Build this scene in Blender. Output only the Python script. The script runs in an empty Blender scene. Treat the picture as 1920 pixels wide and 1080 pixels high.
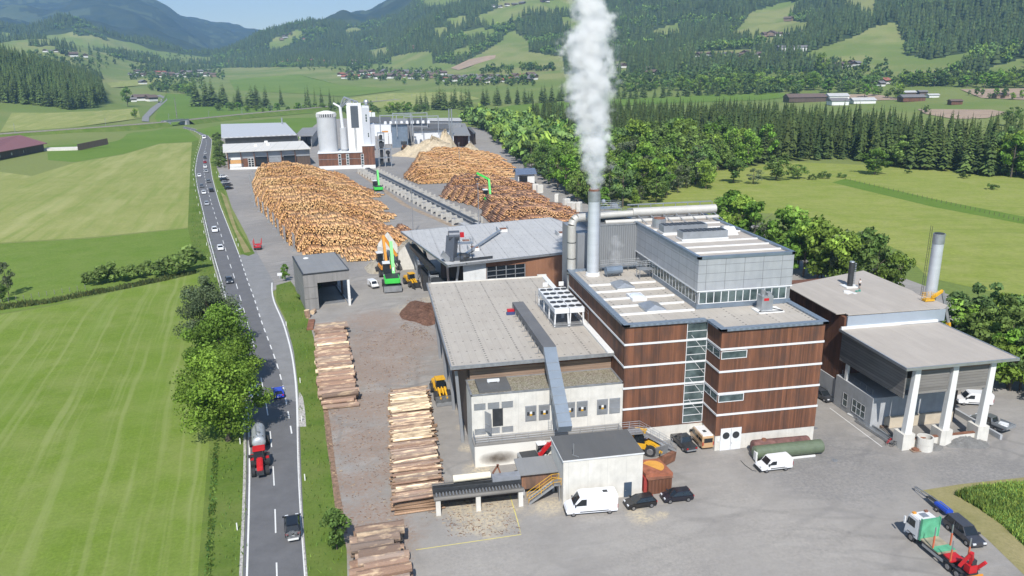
import bpy, bmesh, math, random
import numpy as np
from mathutils import Vector, Matrix
from mathutils.geometry import delaunay_2d_cdt
random.seed(7); rng = np.random.default_rng(7)
S = bpy.context.scene
COL = S.collection
R = math.radians
# ------------------------------------------------------------------ camera
CAM_H = 55.0
F, PIT, YAW, ROLL = 1444.35, R(16.067), R(10.429), R(-0.7014)      # drone camera: focal length in photo pixels, tilt, heading, roll
cR0 = np.array([math.cos(YAW), -math.sin(YAW), 0.0])
cF0 = np.array([math.cos(PIT)*math.sin(YAW), math.cos(PIT)*math.cos(YAW), -math.sin(PIT)])
cD0 = np.array([-math.sin(PIT)*math.sin(YAW), -math.sin(PIT)*math.cos(YAW), -math.cos(PIT)])
cR = math.cos(ROLL)*cR0 - math.sin(ROLL)*cD0
cD = math.sin(ROLL)*cR0 + math.cos(ROLL)*cD0
cd = bpy.data.cameras.new('camera'); cam = bpy.data.objects.new('camera', cd); COL.objects.link(cam)
cd.sensor_width = 36; cd.lens = F/1920*36; cd.clip_start = 0.5; cd.clip_end = 60000
m = Matrix.Identity(4)
for i in range(3):
    m[i][0] = cR[i]; m[i][1] = -cD[i]; m[i][2] = -cF0[i]
m[2][3] = CAM_H
cam.matrix_world = m
S.camera = cam
# ------------------------------------------------------------------ light
SUN_EL, SUN_AZ = R(47), R(11)           # light travels mostly along +Y, a little to +X
W = bpy.data.worlds.new('World'); S.world = W; W.use_nodes = True
nt = W.node_tree; nt.nodes.clear()
sky = nt.nodes.new('ShaderNodeTexSky'); sky.sky_type = 'NISHITA'; sky.sun_disc = False
sky.sun_elevation = SUN_EL; sky.sun_rotation = math.pi + SUN_AZ
sky.altitude = 800; sky.air_density = 1.0; sky.dust_density = 0.8; sky.ozone_density = 1.0
bg = nt.nodes.new('ShaderNodeBackground'); bg.inputs[1].default_value = 0.095
wo = nt.nodes.new('ShaderNodeOutputWorld')
nt.links.new(sky.outputs[0], bg.inputs[0]); nt.links.new(bg.outputs[0], wo.inputs[0])
sd = bpy.data.lights.new('sun', 'SUN'); sd.energy = 4.9; sd.angle = R(0.53); sd.color = (1.0, 0.96, 0.9)
so = bpy.data.objects.new('sun', sd); COL.objects.link(so)
Ld = Vector((math.sin(SUN_AZ)*math.cos(SUN_EL), math.cos(SUN_AZ)*math.cos(SUN_EL), -math.sin(SUN_EL)))
so.rotation_euler = Ld.to_track_quat('-Z', 'Y').to_euler(); so.location = (0, -50, 300)
S.view_settings.view_transform = 'Standard'; S.view_settings.look = 'None'
S.view_settings.exposure = 0.52; S.view_settings.gamma = 1
S.view_settings.use_curve_mapping = False
S.cycles.volume_bounces = 6; S.cycles.max_bounces = 8; S.cycles.diffuse_bounces = 3
S.cycles.transparent_max_bounces = 12; S.cycles.volume_max_steps = 256
try: S.cycles.use_denoising = True
except Exception: pass
# ------------------------------------------------------------------ ground heights and the pixel to ground helpers
def ray(px, py): return cR*((px-960)/F) + cD*((py-540)/F) + cF0
def proj(p):
    q = np.asarray(p, float) - np.array([0, 0, CAM_H])
    z = q @ cF0
    return 960 + F*(q @ cR)/z, 540 + F*(q @ cD)/z
def G(px, py, z=0.0):
    d = ray(px, py); t = (z-CAM_H)/d[2]
    return Vector((d[0]*t, d[1]*t, z))
RR = np.concatenate([np.arange(0, 1000, 50), np.arange(1000, 4000, 60), np.arange(4000, 12001, 250)]).astype(float)
COLS = {   # photo column: ground distance, photo row where that ground shows (flat valley floor before the first)
 -700: [(1000, 208), (1300, 110), (2100, 80), (3200, 60), (5000, 30), (7000, -20), (9000, -60)],
 -200: [(1100, 205), (1450, 98), (2100, 95), (3000, 78), (5000, 45), (7000, -5), (9000, -20)],
 0: [(1180, 200), (1550, 116), (2000, 118), (2600, 100), (3100, 86), (3600, 92), (5000, 55), (7000, 6), (9000, 20)],
 60: [(1180, 200), (1550, 128), (2000, 122), (2600, 98), (3000, 82), (3600, 88), (5000, 52), (7000, 8), (9000, 22)],
 130: [(1150, 207), (1500, 160), (2000, 140), (2600, 100), (3000, 88), (3600, 92), (5000, 45), (7000, 10), (9000, 24)],
 200: [(1400, 192), (1900, 165), (2500, 132), (3100, 96), (3600, 100), (5000, 62), (6800, -22), (9000, 10)],
 300: [(1600, 185), (2000, 160), (2600, 138), (3200, 112), (3800, 112), (5200, 70), (6800, -14), (9000, 20)],
 350: [(1600, 184), (2200, 152), (2700, 138), (3300, 128), (4200, 110), (5600, 70), (7000, 30), (9000, 45)],
 400: [(1700, 178), (2300, 150), (2900, 134), (3600, 122), (4600, 105), (6000, 75), (7400, 45), (9000, 60)],
 460: [(1600, 180), (2300, 148), (3000, 130), (3500, 112), (4000, 92), (5200, 98), (7800, 58), (9500, 66)],
 510: [(1600, 180), (2300, 147), (2900, 128), (3300, 110), (3900, 72), (5000, 82), (7800, 68), (9500, 68)],
 550: [(1600, 179), (2300, 145), (2800, 126), (3200, 108), (4000, 52), (5000, 66), (7000, 66), (9500, 64)],
 590: [(1600, 178), (2300, 143), (2800, 124), (3200, 104), (4100, 38), (5000, 54), (6500, 50), (9500, 60)],
 640: [(1600, 177), (2200, 143), (2700, 126), (3100, 104), (4000, 44), (5000, 50), (6500, 26), (9500, 50)],
 700: [(1500, 178), (2000, 150), (2500, 132), (2900, 112), (3700, 62), (4800, 48), (6200, 8), (9500, 40)],
 760: [(1400, 182), (1900, 152), (2300, 136), (2600, 112), (3200, 50), (4300, 18), (6000, -8), (9500, 30)],
 820: [(1300, 185), (1700, 154), (2100, 134), (2500, 92), (3100, 32), (4000, -20), (6000, -30), (9500, 0)],
 900: [(1200, 188), (1600, 154), (1950, 130), (2350, 88), (2900, 30), (3700, -40), (6000, -50), (9500, -30)],
 1000: [(1150, 190), (1500, 156), (1850, 126), (2250, 78), (2800, 10), (3600, -55), (6000, -60), (9500, -40)],
 1100: [(1150, 189), (1450, 155), (1800, 118), (2150, 74), (2700, 8), (3500, -65), (6000, -70), (9500, -50)],
 1300: [(1100, 189), (1450, 148), (1750, 108), (2150, 56), (2700, -4), (3500, -80), (6000, -90), (9500, -60)],
 1500: [(1100, 187), (1400, 148), (1620, 122), (2000, 62), (2500, 0), (3300, -80), (6000, -90), (9500, -60)],
 1700: [(1080, 186), (1300, 152), (1500, 126), (1800, 78), (2300, -2), (3000, -90), (6000, -100), (9500, -60)],
 1920: [(1000, 192), (1180, 158), (1330, 136), (1600, 84), (2000, 6), (2700, -100), (6000, -110), (9500, -60)],
 2300: [(900, 196), (1100, 160), (1250, 136), (1500, 84), (1900, 0), (2600, -110), (6000, -120), (9500, -60)],
}
_az, _Z = [], []
for cx, pts in sorted(COLS.items()):
    d = ray(cx, 124); _az.append(math.atan2(d[0], d[1]))
    rs, zs = [0.0, pts[0][0]*0.62], [0.0, 0.0]
    for r_, y_ in pts:
        e = ray(cx, y_); rs.append(r_); zs.append(CAM_H + r_*e[2]/math.hypot(e[0], e[1]))
    rs.append(12000); zs.append(zs[-1]*1.05)
    z = np.interp(RR, rs, zs)
    k = np.array([1, 2, 3, 2, 1.])/9
    z = np.where(RR > 800, np.convolve(np.pad(z, 2, 'edge'), k, 'valid'), z)
    _Z.append(z)
_az = np.array(_az); _Z = np.array(_Z)
AZF = np.linspace(_az[0], _az[-1], 480)
ZF = np.array([np.interp(AZF, _az, _Z[:, j]) for j in range(len(RR))]).T
_kw = np.hanning(17); _kw /= _kw.sum()
ZF = np.array([np.convolve(np.pad(ZF[:, j], 8, 'edge'), _kw, 'valid') for j in range(len(RR))]).T
_wv = [(rng.normal(size=2), rng.uniform(0, 6.28)) for _ in range(36)]
def hill_noise(x, y):
    o = 0*x
    for i, (k, ph) in enumerate(_wv):
        s = 0.0035*1.13**i
        o = o + np.sin((k[0]*x+k[1]*y)*s + ph)*(0.0035/s)
    return o
def T(x, y):
    x = np.asarray(x, float); y = np.asarray(y, float)
    r = np.hypot(x, y); az = np.arctan2(x, y)
    fi = np.clip((az-AZF[0])/(AZF[-1]-AZF[0])*479, 0, 478.999); i = fi.astype(int); fi = fi-i
    rj = np.clip(np.interp(r, RR, np.arange(len(RR))), 0, len(RR)-1.001); j = rj.astype(int); fj = rj-j
    z = (ZF[i, j]*(1-fi)+ZF[i+1, j]*fi)*(1-fj) + (ZF[i, j+1]*(1-fi)+ZF[i+1, j+1]*fi)*fj
    fade = np.clip((2.2-np.abs(az))/1.2, 0, 1)
    amp = np.clip((z-25)/150, 0, 1)*np.clip(r/4000, 0.15, 1.0)*22
    return z*fade + hill_noise(x, y)*amp*fade
_TT = np.concatenate([np.arange(40, 1500, 2.0), np.arange(1500, 9000, 6.0)])
def at(px, py):
    """the point of the ground seen at a photo pixel"""
    d = ray(px, py); h = math.hypot(d[0], d[1])
    if d[2] < -0.002:
        g = G(px, py)
        if g.length < 640: return g
    x, y, z = d[0]/h*_TT, d[1]/h*_TT, CAM_H + d[2]/h*_TT
    k = np.argmax(T(x, y) >= z)
    return Vector((x[k], y[k], float(T(x[k], y[k]))))
# ------------------------------------------------------------------ object helpers
def tag(o, label=None, cat=None, group=None, kind=None):
    if label: o['label'] = label
    if cat: o['category'] = cat
    if group: o['group'] = group
    if kind: o['kind'] = kind
    return o
def empty(name, loc, label=None, cat=None, group=None, rz=0):
    o = bpy.data.objects.new(name, None); COL.objects.link(o); o.location = loc; o.rotation_euler = (0, 0, rz)
    o.empty_display_size = 0.2
    return tag(o, label, cat, group)
def copy_tree(o, parent=None):
    c = o.copy(); COL.objects.link(c)
    if parent is not None: c.parent = parent
    for ch in KIDS.get(o.name, []): copy_tree(ch, c)
    return c
KIDS = {}
class MB:
    """collects faces and links them as one mesh object"""
    def __init__(s): s.v, s.f, s.mi, s.M, s.col = [], [], [], Matrix.Identity(4), []
    def add(s, vs, fs, mi=0, c=None):
        o = len(s.v); M = s.M
        s.v += [tuple(M @ Vector(v)) for v in vs]; s.f += [tuple(i+o for i in f) for f in fs]; s.mi += [mi]*len(fs)
        if c is not None: s.col += [c]*len(fs)
        return s
    def box(s, x0, y0, z0, x1, y1, z1, mi=0, rz=0, c=None, pivot=None):
        vs = [(x, y, z) for z in (z0, z1) for x, y in ((x0, y0), (x1, y0), (x1, y1), (x0, y1))]
        if rz:
            px, py = pivot or ((x0+x1)/2, (y0+y1)/2); a, b = math.cos(rz), math.sin(rz)
            vs = [(px+(x-px)*a-(y-py)*b, py+(x-px)*b+(y-py)*a, z) for x, y, z in vs]
        return s.add(vs, [(3, 2, 1, 0), (4, 5, 6, 7), (0, 1, 5, 4), (1, 2, 6, 5), (2, 3, 7, 6), (3, 0, 4, 7)], mi, c)
    def prism(s, poly, z0, z1, mi=0, axis='z', c=None):
        n = len(poly)
        def P(a, b, h): return {'z': (a, b, h), 'y': (a, h, b), 'x': (h, a, b)}[axis]
        vs = [P(a, b, z0) for a, b in poly] + [P(a, b, z1) for a, b in poly]
        return s.add(vs, [tuple(range(n))[::-1], tuple(range(n, 2*n))] + [(i, (i+1) % n, n+(i+1) % n, n+i) for i in range(n)], mi, c)
    def cyl(s, p, q, r0, r1=None, n=8, mi=0, cap=True, c=None, cc=None):
        r1 = r0 if r1 is None else r1
        p, q = Vector(p), Vector(q); d = (q-p).normalized()
        a = d.orthogonal().normalized(); b = d.cross(a)
        vs = []
        for o, r in ((p, r0), (q, r1)):
            vs += [tuple(o + a*(r*math.cos(6.28319*i/n)) + b*(r*math.sin(6.28319*i/n))) for i in range(n)]
        fs = [(i, (i+1) % n, n+(i+1) % n, n+i) for i in range(n)]
        s.add(vs, fs, mi, c)
        if cap: s.add(vs, [tuple(range(n))[::-1], tuple(range(n, 2*n))], mi, cc if cc is not None else c)
        return s
    def tube(s, pts, r, n=6, mi=0):
        for a, b in zip(pts, pts[1:]): s.cyl(a, b, r, r, n, mi)
        return s
    def bar(s, p, q, w, h, mi=0):
        p, q = Vector(p), Vector(q); d = (q-p).normalized(); up = Vector((0, 0, 1))
        if abs(d.z) > .99: up = Vector((0, 1, 0))
        a = d.cross(up).normalized()*(w/2); b = a.cross(d).normalized()*(h/2)
        vs = [p-a-b, p+a-b, p+a+b, p-a+b, q-a-b, q+a-b, q+a+b, q-a+b]
        return s.add([tuple(v) for v in vs], [(3, 2, 1, 0), (4, 5, 6, 7), (0, 1, 5, 4), (1, 2, 6, 5), (2, 3, 7, 6), (3, 0, 4, 7)], mi)
    def ball(s, c, r, n=8, m=5, sc=(1, 1, 1), mi=0):
        vs, fs = [], []
        for j in range(m+1):
            t = math.pi*j/m
            for i in range(n):
                a = 6.28319*i/n
                vs.append((c[0]+r*sc[0]*math.sin(t)*math.cos(a), c[1]+r*sc[1]*math.sin(t)*math.sin(a), c[2]+r*sc[2]*math.cos(t)))
        for j in range(m):
            for i in range(n): fs.append((j*n+i, (j+1)*n+i, (j+1)*n+(i+1) % n, j*n+(i+1) % n))
        return s.add(vs, fs, mi)
    def build(s, name, mats, parent=None, smooth=False, bevel=0, loc=None):
        me = bpy.data.meshes.new(name); me.from_pydata(s.v, [], s.f)
        mats = mats if isinstance(mats, (list, tuple)) else [mats]
        for mt in mats: me.materials.append(mt)
        if len(mats) > 1: me.polygons.foreach_set('material_index', s.mi)
        if s.col:
            at_ = me.attributes.new('tone', 'FLOAT_COLOR', 'FACE')
            at_.data.foreach_set('color', np.array([(c[0], c[1], c[2], 1.0) for c in s.col], np.float32).ravel())
        if smooth: me.polygons.foreach_set('use_smooth', [True]*len(me.polygons))
        if bevel:
            bm = bmesh.new(); bm.from_mesh(me); bmesh.ops.remove_doubles(bm, verts=bm.verts, dist=1e-4)
            bmesh.ops.bevel(bm, geom=[e for e in bm.edges if e.is_manifold and e.calc_face_angle(0) > .5], offset=bevel, segments=2, affect='EDGES', clamp_overlap=True)
            bmesh.ops.recalc_face_normals(bm, faces=bm.faces)
            bm.to_mesh(me); bm.free()
        me.update()
        o = bpy.data.objects.new(name, me); COL.objects.link(o)
        if loc is not None: o.location = loc
        if parent is not None:
            o.parent = parent; KIDS.setdefault(parent.name, []).append(o)
        return o
def np_mesh(name, V, Fc, mat, tone=None, smooth=False):
    """a mesh from numpy arrays; Fc is (n,3) or (n,4); tone is one colour per face"""
    me = bpy.data.meshes.new(name); V = np.asarray(V, np.float32); Fc = np.asarray(Fc, np.int32); k = Fc.shape[1]
    me.vertices.add(len(V)); me.vertices.foreach_set('co', V.ravel())
    me.loops.add(Fc.size); me.loops.foreach_set('vertex_index', Fc.ravel())
    me.polygons.add(len(Fc)); me.polygons.foreach_set('loop_start', np.arange(0, Fc.size, k, dtype=np.int32))
    if tone is not None:
        a = me.attributes.new('tone', 'FLOAT_COLOR', 'FACE')
        a.data.foreach_set('color', np.concatenate([np.asarray(tone, np.float32), np.ones((len(Fc), 1), np.float32)], 1).ravel())
    if smooth: me.polygons.foreach_set('use_smooth', np.ones(len(Fc), bool))
    me.materials.append(mat); me.update(calc_edges=True); me.validate()
    return me
def link(name, me, parent=None, loc=None):
    o = bpy.data.objects.new(name, me); COL.objects.link(o)
    if parent is not None: o.parent = parent; KIDS.setdefault(parent.name, []).append(o)
    if loc is not None: o.location = loc
    return o
# ------------------------------------------------------------------ materials
class N:
    """a short way to write a node material"""
    def __init__(s, name):
        s.m = bpy.data.materials.new(name); s.m.use_nodes = True; s.t = s.m.node_tree; s.b = s.t.nodes['Principled BSDF']
        s.b.inputs['Roughness'].default_value = .8
    def n(s, k, **kw):
        x = s.t.nodes.new('ShaderNode'+k)
        for a, v in kw.items(): setattr(x, a, v)
        return x
    def l(s, a, b): s.t.links.new(a, b)
    def set(s, sock, v):
        if hasattr(v, 'is_output'): s.l(v, sock)
        else: sock.default_value = v if not isinstance(v, tuple) or len(v) == len(sock.default_value) else (*v, 1)
    def xyz(s, which='Object'):
        c = s.n('TexCoord'); x = s.n('SeparateXYZ'); s.l(c.outputs[which], x.inputs[0]); return x.outputs
    def co(s, which='Object'): return s.n('TexCoord').outputs[which]
    def mth(s, op, a, b=0.0, c=None):
        x = s.n('Math', operation=op); s.set(x.inputs[0], a); s.set(x.inputs[1], b)
        if c is not None: s.set(x.inputs[2], c)
        return x.outputs[0]
    def vec(s, x, y, z):
        c = s.n('CombineXYZ'); s.set(c.inputs[0], x); s.set(c.inputs[1], y); s.set(c.inputs[2], z); return c.outputs[0]
    def noise(s, scale, co=None, detail=3.0, rough=.55):
        x = s.n('TexNoise'); x.inputs['Scale'].default_value = scale; x.inputs['Detail'].default_value = detail; x.inputs['Roughness'].default_value = rough
        s.l(co if co is not None else s.co(), x.inputs['Vector']); return x.outputs[0]
    def ramp(s, f, a, b):
        x = s.n('MapRange'); s.set(x.inputs[0], f); x.inputs[1].default_value = a; x.inputs[2].default_value = b; return x.outputs[0]
    def mix(s, f, a, b, mode='MIX'):
        x = s.n('Mix', data_type='RGBA', blend_type=mode); s.set(x.inputs[0], f); s.set(x.inputs[6], a); s.set(x.inputs[7], b); return x.outputs[2]
    def base(s, c): s.set(s.b.inputs['Base Color'], c); return s
    def rough(s, v): s.set(s.b.inputs['Roughness'], v); return s
    def metal(s, v): s.b.inputs['Metallic'].default_value = v; return s
    def bump(s, h, st=.3, d=.1):
        x = s.n('Bump'); x.inputs['Strength'].default_value = st; x.inputs['Distance'].default_value = d; s.l(h, x.inputs['Height']); s.l(x.outputs[0], s.b.inputs['Normal']); return s
def plain(name, c, rough=.6, metal=0.0, var=.12, scale=1.5):
    """a paint or metal with a little unevenness"""
    k = N(name); f = k.ramp(k.noise(scale, detail=4), .3, .7)
    k.base(k.mix(f, tuple(x*(1-var) for x in c), tuple(min(1, x*(1+var)) for x in c))).rough(rough).metal(metal); return k.m
def carpaint(name, c):
    k = N(name); k.base(c).rough(.32); k.b.inputs['Coat Weight'].default_value = .6; k.b.inputs['Coat Roughness'].default_value = .08; return k.m
def boards(name, a, b, pitch=.18, vert=True, dark=(.05, .035, .03), dk=.35):
    """weathered timber boarding; boards stand (vert) or lie"""
    k = N(name); x, y, z = k.xyz(); u = k.mth('ADD', x, y)
    if not vert: u, z = z, u
    cell = k.mth('FLOOR', k.mth('DIVIDE', u, pitch))
    w = k.n('TexWhiteNoise', noise_dimensions='1D'); k.l(cell, w.inputs['W']); w3 = k.n('TexWhiteNoise', noise_dimensions='1D'); k.l(k.mth('FLOOR', k.mth('DIVIDE', u, pitch*2.7)), w3.inputs['W'])
    gr = k.noise(1.0, k.vec(k.mth('MULTIPLY', u, 5.0), 0.0, k.mth('MULTIPLY', z, .35)), 4)
    st = k.noise(1.0, k.vec(k.mth('MULTIPLY', u, .6), 3.0, k.mth('MULTIPLY', z, .25)), 3)
    c = k.mix(k.mth('ADD', k.mth('MULTIPLY', k.mth('ADD', w.outputs[0], w3.outputs[0]), .38), k.mth('MULTIPLY', k.mth('SUBTRACT', gr, .15), .6)), a, b)
    c = k.mix(k.mth('MULTIPLY', k.ramp(st, .45, .75), dk), c, dark)
    gap = k.mth('LESS_THAN', k.mth('FRACT', k.mth('DIVIDE', u, pitch)), .12)
    c = k.mix(k.mth('MULTIPLY', gap, .6), c, tuple(q*.35 for q in a))
    k.base(c).rough(.75); return k.m
def concrete(name, c, joint=2.6, stain=.25):
    k = N(name); x, y, z = k.xyz(); u = k.mth('ADD', x, y)
    f = k.ramp(k.noise(.7, detail=6), .3, .7)
    st = k.ramp(k.noise(1.0, k.vec(k.mth('MULTIPLY', u, 1.6), 0.0, k.mth('MULTIPLY', z, .18)), 4), .5, .8)
    cc = k.mix(f, tuple(q*.86 for q in c), tuple(min(q*1.06, .95) for q in c))
    cc = k.mix(k.mth('MULTIPLY', st, stain), cc, tuple(q*.5 for q in c))
    g = k.mth('LESS_THAN', k.mth('FRACT', k.mth('DIVIDE', u, joint)), .012)
    cc = k.mix(k.mth('MULTIPLY', g, .45), cc, (.2, .2, .19))
    k.base(cc).rough(.85); return k.m
def roofing(name, c, sx=6.0, sy=1.1, dots=True, seam=.10, tint=(.30, .26, .22)):
    """roof membrane in lapped sheets with rows of fixings, dust and water marks"""
    k = N(name); x, y, z = k.xyz()
    f = k.ramp(k.noise(.22, detail=6, rough=.65), .35, .68); f2 = k.ramp(k.noise(1.0, k.vec(k.mth('MULTIPLY', x, 1.2), k.mth('MULTIPLY', y, .15), z), 4), .35, .75)
    cc = k.mix(k.mth('MULTIPLY', f, .35), c, tint); cc = k.mix(k.mth('MULTIPLY', f2, .22), cc, tuple(q*.6 for q in c))
    w = k.n('TexWhiteNoise', noise_dimensions='2D'); k.l(k.vec(k.mth('FLOOR', k.mth('DIVIDE', x, sy)), k.mth('FLOOR', k.mth('DIVIDE', y, sx)), 0.0), w.inputs['Vector'])
    cc = k.mix(k.mth('MULTIPLY', w.outputs[0], .13), cc, tuple(q*.55 for q in c))
    g = k.mth('LESS_THAN', k.mth('FRACT', k.mth('DIVIDE', x, sy)), .05)
    cc = k.mix(k.mth('MULTIPLY', g, seam*2.5), cc, (.12, .12, .12))
    if dots:
        gx = k.mth('LESS_THAN', k.mth('FRACT', k.mth('DIVIDE', x, 5.2)), .055); dy = k.mth('LESS_THAN', k.mth('FRACT', k.mth('DIVIDE', y, .9)), .3)
        gy = k.mth('LESS_THAN', k.mth('FRACT', k.mth('DIVIDE', y, 4.6)), .05); dx = k.mth('LESS_THAN', k.mth('FRACT', k.mth('DIVIDE', x, 1.3)), .22)
        d = k.mth('MAXIMUM', k.mth('MULTIPLY', gx, dy), k.mth('MULTIPLY', gy, dx))
        cc = k.mix(k.mth('MULTIPLY', d, .8), cc, (.06, .06, .06))
    k.base(cc).rough(.8); return k.m
def toned(name, rough=.85, transl=0.0, grain=None):
    """takes its colour from the tone each log, leaf or tree was given"""
    k = N(name); a = k.n('Attribute', attribute_name='tone'); c = a.outputs[0]
    if grain:
        f = k.ramp(k.noise(grain, detail=4), .3, .7); c = k.mix(f, c, k.mix(.45, c, (.09, .06, .04)))
    k.base(c).rough(rough); k.b.inputs['Specular IOR Level'].default_value = .25
    if transl:
        t = k.n('BsdfTranslucent'); k.l(c, t.inputs[0]); mx = k.n('MixShader'); mx.inputs[0].default_value = transl
        k.l(k.b.outputs[0], mx.inputs[1]); k.l(t.outputs[0], mx.inputs[2])
        k.l(mx.outputs[0], k.t.nodes['Material Output'].inputs['Surface'])
    return k.m
def grass(name, a, b, dry=(.2, .19, .06), dryness=.3, stripe=None, big=.012, fine=1.4):
    """meadow: clumps, dry spots and, when mown, swaths along a direction (degrees, width)"""
    k = N(name); co = k.co(); x, y, z = k.xyz()
    f = k.ramp(k.noise(big, co, 5, .6), .35, .65); g = k.ramp(k.noise(fine, co, 3, .7), .3, .7); h = k.ramp(k.noise(.12, co, 5, .65), .38, .7)
    c = k.mix(f, a, b); c = k.mix(k.mth('MULTIPLY', g, .5), c, tuple(q*.45 for q in a)); c = k.mix(k.mth('MULTIPLY', k.ramp(k.noise(.35, co, 5, .75), .42, .68), .28), c, tuple(q*.62 for q in a)); c = k.mix(k.mth('MULTIPLY', h, dryness), c, dry)
    if stripe:
        for ang, w, amt, colr, dist in stripe:
            ca, sa = math.cos(R(ang)), math.sin(R(ang))
            u = k.mth('ADD', k.mth('MULTIPLY', x, ca), k.mth('MULTIPLY', y, sa)); v = k.mth('ADD', k.mth('MULTIPLY', x, -sa), k.mth('MULTIPLY', y, ca))
            wob = k.mth('MULTIPLY', k.noise(.02, co, 2), dist)
            n1 = k.noise(1.0, k.vec(k.mth('DIVIDE', k.mth('ADD', u, wob), w), k.mth('MULTIPLY', v, .012), 0.0), 2, .7)
            c = k.mix(k.mth('MULTIPLY', k.ramp(n1, .5, .68), amt), c, colr)
    k.base(c).rough(.95); k.b.inputs['Specular IOR Level'].default_value = .1
    return k
M = {}
M['meadow'] = grass('meadow', (.095, .150, .026), (.135, .190, .040), (.20, .20, .07), .35, big=.006).m
M['field_near'] = grass('field_near', (.135, .210, .028), (.19, .265, .046), (.26, .27, .11), .36, [(8, 1.5, .38, (.27, .30, .12), 4), (8, 8, .32, (.14, .215, .036), 6)], fine=2.2).m
M['field_strip'] = grass('field_strip', (.12, .20, .030), (.16, .235, .044), (.22, .24, .09), .25, fine=1.5).m
M['field_mown'] = grass('field_mown', (.230, .270, .075), (.300, .325, .110), (.33, .31, .14), .35, [(6, 3.6, .7, (.165, .22, .05), 3), (6, 11, .4, (.36, .35, .16), 4)], fine=1.2).m
M['field_lush'] = grass('field_lush', (.110, .195, .026), (.14, .225, .038), (.17, .21, .06), .25).m
M['field_right'] = grass('field_right', (.215, .270, .050), (.265, .305, .070), (.31, .30, .12), .45, [(70, 3, .35, (.12, .165, .032), 40)], big=.02, fine=.8).m
M['verge'] = grass('verge', (.085, .150, .022), (.13, .195, .036), (.21, .21, .08), .35, big=.1, fine=2.5).m
M['verge_dry'] = grass('verge_dry', (.22, .215, .08), (.30, .265, .13), (.33, .28, .16), .5, big=.1, fine=2.5).m
M['tilled'] = plain('tilled_soil', (.30, .22, .155), .95, var=.15, scale=.05)
M['gravel'] = plain('gravel', (.36, .345, .32), .95, var=.4, scale=3)
M['steel'] = plain('galvanised_steel', (.42, .44, .46), .42, .7, .12, .8)
M['steel_dull'] = plain('dull_steel', (.30, .31, .32), .5, .5, .2, 1.5)
M['white_paint'] = plain('white_paint', (.66, .66, .64), .55, var=.05)
M['white_metal'] = plain('white_metal', (.64, .65, .66), .45, var=.06)
M['dark_metal'] = plain('dark_metal', (.045, .048, .052), .5, .3, .25)
M['grey_sheet'] = plain('grey_sheet', (.30, .315, .335), .45, .4, .08, .3)
M['blue_grey'] = plain('blue_grey_sheet', (.21, .26, .32), .4, .5, .12, .6)
M['rubber'] = plain('rubber', (.02, .02, .022), .85)
M['rim'] = plain('wheel_rim', (.35, .35, .36), .35, .8)
M['glass'] = (lambda k: (k.base((.014, .018, .022)).rough(.07), k.b.inputs.__getitem__('Specular IOR Level').__setattr__('default_value', .7), k.m)[2])(N('dark_glass'))
M['lamp_white'] = plain('headlamp_lens', (.65, .67, .7), .15)
M['lamp_red'] = plain('tail_lamp_lens', (.35, .012, .012), .25)
M['line_yellow'] = plain('line_yellow', (.60, .52, .14), .8)
M['yellow'] = plain('machine_yellow', (.62, .34, .02), .45, var=.12)
M['orange'] = plain('machine_orange', (.62, .26, .03), .45, var=.12)
M['green'] = plain('machine_green', (.05, .50, .07), .4, var=.1)
M['red'] = plain('machine_red', (.45, .015, .02), .4, var=.12)
M['blue'] = plain('barrel_blue', (.02, .07, .42), .4, var=.1)
M['rust'] = plain('rust', (.19, .085, .05), .85, var=.35, scale=1.2)
M['trunk'] = plain('trunk_bark', (.10, .08, .06), .9, var=.3, scale=3)
M['leaf'] = toned('leaf', .7, .28)
M['needle'] = toned('needle', .8, .12)
M['far_leaf'] = toned('far_leaf', .9, .1)
M['log'] = toned('log_wood', .8, 0, 6.0)
M['log_far'] = toned('log_wood_far', .8, 0, 1.2)
M['boards_red'] = boards('red_brown_boards', (.050, .022, .013), (.225, .092, .047), .20, True, dk=.7)
M['boards_grey'] = boards('grey_boards', (.19, .185, .18), (.27, .26, .25), .2, True, (.12, .115, .11), .3)
M['slats_grey'] = boards('weathered_slats', (.075, .07, .065), (.27, .255, .235), .45, False, (.07, .065, .06), .3)
M['slats_brown'] = boards('brown_slats', (.13, .08, .052), (.33, .235, .17), .45, False, (.09, .06, .045), .35)
M['boards_dark'] = boards('dark_boards', (.06, .042, .032), (.12, .085, .065), .2, True)
M['concrete'] = concrete('white_concrete', (.60, .58, .53))
M['concrete_grey'] = concrete('grey_concrete', (.36, .37, .38), 3.2, .3)
M['roof_light'] = roofing('roof_light', (.42, .385, .335))
M['roof_plain'] = roofing('roof_plain', (.42, .40, .375), 5, 1.5, True)
M['roof_pale'] = roofing('roof_pale', (.43, .43, .425), 5, 2, True, tint=(.38, .38, .38))
M['roof_dark'] = roofing('roof_dark', (.095, .098, .10), 9, 2.2, False, .03, (.14, .13, .12))
M['roof_mid'] = roofing('roof_mid', (.21, .215, .22), 9, 3, False, .05, (.26, .25, .23))
M['roof_tan'] = roofing('roof_tan', (.41, .37, .325), 9, 1.1, False, .07, (.32, .285, .25))
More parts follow.
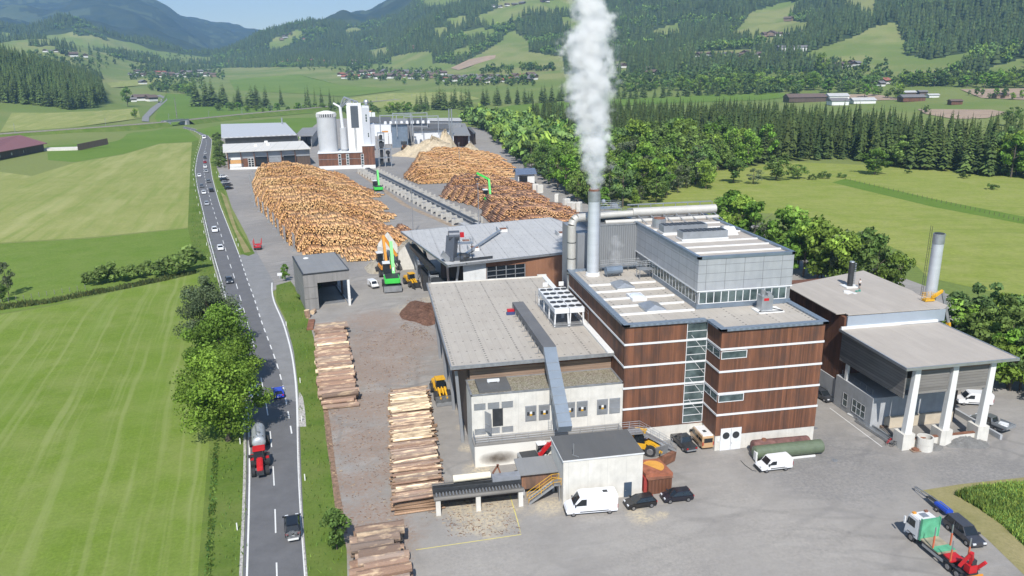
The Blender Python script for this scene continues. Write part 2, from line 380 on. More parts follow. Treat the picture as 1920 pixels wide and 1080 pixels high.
def panels():
    k = N('metal_panels'); x, y, z = k.xyz(); u = k.mth('ADD', x, y)
    f = k.ramp(k.noise(.5, detail=5), .3, .7); st = k.ramp(k.noise(1.0, k.vec(k.mth('MULTIPLY', u, 1.5), 0.0, k.mth('MULTIPLY', z, .2)), 4), .45, .8)
    c = k.mix(f, (.40, .415, .45), (.47, .485, .515)); c = k.mix(k.mth('MULTIPLY', st, .3), c, (.25, .26, .29))
    g = k.mth('MAXIMUM', k.mth('LESS_THAN', k.mth('FRACT', k.mth('DIVIDE', k.mth('ADD', u, .2), 3.1)), .022), k.mth('LESS_THAN', k.mth('FRACT', k.mth('DIVIDE', k.mth('SUBTRACT', z, 21.75), 1.32)), .045))
    c = k.mix(k.mth('MULTIPLY', g, .75), c, (.12, .12, .13)); k.base(c).rough(.38).metal(.35); return k.m
M['panels'] = panels()
def corrugated(name, c, pitch=.42):
    k = N(name); x, y, z = k.xyz(); u = k.mth('ADD', x, y)
    w = k.mth('SINE', k.mth('MULTIPLY', u, 6.283/pitch)); f = k.ramp(k.noise(.4, detail=4), .3, .7)
    k.base(k.mix(k.ramp(w, -1, 1), k.mix(f, tuple(q*.72 for q in c), tuple(q*.8 for q in c)), c)).rough(.5).metal(.3).bump(w, .5, .05); return k.m
M['corrugated'] = corrugated('corrugated_grey', (.26, .27, .28))
M['container'] = corrugated('rusty_container', (.20, .09, .055), .5)
M['roof_red'] = corrugated('red_sheet_roof', (.30, .115, .105), .6)
M['roof_rib'] = corrugated('ribbed_pale_roof', (.62, .62, .62), 4.0)
M['glass_teal'] = (lambda k: (k.base(k.mix(k.ramp(k.noise(.5), .35, .65), (.025, .04, .042), (.10, .135, .135))).rough(.12), k.m)[1])(N('teal_glass'))
# ================================================================== TERRAIN, FIELDS, ROADS
def poly_px(pts): return [at(*p) for p in pts]
def sheet(name, pts, z, mat, step=None, kind='structure', drape=False):
    """a flat sheet on the ground from a polygon of points"""
    P = [Vector((p[0], p[1])) for p in pts]; n = len(P)
    extra = []
    if step:
        x0, x1 = min(p.x for p in P), max(p.x for p in P); y0, y1 = min(p.y for p in P), max(p.y for p in P)
        extra = [Vector((x, y)) for x in np.arange(x0+step/2, x1, step) for y in np.arange(y0+step/2, y1, step)]
    r = delaunay_2d_cdt(P+extra, [], [list(range(n))], 1, 1e-4)
    me = bpy.data.meshes.new(name)
    co = [(v.x, v.y, z + (float(T(v.x, v.y)) if drape else 0.0)) for v in r[0]]
    fs = [tuple(f) for f in r[2]]
    me.from_pydata(co, [], fs)
    for p in me.polygons:
        if p.normal.z < 0: p.flip()
    me.materials.append(mat); me.update()
    o = bpy.data.objects.new(name, me); COL.objects.link(o)
    if kind: o['kind'] = kind
    return o
def wbuild(mb, name, mats, parent=None, **kw):
    """a part built in world coordinates under a thing's Empty"""
    o = mb.build(name, mats, **kw)
    if parent is not None:
        o.parent = parent; o.matrix_parent_inverse = Matrix.Translation(-Vector(parent.location)); KIDS.setdefault(parent.name, []).append(o)
    return o
# --- meadows on the hills, photo polygons (also used to keep trees off them)
MEADOWS = [
 [(837,37),(873,28),(878,43),(853,53)], [(887,33),(940,13),(900,0),(1023,-2),(1070,27),(993,22),(967,37),(930,50),(893,40)],
 [(950,63),(965,58),(993,80),(993,97),(1030,103),(1057,107),(1062,143),(933,147),(827,147),(847,127),(903,100),(940,77)],
 [(733,107),(780,97),(810,97),(813,120),(730,119)], [(1223,57),(1273,43),(1276,67),(1227,70)], [(1230,103),(1276,88),(1280,100),(1240,110)],
 [(1138,116),(1175,115),(1177,136),(1142,136)],
 [(1363,75),(1395,40),(1407,23),(1467,5),(1500,2),(1477,37),(1513,43),(1513,60),(1483,67),(1447,86),(1420,75)],
 [(1580,-5),(1642,-5),(1640,33),(1593,20)],
 [(1680,40),(1690,67),(1700,103),(1747,112),(1827,95),(1800,130),(1747,136),(1647,152),(1633,145),(1563,133),(1493,108),(1547,87),(1597,70),(1640,50)],
 [(1825,135),(1925,108),(1925,142)], [(1300,97),(1410,92),(1440,112),(1300,116)],
 [(503,87),(512,72),(545,66),(548,80),(520,96),(503,97)], [(545,60),(560,55),(572,66),(556,74)], [(640,60),(665,50),(680,58),(655,70)],
 [(0,60),(20,60),(20,70),(0,72)], [(780,-8),(860,-10),(870,4),(800,14)], [(812,55),(835,50),(838,66),(818,72)], [(1020,0),(1085,0),(1078,26),(1040,22)],
 [(690,95),(725,88),(728,104),(700,112)], [(1050,30),(1100,40),(1090,60),(1055,50)], [(860,62),(905,50),(915,62),(880,76)], [(850,95),(880,85),(885,100),(850,108)],
 [(905,58),(922,52),(930,64),(912,72)], [(690,120),(840,118),(930,135),(930,165),(690,150)]]
def in_poly(x, y, poly):
    x = np.asarray(x); y = np.asarray(y); c = np.zeros(x.shape, bool); n = len(poly)
    for i in range(n):
        x0, y0 = poly[i][:2]; x1, y1 = poly[i-1][:2]
        t = ((y0 > y) != (y1 > y)) & (x < (x1-x0)*(y-y0)/((y1-y0) or 1e-9)+x0); c ^= t
    return c
def in_any(x, y, polys):
    c = np.zeros(np.asarray(x).shape, bool)
    for p in polys: c |= in_poly(x, y, p)
    return c
def proj_np(P):
    q = P - np.array([0, 0, CAM_H]); z = q @ cF0; z = np.where(z < 1, 1, z)
    return 960+F*(q @ cR)/z, 540+F*(q @ cD)/z
# --- the ground, one sheet to the horizon
az = np.concatenate([np.linspace(-math.pi, -1.0, 40)[:-1], np.linspace(-1.0, 1.0, 520), np.linspace(1.0, math.pi, 40)[1:]])
rr = np.concatenate([[0.5], np.linspace(30, 600, 20), np.linspace(630, 4000, 190), np.linspace(4050, 10500, 130)])
A, Rr = np.meshgrid(az, rr, indexing='ij')
X, Y = Rr*np.sin(A), Rr*np.cos(A); Z = T(X, Y) - 0.06
V = np.stack([X, Y, Z], -1).reshape(-1, 3); nr = len(rr)
i, j = np.meshgrid(np.arange(len(az)-1), np.arange(nr-1), indexing='ij')
a = (i*nr+j).ravel(); Fq = np.stack([a, a+1, a+nr+1, a+nr], 1)[:, ::-1]
cen = V[Fq].mean(1); px, py = proj_np(cen); rc = np.hypot(cen[:, 0], cen[:, 1])
# what grows where: meadow, forest floor, far wooded mountains with pastures
nz = hill_noise(cen[:, 0]*1.6, cen[:, 1]*1.6); nz2 = hill_noise(cen[:, 0]*5+900, cen[:, 1]*5)
mead = in_any(px, py, MEADOWS)
hill = (cen[:, 2] > 42) | (rc > 4200)
wood = hill & ~mead
wood &= ~((px < 395) & (rc < 3700) & (nz2 < 1.7))
far = (rc > 4600) & (((nz+nz2*.8) > 2.2) | ((cen[:, 2] > 560) & (nz2 > -.3)))
wood &= ~far; wood &= ~((px > 395) & (px < 720) & (cen[:, 2] < 62) & (rc < 4200))
tone = np.empty((len(cen), 3), np.float32); tone[:] = (.150, .205, .055)
k = np.clip((nz2+1.5)/3, 0, 1)[:, None]
tone = tone*(1-k) + np.array([.235, .250, .095])*k
tone[wood] = (.028, .050, .024); tone[wood & (rc > 4600)] = (.014, .032, .030); tone[far] = (.055, .08, .05)  # far woods and pastures darker and bluer: distance haze put into their colour
k2 = (rc < 1200) | ((cen[:, 2] < 30))
tone[k2] = tone[k2]*.5 + np.array([.145, .205, .050])*.5
def ground_mat():
    k = N('ground_meadow'); a = k.n('Attribute', attribute_name='tone'); co = k.co()
    f = k.ramp(k.noise(.012, co, 8, .68), .38, .65); g = k.ramp(k.noise(.6, co, 4, .7), .3, .7)
    c = k.mix(k.mth('MULTIPLY', f, .4), a.outputs[0], k.mix(.5, a.outputs[0], (.17, .17, .06))); c = k.mix(k.mth('MULTIPLY', g, .4), c, k.mix(.6, c, (.012, .022, .008)))
    k.base(c).rough(.95); k.b.inputs['Specular IOR Level'].default_value = .1; return k.m
o = link('ground', np_mesh('ground', V, Fq, ground_mat(), tone, True)); o['kind'] = 'structure'
# --- fields
sheet('field', poly_px([(-60,600),(90,575),(300,528),(372,512),(392,560),(405,640),(400,760),(388,900),(366,1200),(-400,1200),(-400,700)]), -.02, M['field_near'])
sheet('field', poly_px([(-300,470),(0,457),(180,446),(352,428),(366,470),(372,510),(300,526),(90,573),(-60,598),(-300,650)]), -.024, M['field_strip'])
sheet('field', poly_px([(-300,330),(0,322),(60,330),(140,305),(230,290),(300,270),(362,267),(358,330),(354,426),(180,444),(0,455),(-300,468)]), -.028, M['field_mown'])
sheet('field', poly_px([(88,270),(180,258),(300,240),(350,242),(374,262),(362,266),(300,269),(230,289),(140,304),(90,300)]), -.03, M['field_lush'])
DR = dict(step=22, drape=True)
sheet('field', poly_px([(-200,262),(0,250),(22,212),(100,212),(190,208),(258,203),(264,222),(150,238)]), .3, M['field_mown'], **DR)
sheet('field', poly_px([(290,222),(300,197),(312,176),(365,178),(400,194),(480,202),(580,208),(590,212),(420,226),(300,239)]), .3, M['field_lush'], **DR)
sheet('field', poly_px([(365,244),(420,233),(575,214),(600,226),(560,262),(415,250),(408,262)]), .02, M['field_lush'])
sheet('field', poly_px([(880,215),(960,198),(1080,189),(1220,184),(1440,172),(1500,180),(1430,188),(1250,194),(1000,208),(940,224)]), .3, M['field_lush'], **DR)
sheet('field', poly_px([(640,186),(720,176),(860,172),(900,186),(790,200),(640,205)]), .3, M['field_mown'], **DR)
sheet('field', poly_px([(430,150),(560,140),(640,160),(760,168),(650,182),(560,176),(440,170)]), .3, M['field_strip'], **DR)
sheet('field', poly_px([(210,165),(290,158),(330,150),(280,146),(200,156)]), .3, M['field_mown'], **DR)
sheet('field', poly_px([(1130,335),(1200,322),(1340,316),(1500,304),(1700,312),(1940,330),(2300,340),(2300,640),(1920,560),(1740,520),(1690,470),(1450,400),(1250,395)]), -.03, M['field_right'])
sheet('field', poly_px([(1560,342),(1585,335),(1760,375),(1930,408),(1930,422),(1750,388)]), -.012, M['field_lush'])
sheet('ploughed_field', poly_px([(1720,205),(1860,206),(1890,212),(1850,222),(1790,224),(1735,214)]), .35, M['tilled'], **DR)
sheet('ploughed_field', poly_px([(1800,168),(1925,166),(1925,188),(1840,184)]), .35, M['tilled'], **DR)
sheet('ploughed_field', poly_px([(1555,178),(1640,177),(1700,187),(1580,190)]), .35, M['tilled'], **DR)
sheet('ploughed_field', poly_px([(845,128),(880,112),(930,104),(928,110),(890,122),(860,132)]), .5, M['tilled'], **DR)
# the verge left of the road with its ditch, and the one between road and yard
sheet('ditch_grass', poly_px([(360,266),(372,262),(368,320),(376,380),(398,450),(420,533),(448,640),(464,715),(466,800),(466,953),(462,1080),(458,1250),(360,1200),(386,900),(398,760),(403,640),(390,560),(370,500),(352,428),(356,330)]), -.016, M['verge'])
VERGE_R = [(518,535),(545,527),(560,548),(575,585),(590,640),(600,690),(606,740),(614,800),(622,880),(634,960),(650,1030),(655,1250),(583,1250),(577,1077),(570,993),(565,887),(561,753),(558,717),(551,660),(537,600),(518,562)]
# --- road
RL = [(456,1300),(463,1077),(467,953),(468.5,853),(466,787),(458,715),(445,645),(430,585),(417,533),(405,493),(393,450),(377,380),(370,350),(366,320),(370,293),(378,267),(380,255),(366,246),(343,240)]
RRm = [(586,1300),(574,1077),(567,993),(560,890),(547,813),(537,753),(526,702),(518,678),(503,637),(490,603),(477,560),(463,523),(448,477),(430,430),(413,387),(405,360),(398,333),(393,300),(396,277),(397,262),(384,248),(366,241.5),(345,237)]
RO = [(586,1300),(573,1077),(566,993),(560,887),(557,753),(555,717),(547,660),(530,600),(513,567),(507,545),(510,530)]
_asph = None
def asphalt_mat(name, c, tracks=None):
    k = N(name); co = k.co(); f = k.ramp(k.noise(.35, co, 6, .7), .3, .7); g = k.ramp(k.noise(6, co, 3, .7), .3, .7)
    cc = k.mix(f, tuple(q*.82 for q in c), tuple(q*1.14 for q in c)); cc = k.mix(k.mth('MULTIPLY', g, .3), cc, tuple(q*.6 for q in c))
    k.base(cc).rough(.85); return k
M['asphalt'] = asphalt_mat('road_asphalt', (.125, .125, .130)).m
M['asphalt_wide'] = asphalt_mat('turning_lane_asphalt', (.21, .21, .21)).m
rl, rm, ro = [G(*p) for p in RL], [G(*p) for p in RRm], [G(*p) for p in RO]
def offs(line, d):
    o = []
    for i, p in enumerate(line):
        a, b = line[max(0, i-1)], line[min(len(line)-1, i+1)]; t = (b-a).normalized(); o.append(p + Vector((t.y, -t.x, 0))*d)
    return o
sheet('road', offs(rl, -.45) + list(reversed(offs(ro, .45)[:5] + rm[5:])), .0, M['asphalt'])
sheet('road_lane', offs(ro, .5)[4:] + [G(480,470), G(452,478)] + list(reversed(rm[5:13])), .004, M['asphalt_wide'])
sheet('road', poly_px([(279,229),(266,228),(267,220),(283,203),(299,192),(308,186),(300,182),(292,180),(300,178),(311,183),(314,188),(304,197),(292,208),(280,220)]), .5, M['asphalt_wide'], step=18, drape=True)
def stripe(name, line, w, dash=None, z=.012, mat='white_paint', skip=0):
    """a painted line along points, dashed when dash = (length, gap)"""
    L = [0.0]
    for a, b in zip(line, line[1:]): L.append(L[-1]+(b-a).length)
    def P(s):
        i = min(max(np.searchsorted(L, s)-1, 0), len(line)-2); f = (s-L[i])/max(L[i+1]-L[i], 1e-6)
        return line[i].lerp(line[i+1], f), (line[i+1]-line[i]).normalized()
    mb = MB(); s = float(skip)
    while s < L[-1]-.5:
        e = min(s+(dash[0] if dash else 1e9), L[-1]); k = max(1, int((e-s)/3)); pr = None; vs = []
        for q in range(k+1):
            p, t = P(s+(e-s)*q/k); nrm = Vector((t.y, -t.x, 0))*(w/2)
            vs += [(p.x-nrm.x, p.y-nrm.y, z), (p.x+nrm.x, p.y+nrm.y, z)]
        mb.add(vs, [(2*q, 2*q+1, 2*q+3, 2*q+2) for q in range(k)])
        s = e + (dash[1] if dash else 1e9)
    o = mb.build(name, M[mat]); o['kind'] = 'structure'; return o
def dens(line, step=4.0):
    o = [line[0]]
    for a, b in zip(line, line[1:]):
        n = max(1, int((b-a).length/step)); o += [a.lerp(b, q/n) for q in range(1, n+1)]
    for _ in range(3): o = [o[0]] + [(o[i-1]+o[i]*2+o[i+1])/4 for i in range(1, len(o)-1)] + [o[-1]]
    return o
rld, rmd, rod = dens(rl), dens(rm), dens(ro)
stripe('road_marking', rld, .22); stripe('road_marking', rmd[int(len(rmd)*0):], .18, (2.6, 2.6)) if False else None
CEN = [(527,1300),(518,1053),(517,997),(515,920),(513,877),(508,820),(505,787),(497,747),(480,662),(460,590),(448,550),(437,512),(430,492),(417,448),(406,412),(397,383),(388,352),(382,322),(382,293),(387,270),(386,258),(374,247)]
stripe('road_marking', dens([G(*p) for p in CEN]), .17, (5.6, 6.2), skip=3)
km = 13
stripe('road_marking', dens(rm[4:km]), .22, (2.9, 2.9)); stripe('road_marking', dens(rm[km-1:]), .2); stripe('road_marking', rod, .30)
# gravel shoulders
sheet('gravel_shoulder', offs(rld, -.5)[:60] + list(reversed(offs(rld, -.85)[:60])), -.012, M['gravel'])
sheet('gravel_shoulder', poly_px([(573,1085),(566,993),(560,887),(558,800),(574,800),(572,770),(568,745),(562,735),(559,753),(562,887),(568,990),(577,1085)]), .013, M['gravel'])
# --- the yard: asphalt with bark, sawdust and tyre dirt on it
YP = [(505,550),(480,520),(478,478),(462,440),(435,390),(420,345),(408,318),(400,300),(410,258),(640,222),(800,205),(900,238),(1000,300),(1110,390),(1420,420),(1800,560),(1960,700),(2200,800),(2300,1300),(640,1300),(640,1030),(625,960),(612,880),(604,800),(598,740),(590,690),(580,640),(566,590),(545,527)]
BLOB = [  # photo point, radius m, kind 0 bark brown, 1 sawdust, 2 pale dust, 3 dark tar
 (675,905,5,0),(690,960,4,0),(705,985,5,0),(655,830,3,0),(640,770,3,0),(615,800,3.5,0),(628,900,3.5,0),(638,960,3,0),(650,1010,3,0),(720,960,4,0),(735,880,4,0),(690,690,13,0),(735,640,14,0),(690,830,8,0),(700,760,9,0),(680,1000,7,0),(790,590,7,0),(700,600,9,0),(720,1040,4,0),(742,1000,4,0),
 (880,950,5,1),(910,975,5,1),(850,930,3,1),(940,950,4,1),(870,800,1.6,1),(877,840,1.6,1),(866,770,1.6,1),(1030,950,3,1),(900,880,3,1),(1005,890,3,1),(1050,875,2,1),(1203,970,2.2,1),(1190,960,1.6,1),(1240,965,1.3,1),
 (770,580,5,1),(705,495,8,2),(900,1050,10,2),(1250,800,3,1),(1120,960,5,2),(740,760,7,2),(650,560,9,2),(820,560,5,1),
 (1250,1040,12,2),(1500,1000,14,2),(1640,930,10,2),(1400,930,8,2),(1560,880,10,3),(1850,890,8,3),(720,340,42,3),(620,340,40,3),(560,430,25,3),(820,380,30,3),(450,380,22,3),(600,500,14,3),(850,310,40,3)]
P2 = [Vector(G(*p)[:2]) for p in YP]; n_ = len(P2); ex = []
for x in np.arange(-80, 200, 1.1):
    for y in np.arange(48, 140, 1.1): ex.append(Vector((x+random.uniform(-.3, .3), y+random.uniform(-.3, .3))))
for x in np.arange(-90, 220, 3.5):
    for y in np.arange(141, 560, 3.5): ex.append(Vector((x+random.uniform(-1, 1), y+random.uniform(-1, 1))))
exn = np.array([(p.x, p.y) for p in ex]); pin = in_poly(exn[:, 0], exn[:, 1], [(p.x, p.y) for p in P2])
ex = [p for p, q in zip(ex, pin) if q]
r_ = delaunay_2d_cdt(P2+ex, [], [list(range(n_))], 1, 1e-4)
v2 = np.array([(v.x, v.y) for v in r_[0]]); dirt = np.zeros((len(v2), 4), np.float32)
for bx, by, br, bk in BLOB:
    g = G(bx, by); d2 = ((v2[:, 0]-g.x)**2 + (v2[:, 1]-g.y)**2)/br**2
    dirt[:, bk] = np.maximum(dirt[:, bk], np.exp(-d2*1.1))
me = bpy.data.meshes.new('yard_paving'); me.from_pydata([(x, y, -.006) for x, y in v2], [], [tuple(f) for f in r_[2]])
for p in me.polygons:
    if p.normal.z < 0: p.flip()
a = me.attributes.new('dirt', 'FLOAT_COLOR', 'POINT'); a.data.foreach_set('color', np.clip(dirt, 0, 1).ravel())
def yard_mat():
    k = N('yard_asphalt'); co = k.co(); x, y, z = k.xyz(); at_ = k.n('Attribute', attribute_name='dirt'); s = k.n('SeparateColor'); k.l(at_.outputs[0], s.inputs[0])
    f = k.ramp(k.noise(.12, co, 7, .7), .32, .68); g = k.ramp(k.noise(3.0, co, 5, .75), .3, .7); h = k.noise(.5, co, 6, .7); hh = k.noise(2.2, co, 5, .75)
    w = k.noise(1.0, k.vec(k.mth('MULTIPLY', x, .09), k.mth('MULTIPLY', y, .7), 0.0), 5, .7)
    c = k.mix(f, (.222, .207, .190), (.322, .302, .275)); c = k.mix(k.mth('MULTIPLY', g, .22), c, (.12, .118, .118))
    c = k.mix(k.mth('MULTIPLY', k.ramp(w, .5, .72), .22), c, (.38, .365, .35))
    def lay(c, m, thr, col, amt):
        q = k.ramp(k.mth('ADD', m, k.mth('MULTIPLY', k.mth('SUBTRACT', h, .5), 1.3)), thr, thr+.55)
        q = k.mth('MULTIPLY', q, k.ramp(hh, .35, .6)); return k.mix(k.mth('MULTIPLY', q, amt), c, col)
    rg = [k.mth('SINE', k.mth('MULTIPLY', k.mth('ADD', k.mth('SQRT', k.mth('ADD', k.mth('POWER', k.mth('SUBTRACT', x, a_), 2.0), k.mth('POWER', k.mth('SUBTRACT', y, b_), 2.0))), k.mth('MULTIPLY', k.noise(.08, co, 2), 6.0)), fr)) for a_, b_, fr in ((40, 30, 1.7), (70, 128, 1.25), (10, 150, 1.1))]
    for q_, th in zip(rg, (.72, .75, .72)): c = k.mix(k.mth('MULTIPLY', k.ramp(q_, th, 1.0), k.mth('MULTIPLY', k.ramp(k.noise(.06, co, 4), .48, .66), .38)), c, (.13, .125, .12))
    c = lay(c, s.outputs[2], .35, (.36, .335, .30), .55); c = lay(c, at_.outputs['Alpha'], .0, (.15, .148, .148), .75)
    c = lay(c, s.outputs[0], .28, (.25, .165, .115), .85); c = lay(c, s.outputs[1], .35, (.50, .42, .29), .9)
    k.base(c).rough(.9).bump(g, .12, .05); return k.m
me.materials.append(yard_mat()); me.update(); o = link('yard_paving', me); o['kind'] = 'structure'
sheet('verge', [G(*p) for p in VERGE_R], .010, M['verge'])
sheet('bark_strip', [G(*p) for p in [(604,745),(612,745),(620,800),(630,880),(642,950),(652,1000),(634,1000),(622,900),(611,820)]], .014, plain('bark_litter', (.21, .135, .09), .95, var=.45, scale=2))
sheet('verge', [G(*p) for p in [(408,330),(418,350),(432,395),(452,435),(478,475),(466,480),(452,476),(436,432),(418,388),(410,362),(401,333),(396,300),(399,276),(404,262),(410,262),(405,300)]], .010, M['verge'])
sheet('verge', [G(*p) for p in [(414,360),(424,368),(444,430),(470,472),(458,474),(434,420)]], .016, M['verge_dry'])
GI = [(1725,920),(1800,908),(1930,894),(2300,860),(2300,1300),(2010,1150),(1920,1078),(1850,1010),(1770,945)]
sheet('verge', [G(*p) for p in GI], .012, M['verge_dry'])
# pavings, painted lines on the yard
stripe('yard_marking', [G(955,925), G(978,1002), G(780,1031)], .11, None, .006, 'line_yellow')
stripe('yard_marking', [G(1556,765), G(1654,838)], .12, None, .006)
# --- railway embankment with its bridge
RW = [(-300,282),(0,262),(100,254),(200,247),(280,241),(345,234),(420,225),(500,217),(590,209),(700,196),(800,187)]
emb = [G(*p) for p in RW]; emb = dens([Vector((p.x*1.0, p.y, 0)) for p in emb], 25)
def ribbon(name, line, prof, mat, skip=()):
    """sweeps a cross profile (offset, height) along a line"""
    mb = MB(); n = len(prof); vs = []
    for i, p in enumerate(line):
        a, b = line[max(0, i-1)], line[min(len(line)-1, i+1)]; t = (b-a).normalized(); nr_ = Vector((t.y, -t.x, 0))
        vs += [(p.x+nr_.x*o, p.y+nr_.y*o, h) for o, h in prof]
    fs = [(i*n+j, i*n+j+1, (i+1)*n+j+1, (i+1)*n+j) for i in range(len(line)-1) if i not in skip for j in range(n-1)]
    mb.add(vs, fs); o = mb.build(name, mat); o['kind'] = 'structure'; return o
bi = min(range(len(emb)-1), key=lambda i: ((emb[i]+emb[i+1])/2 - G(342,238)).length)
ribbon('railway_embankment', emb, [(12, -.3), (5, 4.2), (3.4, 4.4), (-3.4, 4.4), (-5, 4.2), (-12, -.3)], M['verge'], (bi,))
ribbon('railway_track', emb, [(3.6, 4.35), (2.6, 5.0), (-2.6, 5.0), (-3.6, 4.35)], plain('track_ballast', (.19, .165, .15), .95, var=.2, scale=.5), (bi,))
bp = (emb[bi]+emb[bi+1])/2; bd = (emb[bi+1]-emb[bi]); ba = math.atan2(bd.y, bd.x); bl = bd.length
br = empty('railway_bridge', (bp.x, bp.y, 0), 'concrete railway bridge over the country road', 'bridge', rz=ba)
mb = MB().box(-bl/2-1, -3.2, 4.0, bl/2+1, 3.2, 5.0); mb.build('deck', M['concrete_grey'], br)
for s in (-1, 1):
    MB().box(s*(bl/2-2)-2.2, -4.4, 0, s*(bl/2-2)+2.2, 4.4, 3.98).build('abutment', M['concrete_grey'], br)
for s in (-1, 1): MB().box(-bl/2-1, s*3.2-.1, 5.02, bl/2+1, s*3.2+.1, 6.0).build('parapet', M['steel_dull'], br)
# ================================================================== THE MAIN BUILDINGS
def sub(o, mb, name, mats, **kw): return wbuild_child(o, mb, name, mats, **kw)
def wbuild_child(o, mb, name, mats, **kw):
    """a sub-part of a part that was built in world coordinates"""
    c = mb.build(name, mats, **kw); c.parent = o; KIDS.setdefault(o.name, []).append(c)
    mw = o.matrix_parent_inverse.copy(); p = o.parent
    base = (Matrix.Translation(p.location) @ mw) if p is not None else Matrix.Identity(4)
    c.matrix_parent_inverse = base.inverted(); return c
def bars_grid(mb, ax, k, a0, a1, z0, z1, va, vz, t=.07, d=.05):
    """frame bars on a facade plane: ax 'y' is the plane y = k seen from -y, ax 'x' the plane x = k seen from -x"""
    for a in va:
        if ax == 'y': mb.box(a-t/2, k-d, z0, a+t/2, k+.02, z1)
        else: mb.box(k-d, a-t/2, z0, k+.02, a+t/2, z1)
    for z in vz:
        if ax == 'y': mb.box(a0, k-d*.9, z-t/2, a1, k+.02, z+t/2)
        else: mb.box(k-d*.9, a0, z-t/2, k+.02, a1, z+t/2)
    return mb
def window(parent, ax, k, a0, a1, z0, z1, nv=1, nh=1, t=.08, frame='white_metal', pane='glass_teal', name='window'):
    va = [a0+t/2+(a1-a0-t)*i/nv for i in range(nv+1)]; vz = [z0+t/2+(z1-z0-t)*i/nh for i in range(nh+1)]
    w = wbuild(bars_grid(MB(), ax, k, a0, a1, z0, z1, va, vz, t), name, M[frame], parent)
    p = MB(); p.box(a0, k-.025, z0, a1, k+.03, z1) if ax == 'y' else p.box(k-.025, a0, z0, k+.03, a1, z1)
    sub(w, p, 'pane', M[pane]); return w
def railing(name, pts, h=1.1, parent=None, step=1.6, mat='steel', rails=(1.1, .75, .4), r=.028):
    mb = MB()
    for a, b in zip(pts, pts[1:]):
        a, b = Vector(a), Vector(b)
        for z in rails: mb.cyl(a+Vector((0, 0, z)), b+Vector((0, 0, z)), r, r, 5)
        n = max(1, round((b-a).length/step))
        for i in range(n+1):
            p = a.lerp(b, i/n); mb.cyl(p, p+Vector((0, 0, h)), r*1.1, r*1.1, 5)
    return wbuild(mb, name, M[mat], parent) if parent is not None else mb
def coping(mb, poly, z, w, h):
    """a ring of sheet-metal coping inside a plan outline"""
    n = len(poly)
    for i in range(n):
        (x0, y0), (x1, y1) = poly[i], poly[(i+1) % n]; d = Vector((x1-x0, y1-y0)); L = d.length; d /= L; nn = Vector((-d.y, d.x))
        e = w if False else 0
        a = Vector((x0, y0)); b = Vector((x1, y1)); c, dd = b+nn*w, a+nn*w
        mb.prism([(a.x, a.y), (b.x, b.y), (c.x, c.y), (dd.x, dd.y)], z+.001*i, z+h+.003*i)
    return mb
def grow(poly, d):
    """moves every edge of a plan outline (counter-clockwise, right angles) outwards"""
    n = len(poly); out = []
    for i in range(n):
        a, b, c = Vector(poly[i-1]), Vector(poly[i]), Vector(poly[(i+1) % n])
        u, v = (b-a).normalized(), (c-b).normalized()
        out.append((b.x + d*(u.y+v.y), b.y - d*(u.x+v.x)))
    return out
def roof_sheet(z, poly, mat, parent, name='roof_membrane'): return wbuild(MB().prism(poly, z-.15, z), name, M[mat], parent)
# ---------------- heating plant tower
OUT = [(35, 100.3), (47.7, 100.3), (47.7, 95.6), (63.6, 95.6), (63.6, 139.6), (48.0, 139.6), (48.0, 132), (35, 132)]
tw = empty('heating_plant', (50, 110, 0), 'tall power plant in red brown boards with white floor bands and metal top box', 'building')
zs = [2.4, 5.64, 9.0, 12.4, 15.84, 18.75]
wbuild(MB().prism(grow(OUT, -.02), 0, zs[0]), 'plinth', M['concrete'], tw)
for i in range(5):
    wbuild(MB().prism(grow(OUT, .02+.004*i), zs[i]+(.27 if i else .0), zs[i+1]-(.02 if i < 4 else 0)), 'cladding', M['boards_red'], tw)
    if i: wbuild(MB().prism(grow(OUT, .12), zs[i]-.02, zs[i]+.27), 'floor_band', M['white_metal'], tw)
roof_sheet(18.82, grow(OUT, -.2), 'roof_light', tw)
wbuild(coping(MB(), grow(OUT, .38), 18.75, .95, .35), 'coping', corrugated('coping_sheet', (.22, .27, .33), .9), tw)
# white upstands across the roof
up = MB()
for y in (105.0, 109.0, 113.0, 117.2, 121.4): up.box(35.6, y, 18.82, 47.6, y+.3, 19.08)
wbuild(up, 'roof_upstand', M['white_paint'], tw)
# stair glazing at the recess, corner windows, door
sg = window(tw, 'y', 100.27, 44.45, 47.66, 2.6, 18.6, 1, 13, .09, name='stair_glazing')
d_ = MB()
for k, z in enumerate((3.4, 6.8, 10.2, 13.6)): d_.bar((45.2, 100.24, z+3.1), (47.5, 100.24, z+.3), .03, .06)
sub(sg, d_, 'stair_stringer', M['white_metal'])
for z in (14.45, 7.75):
    window(tw, 'y', 95.57, 47.75, 51.7, z, z+1.2, 1, 1, .1); window(tw, 'x', 47.67, 95.7, 100.2, z, z+1.2, 2, 1, .1)
dr = wbuild(MB().box(48.5, 95.5, 0, 51.75, 95.6, 3.5), 'double_door', M['white_metal'], tw)
sub(dr, MB().cyl((49.35, 95.47, 2.35), (49.35, 95.51, 2.35), .55, .55, 18).cyl((50.9, 95.47, 2.35), (50.9, 95.51, 2.35), .55, .55, 18), 'porthole', M['dark_metal'])
sub(dr, MB().box(50.10, 95.46, .05, 50.14, 95.51, 3.45).cyl((50.3, 95.40, 1.1), (50.3, 95.5, 1.1), .05, .05, 6), 'handle', M['steel_dull'])
wbuild(MB().box(48.0, 95.5, 1.5, 48.35, 95.58, 2.1), 'notice_board', M['white_paint'], tw)
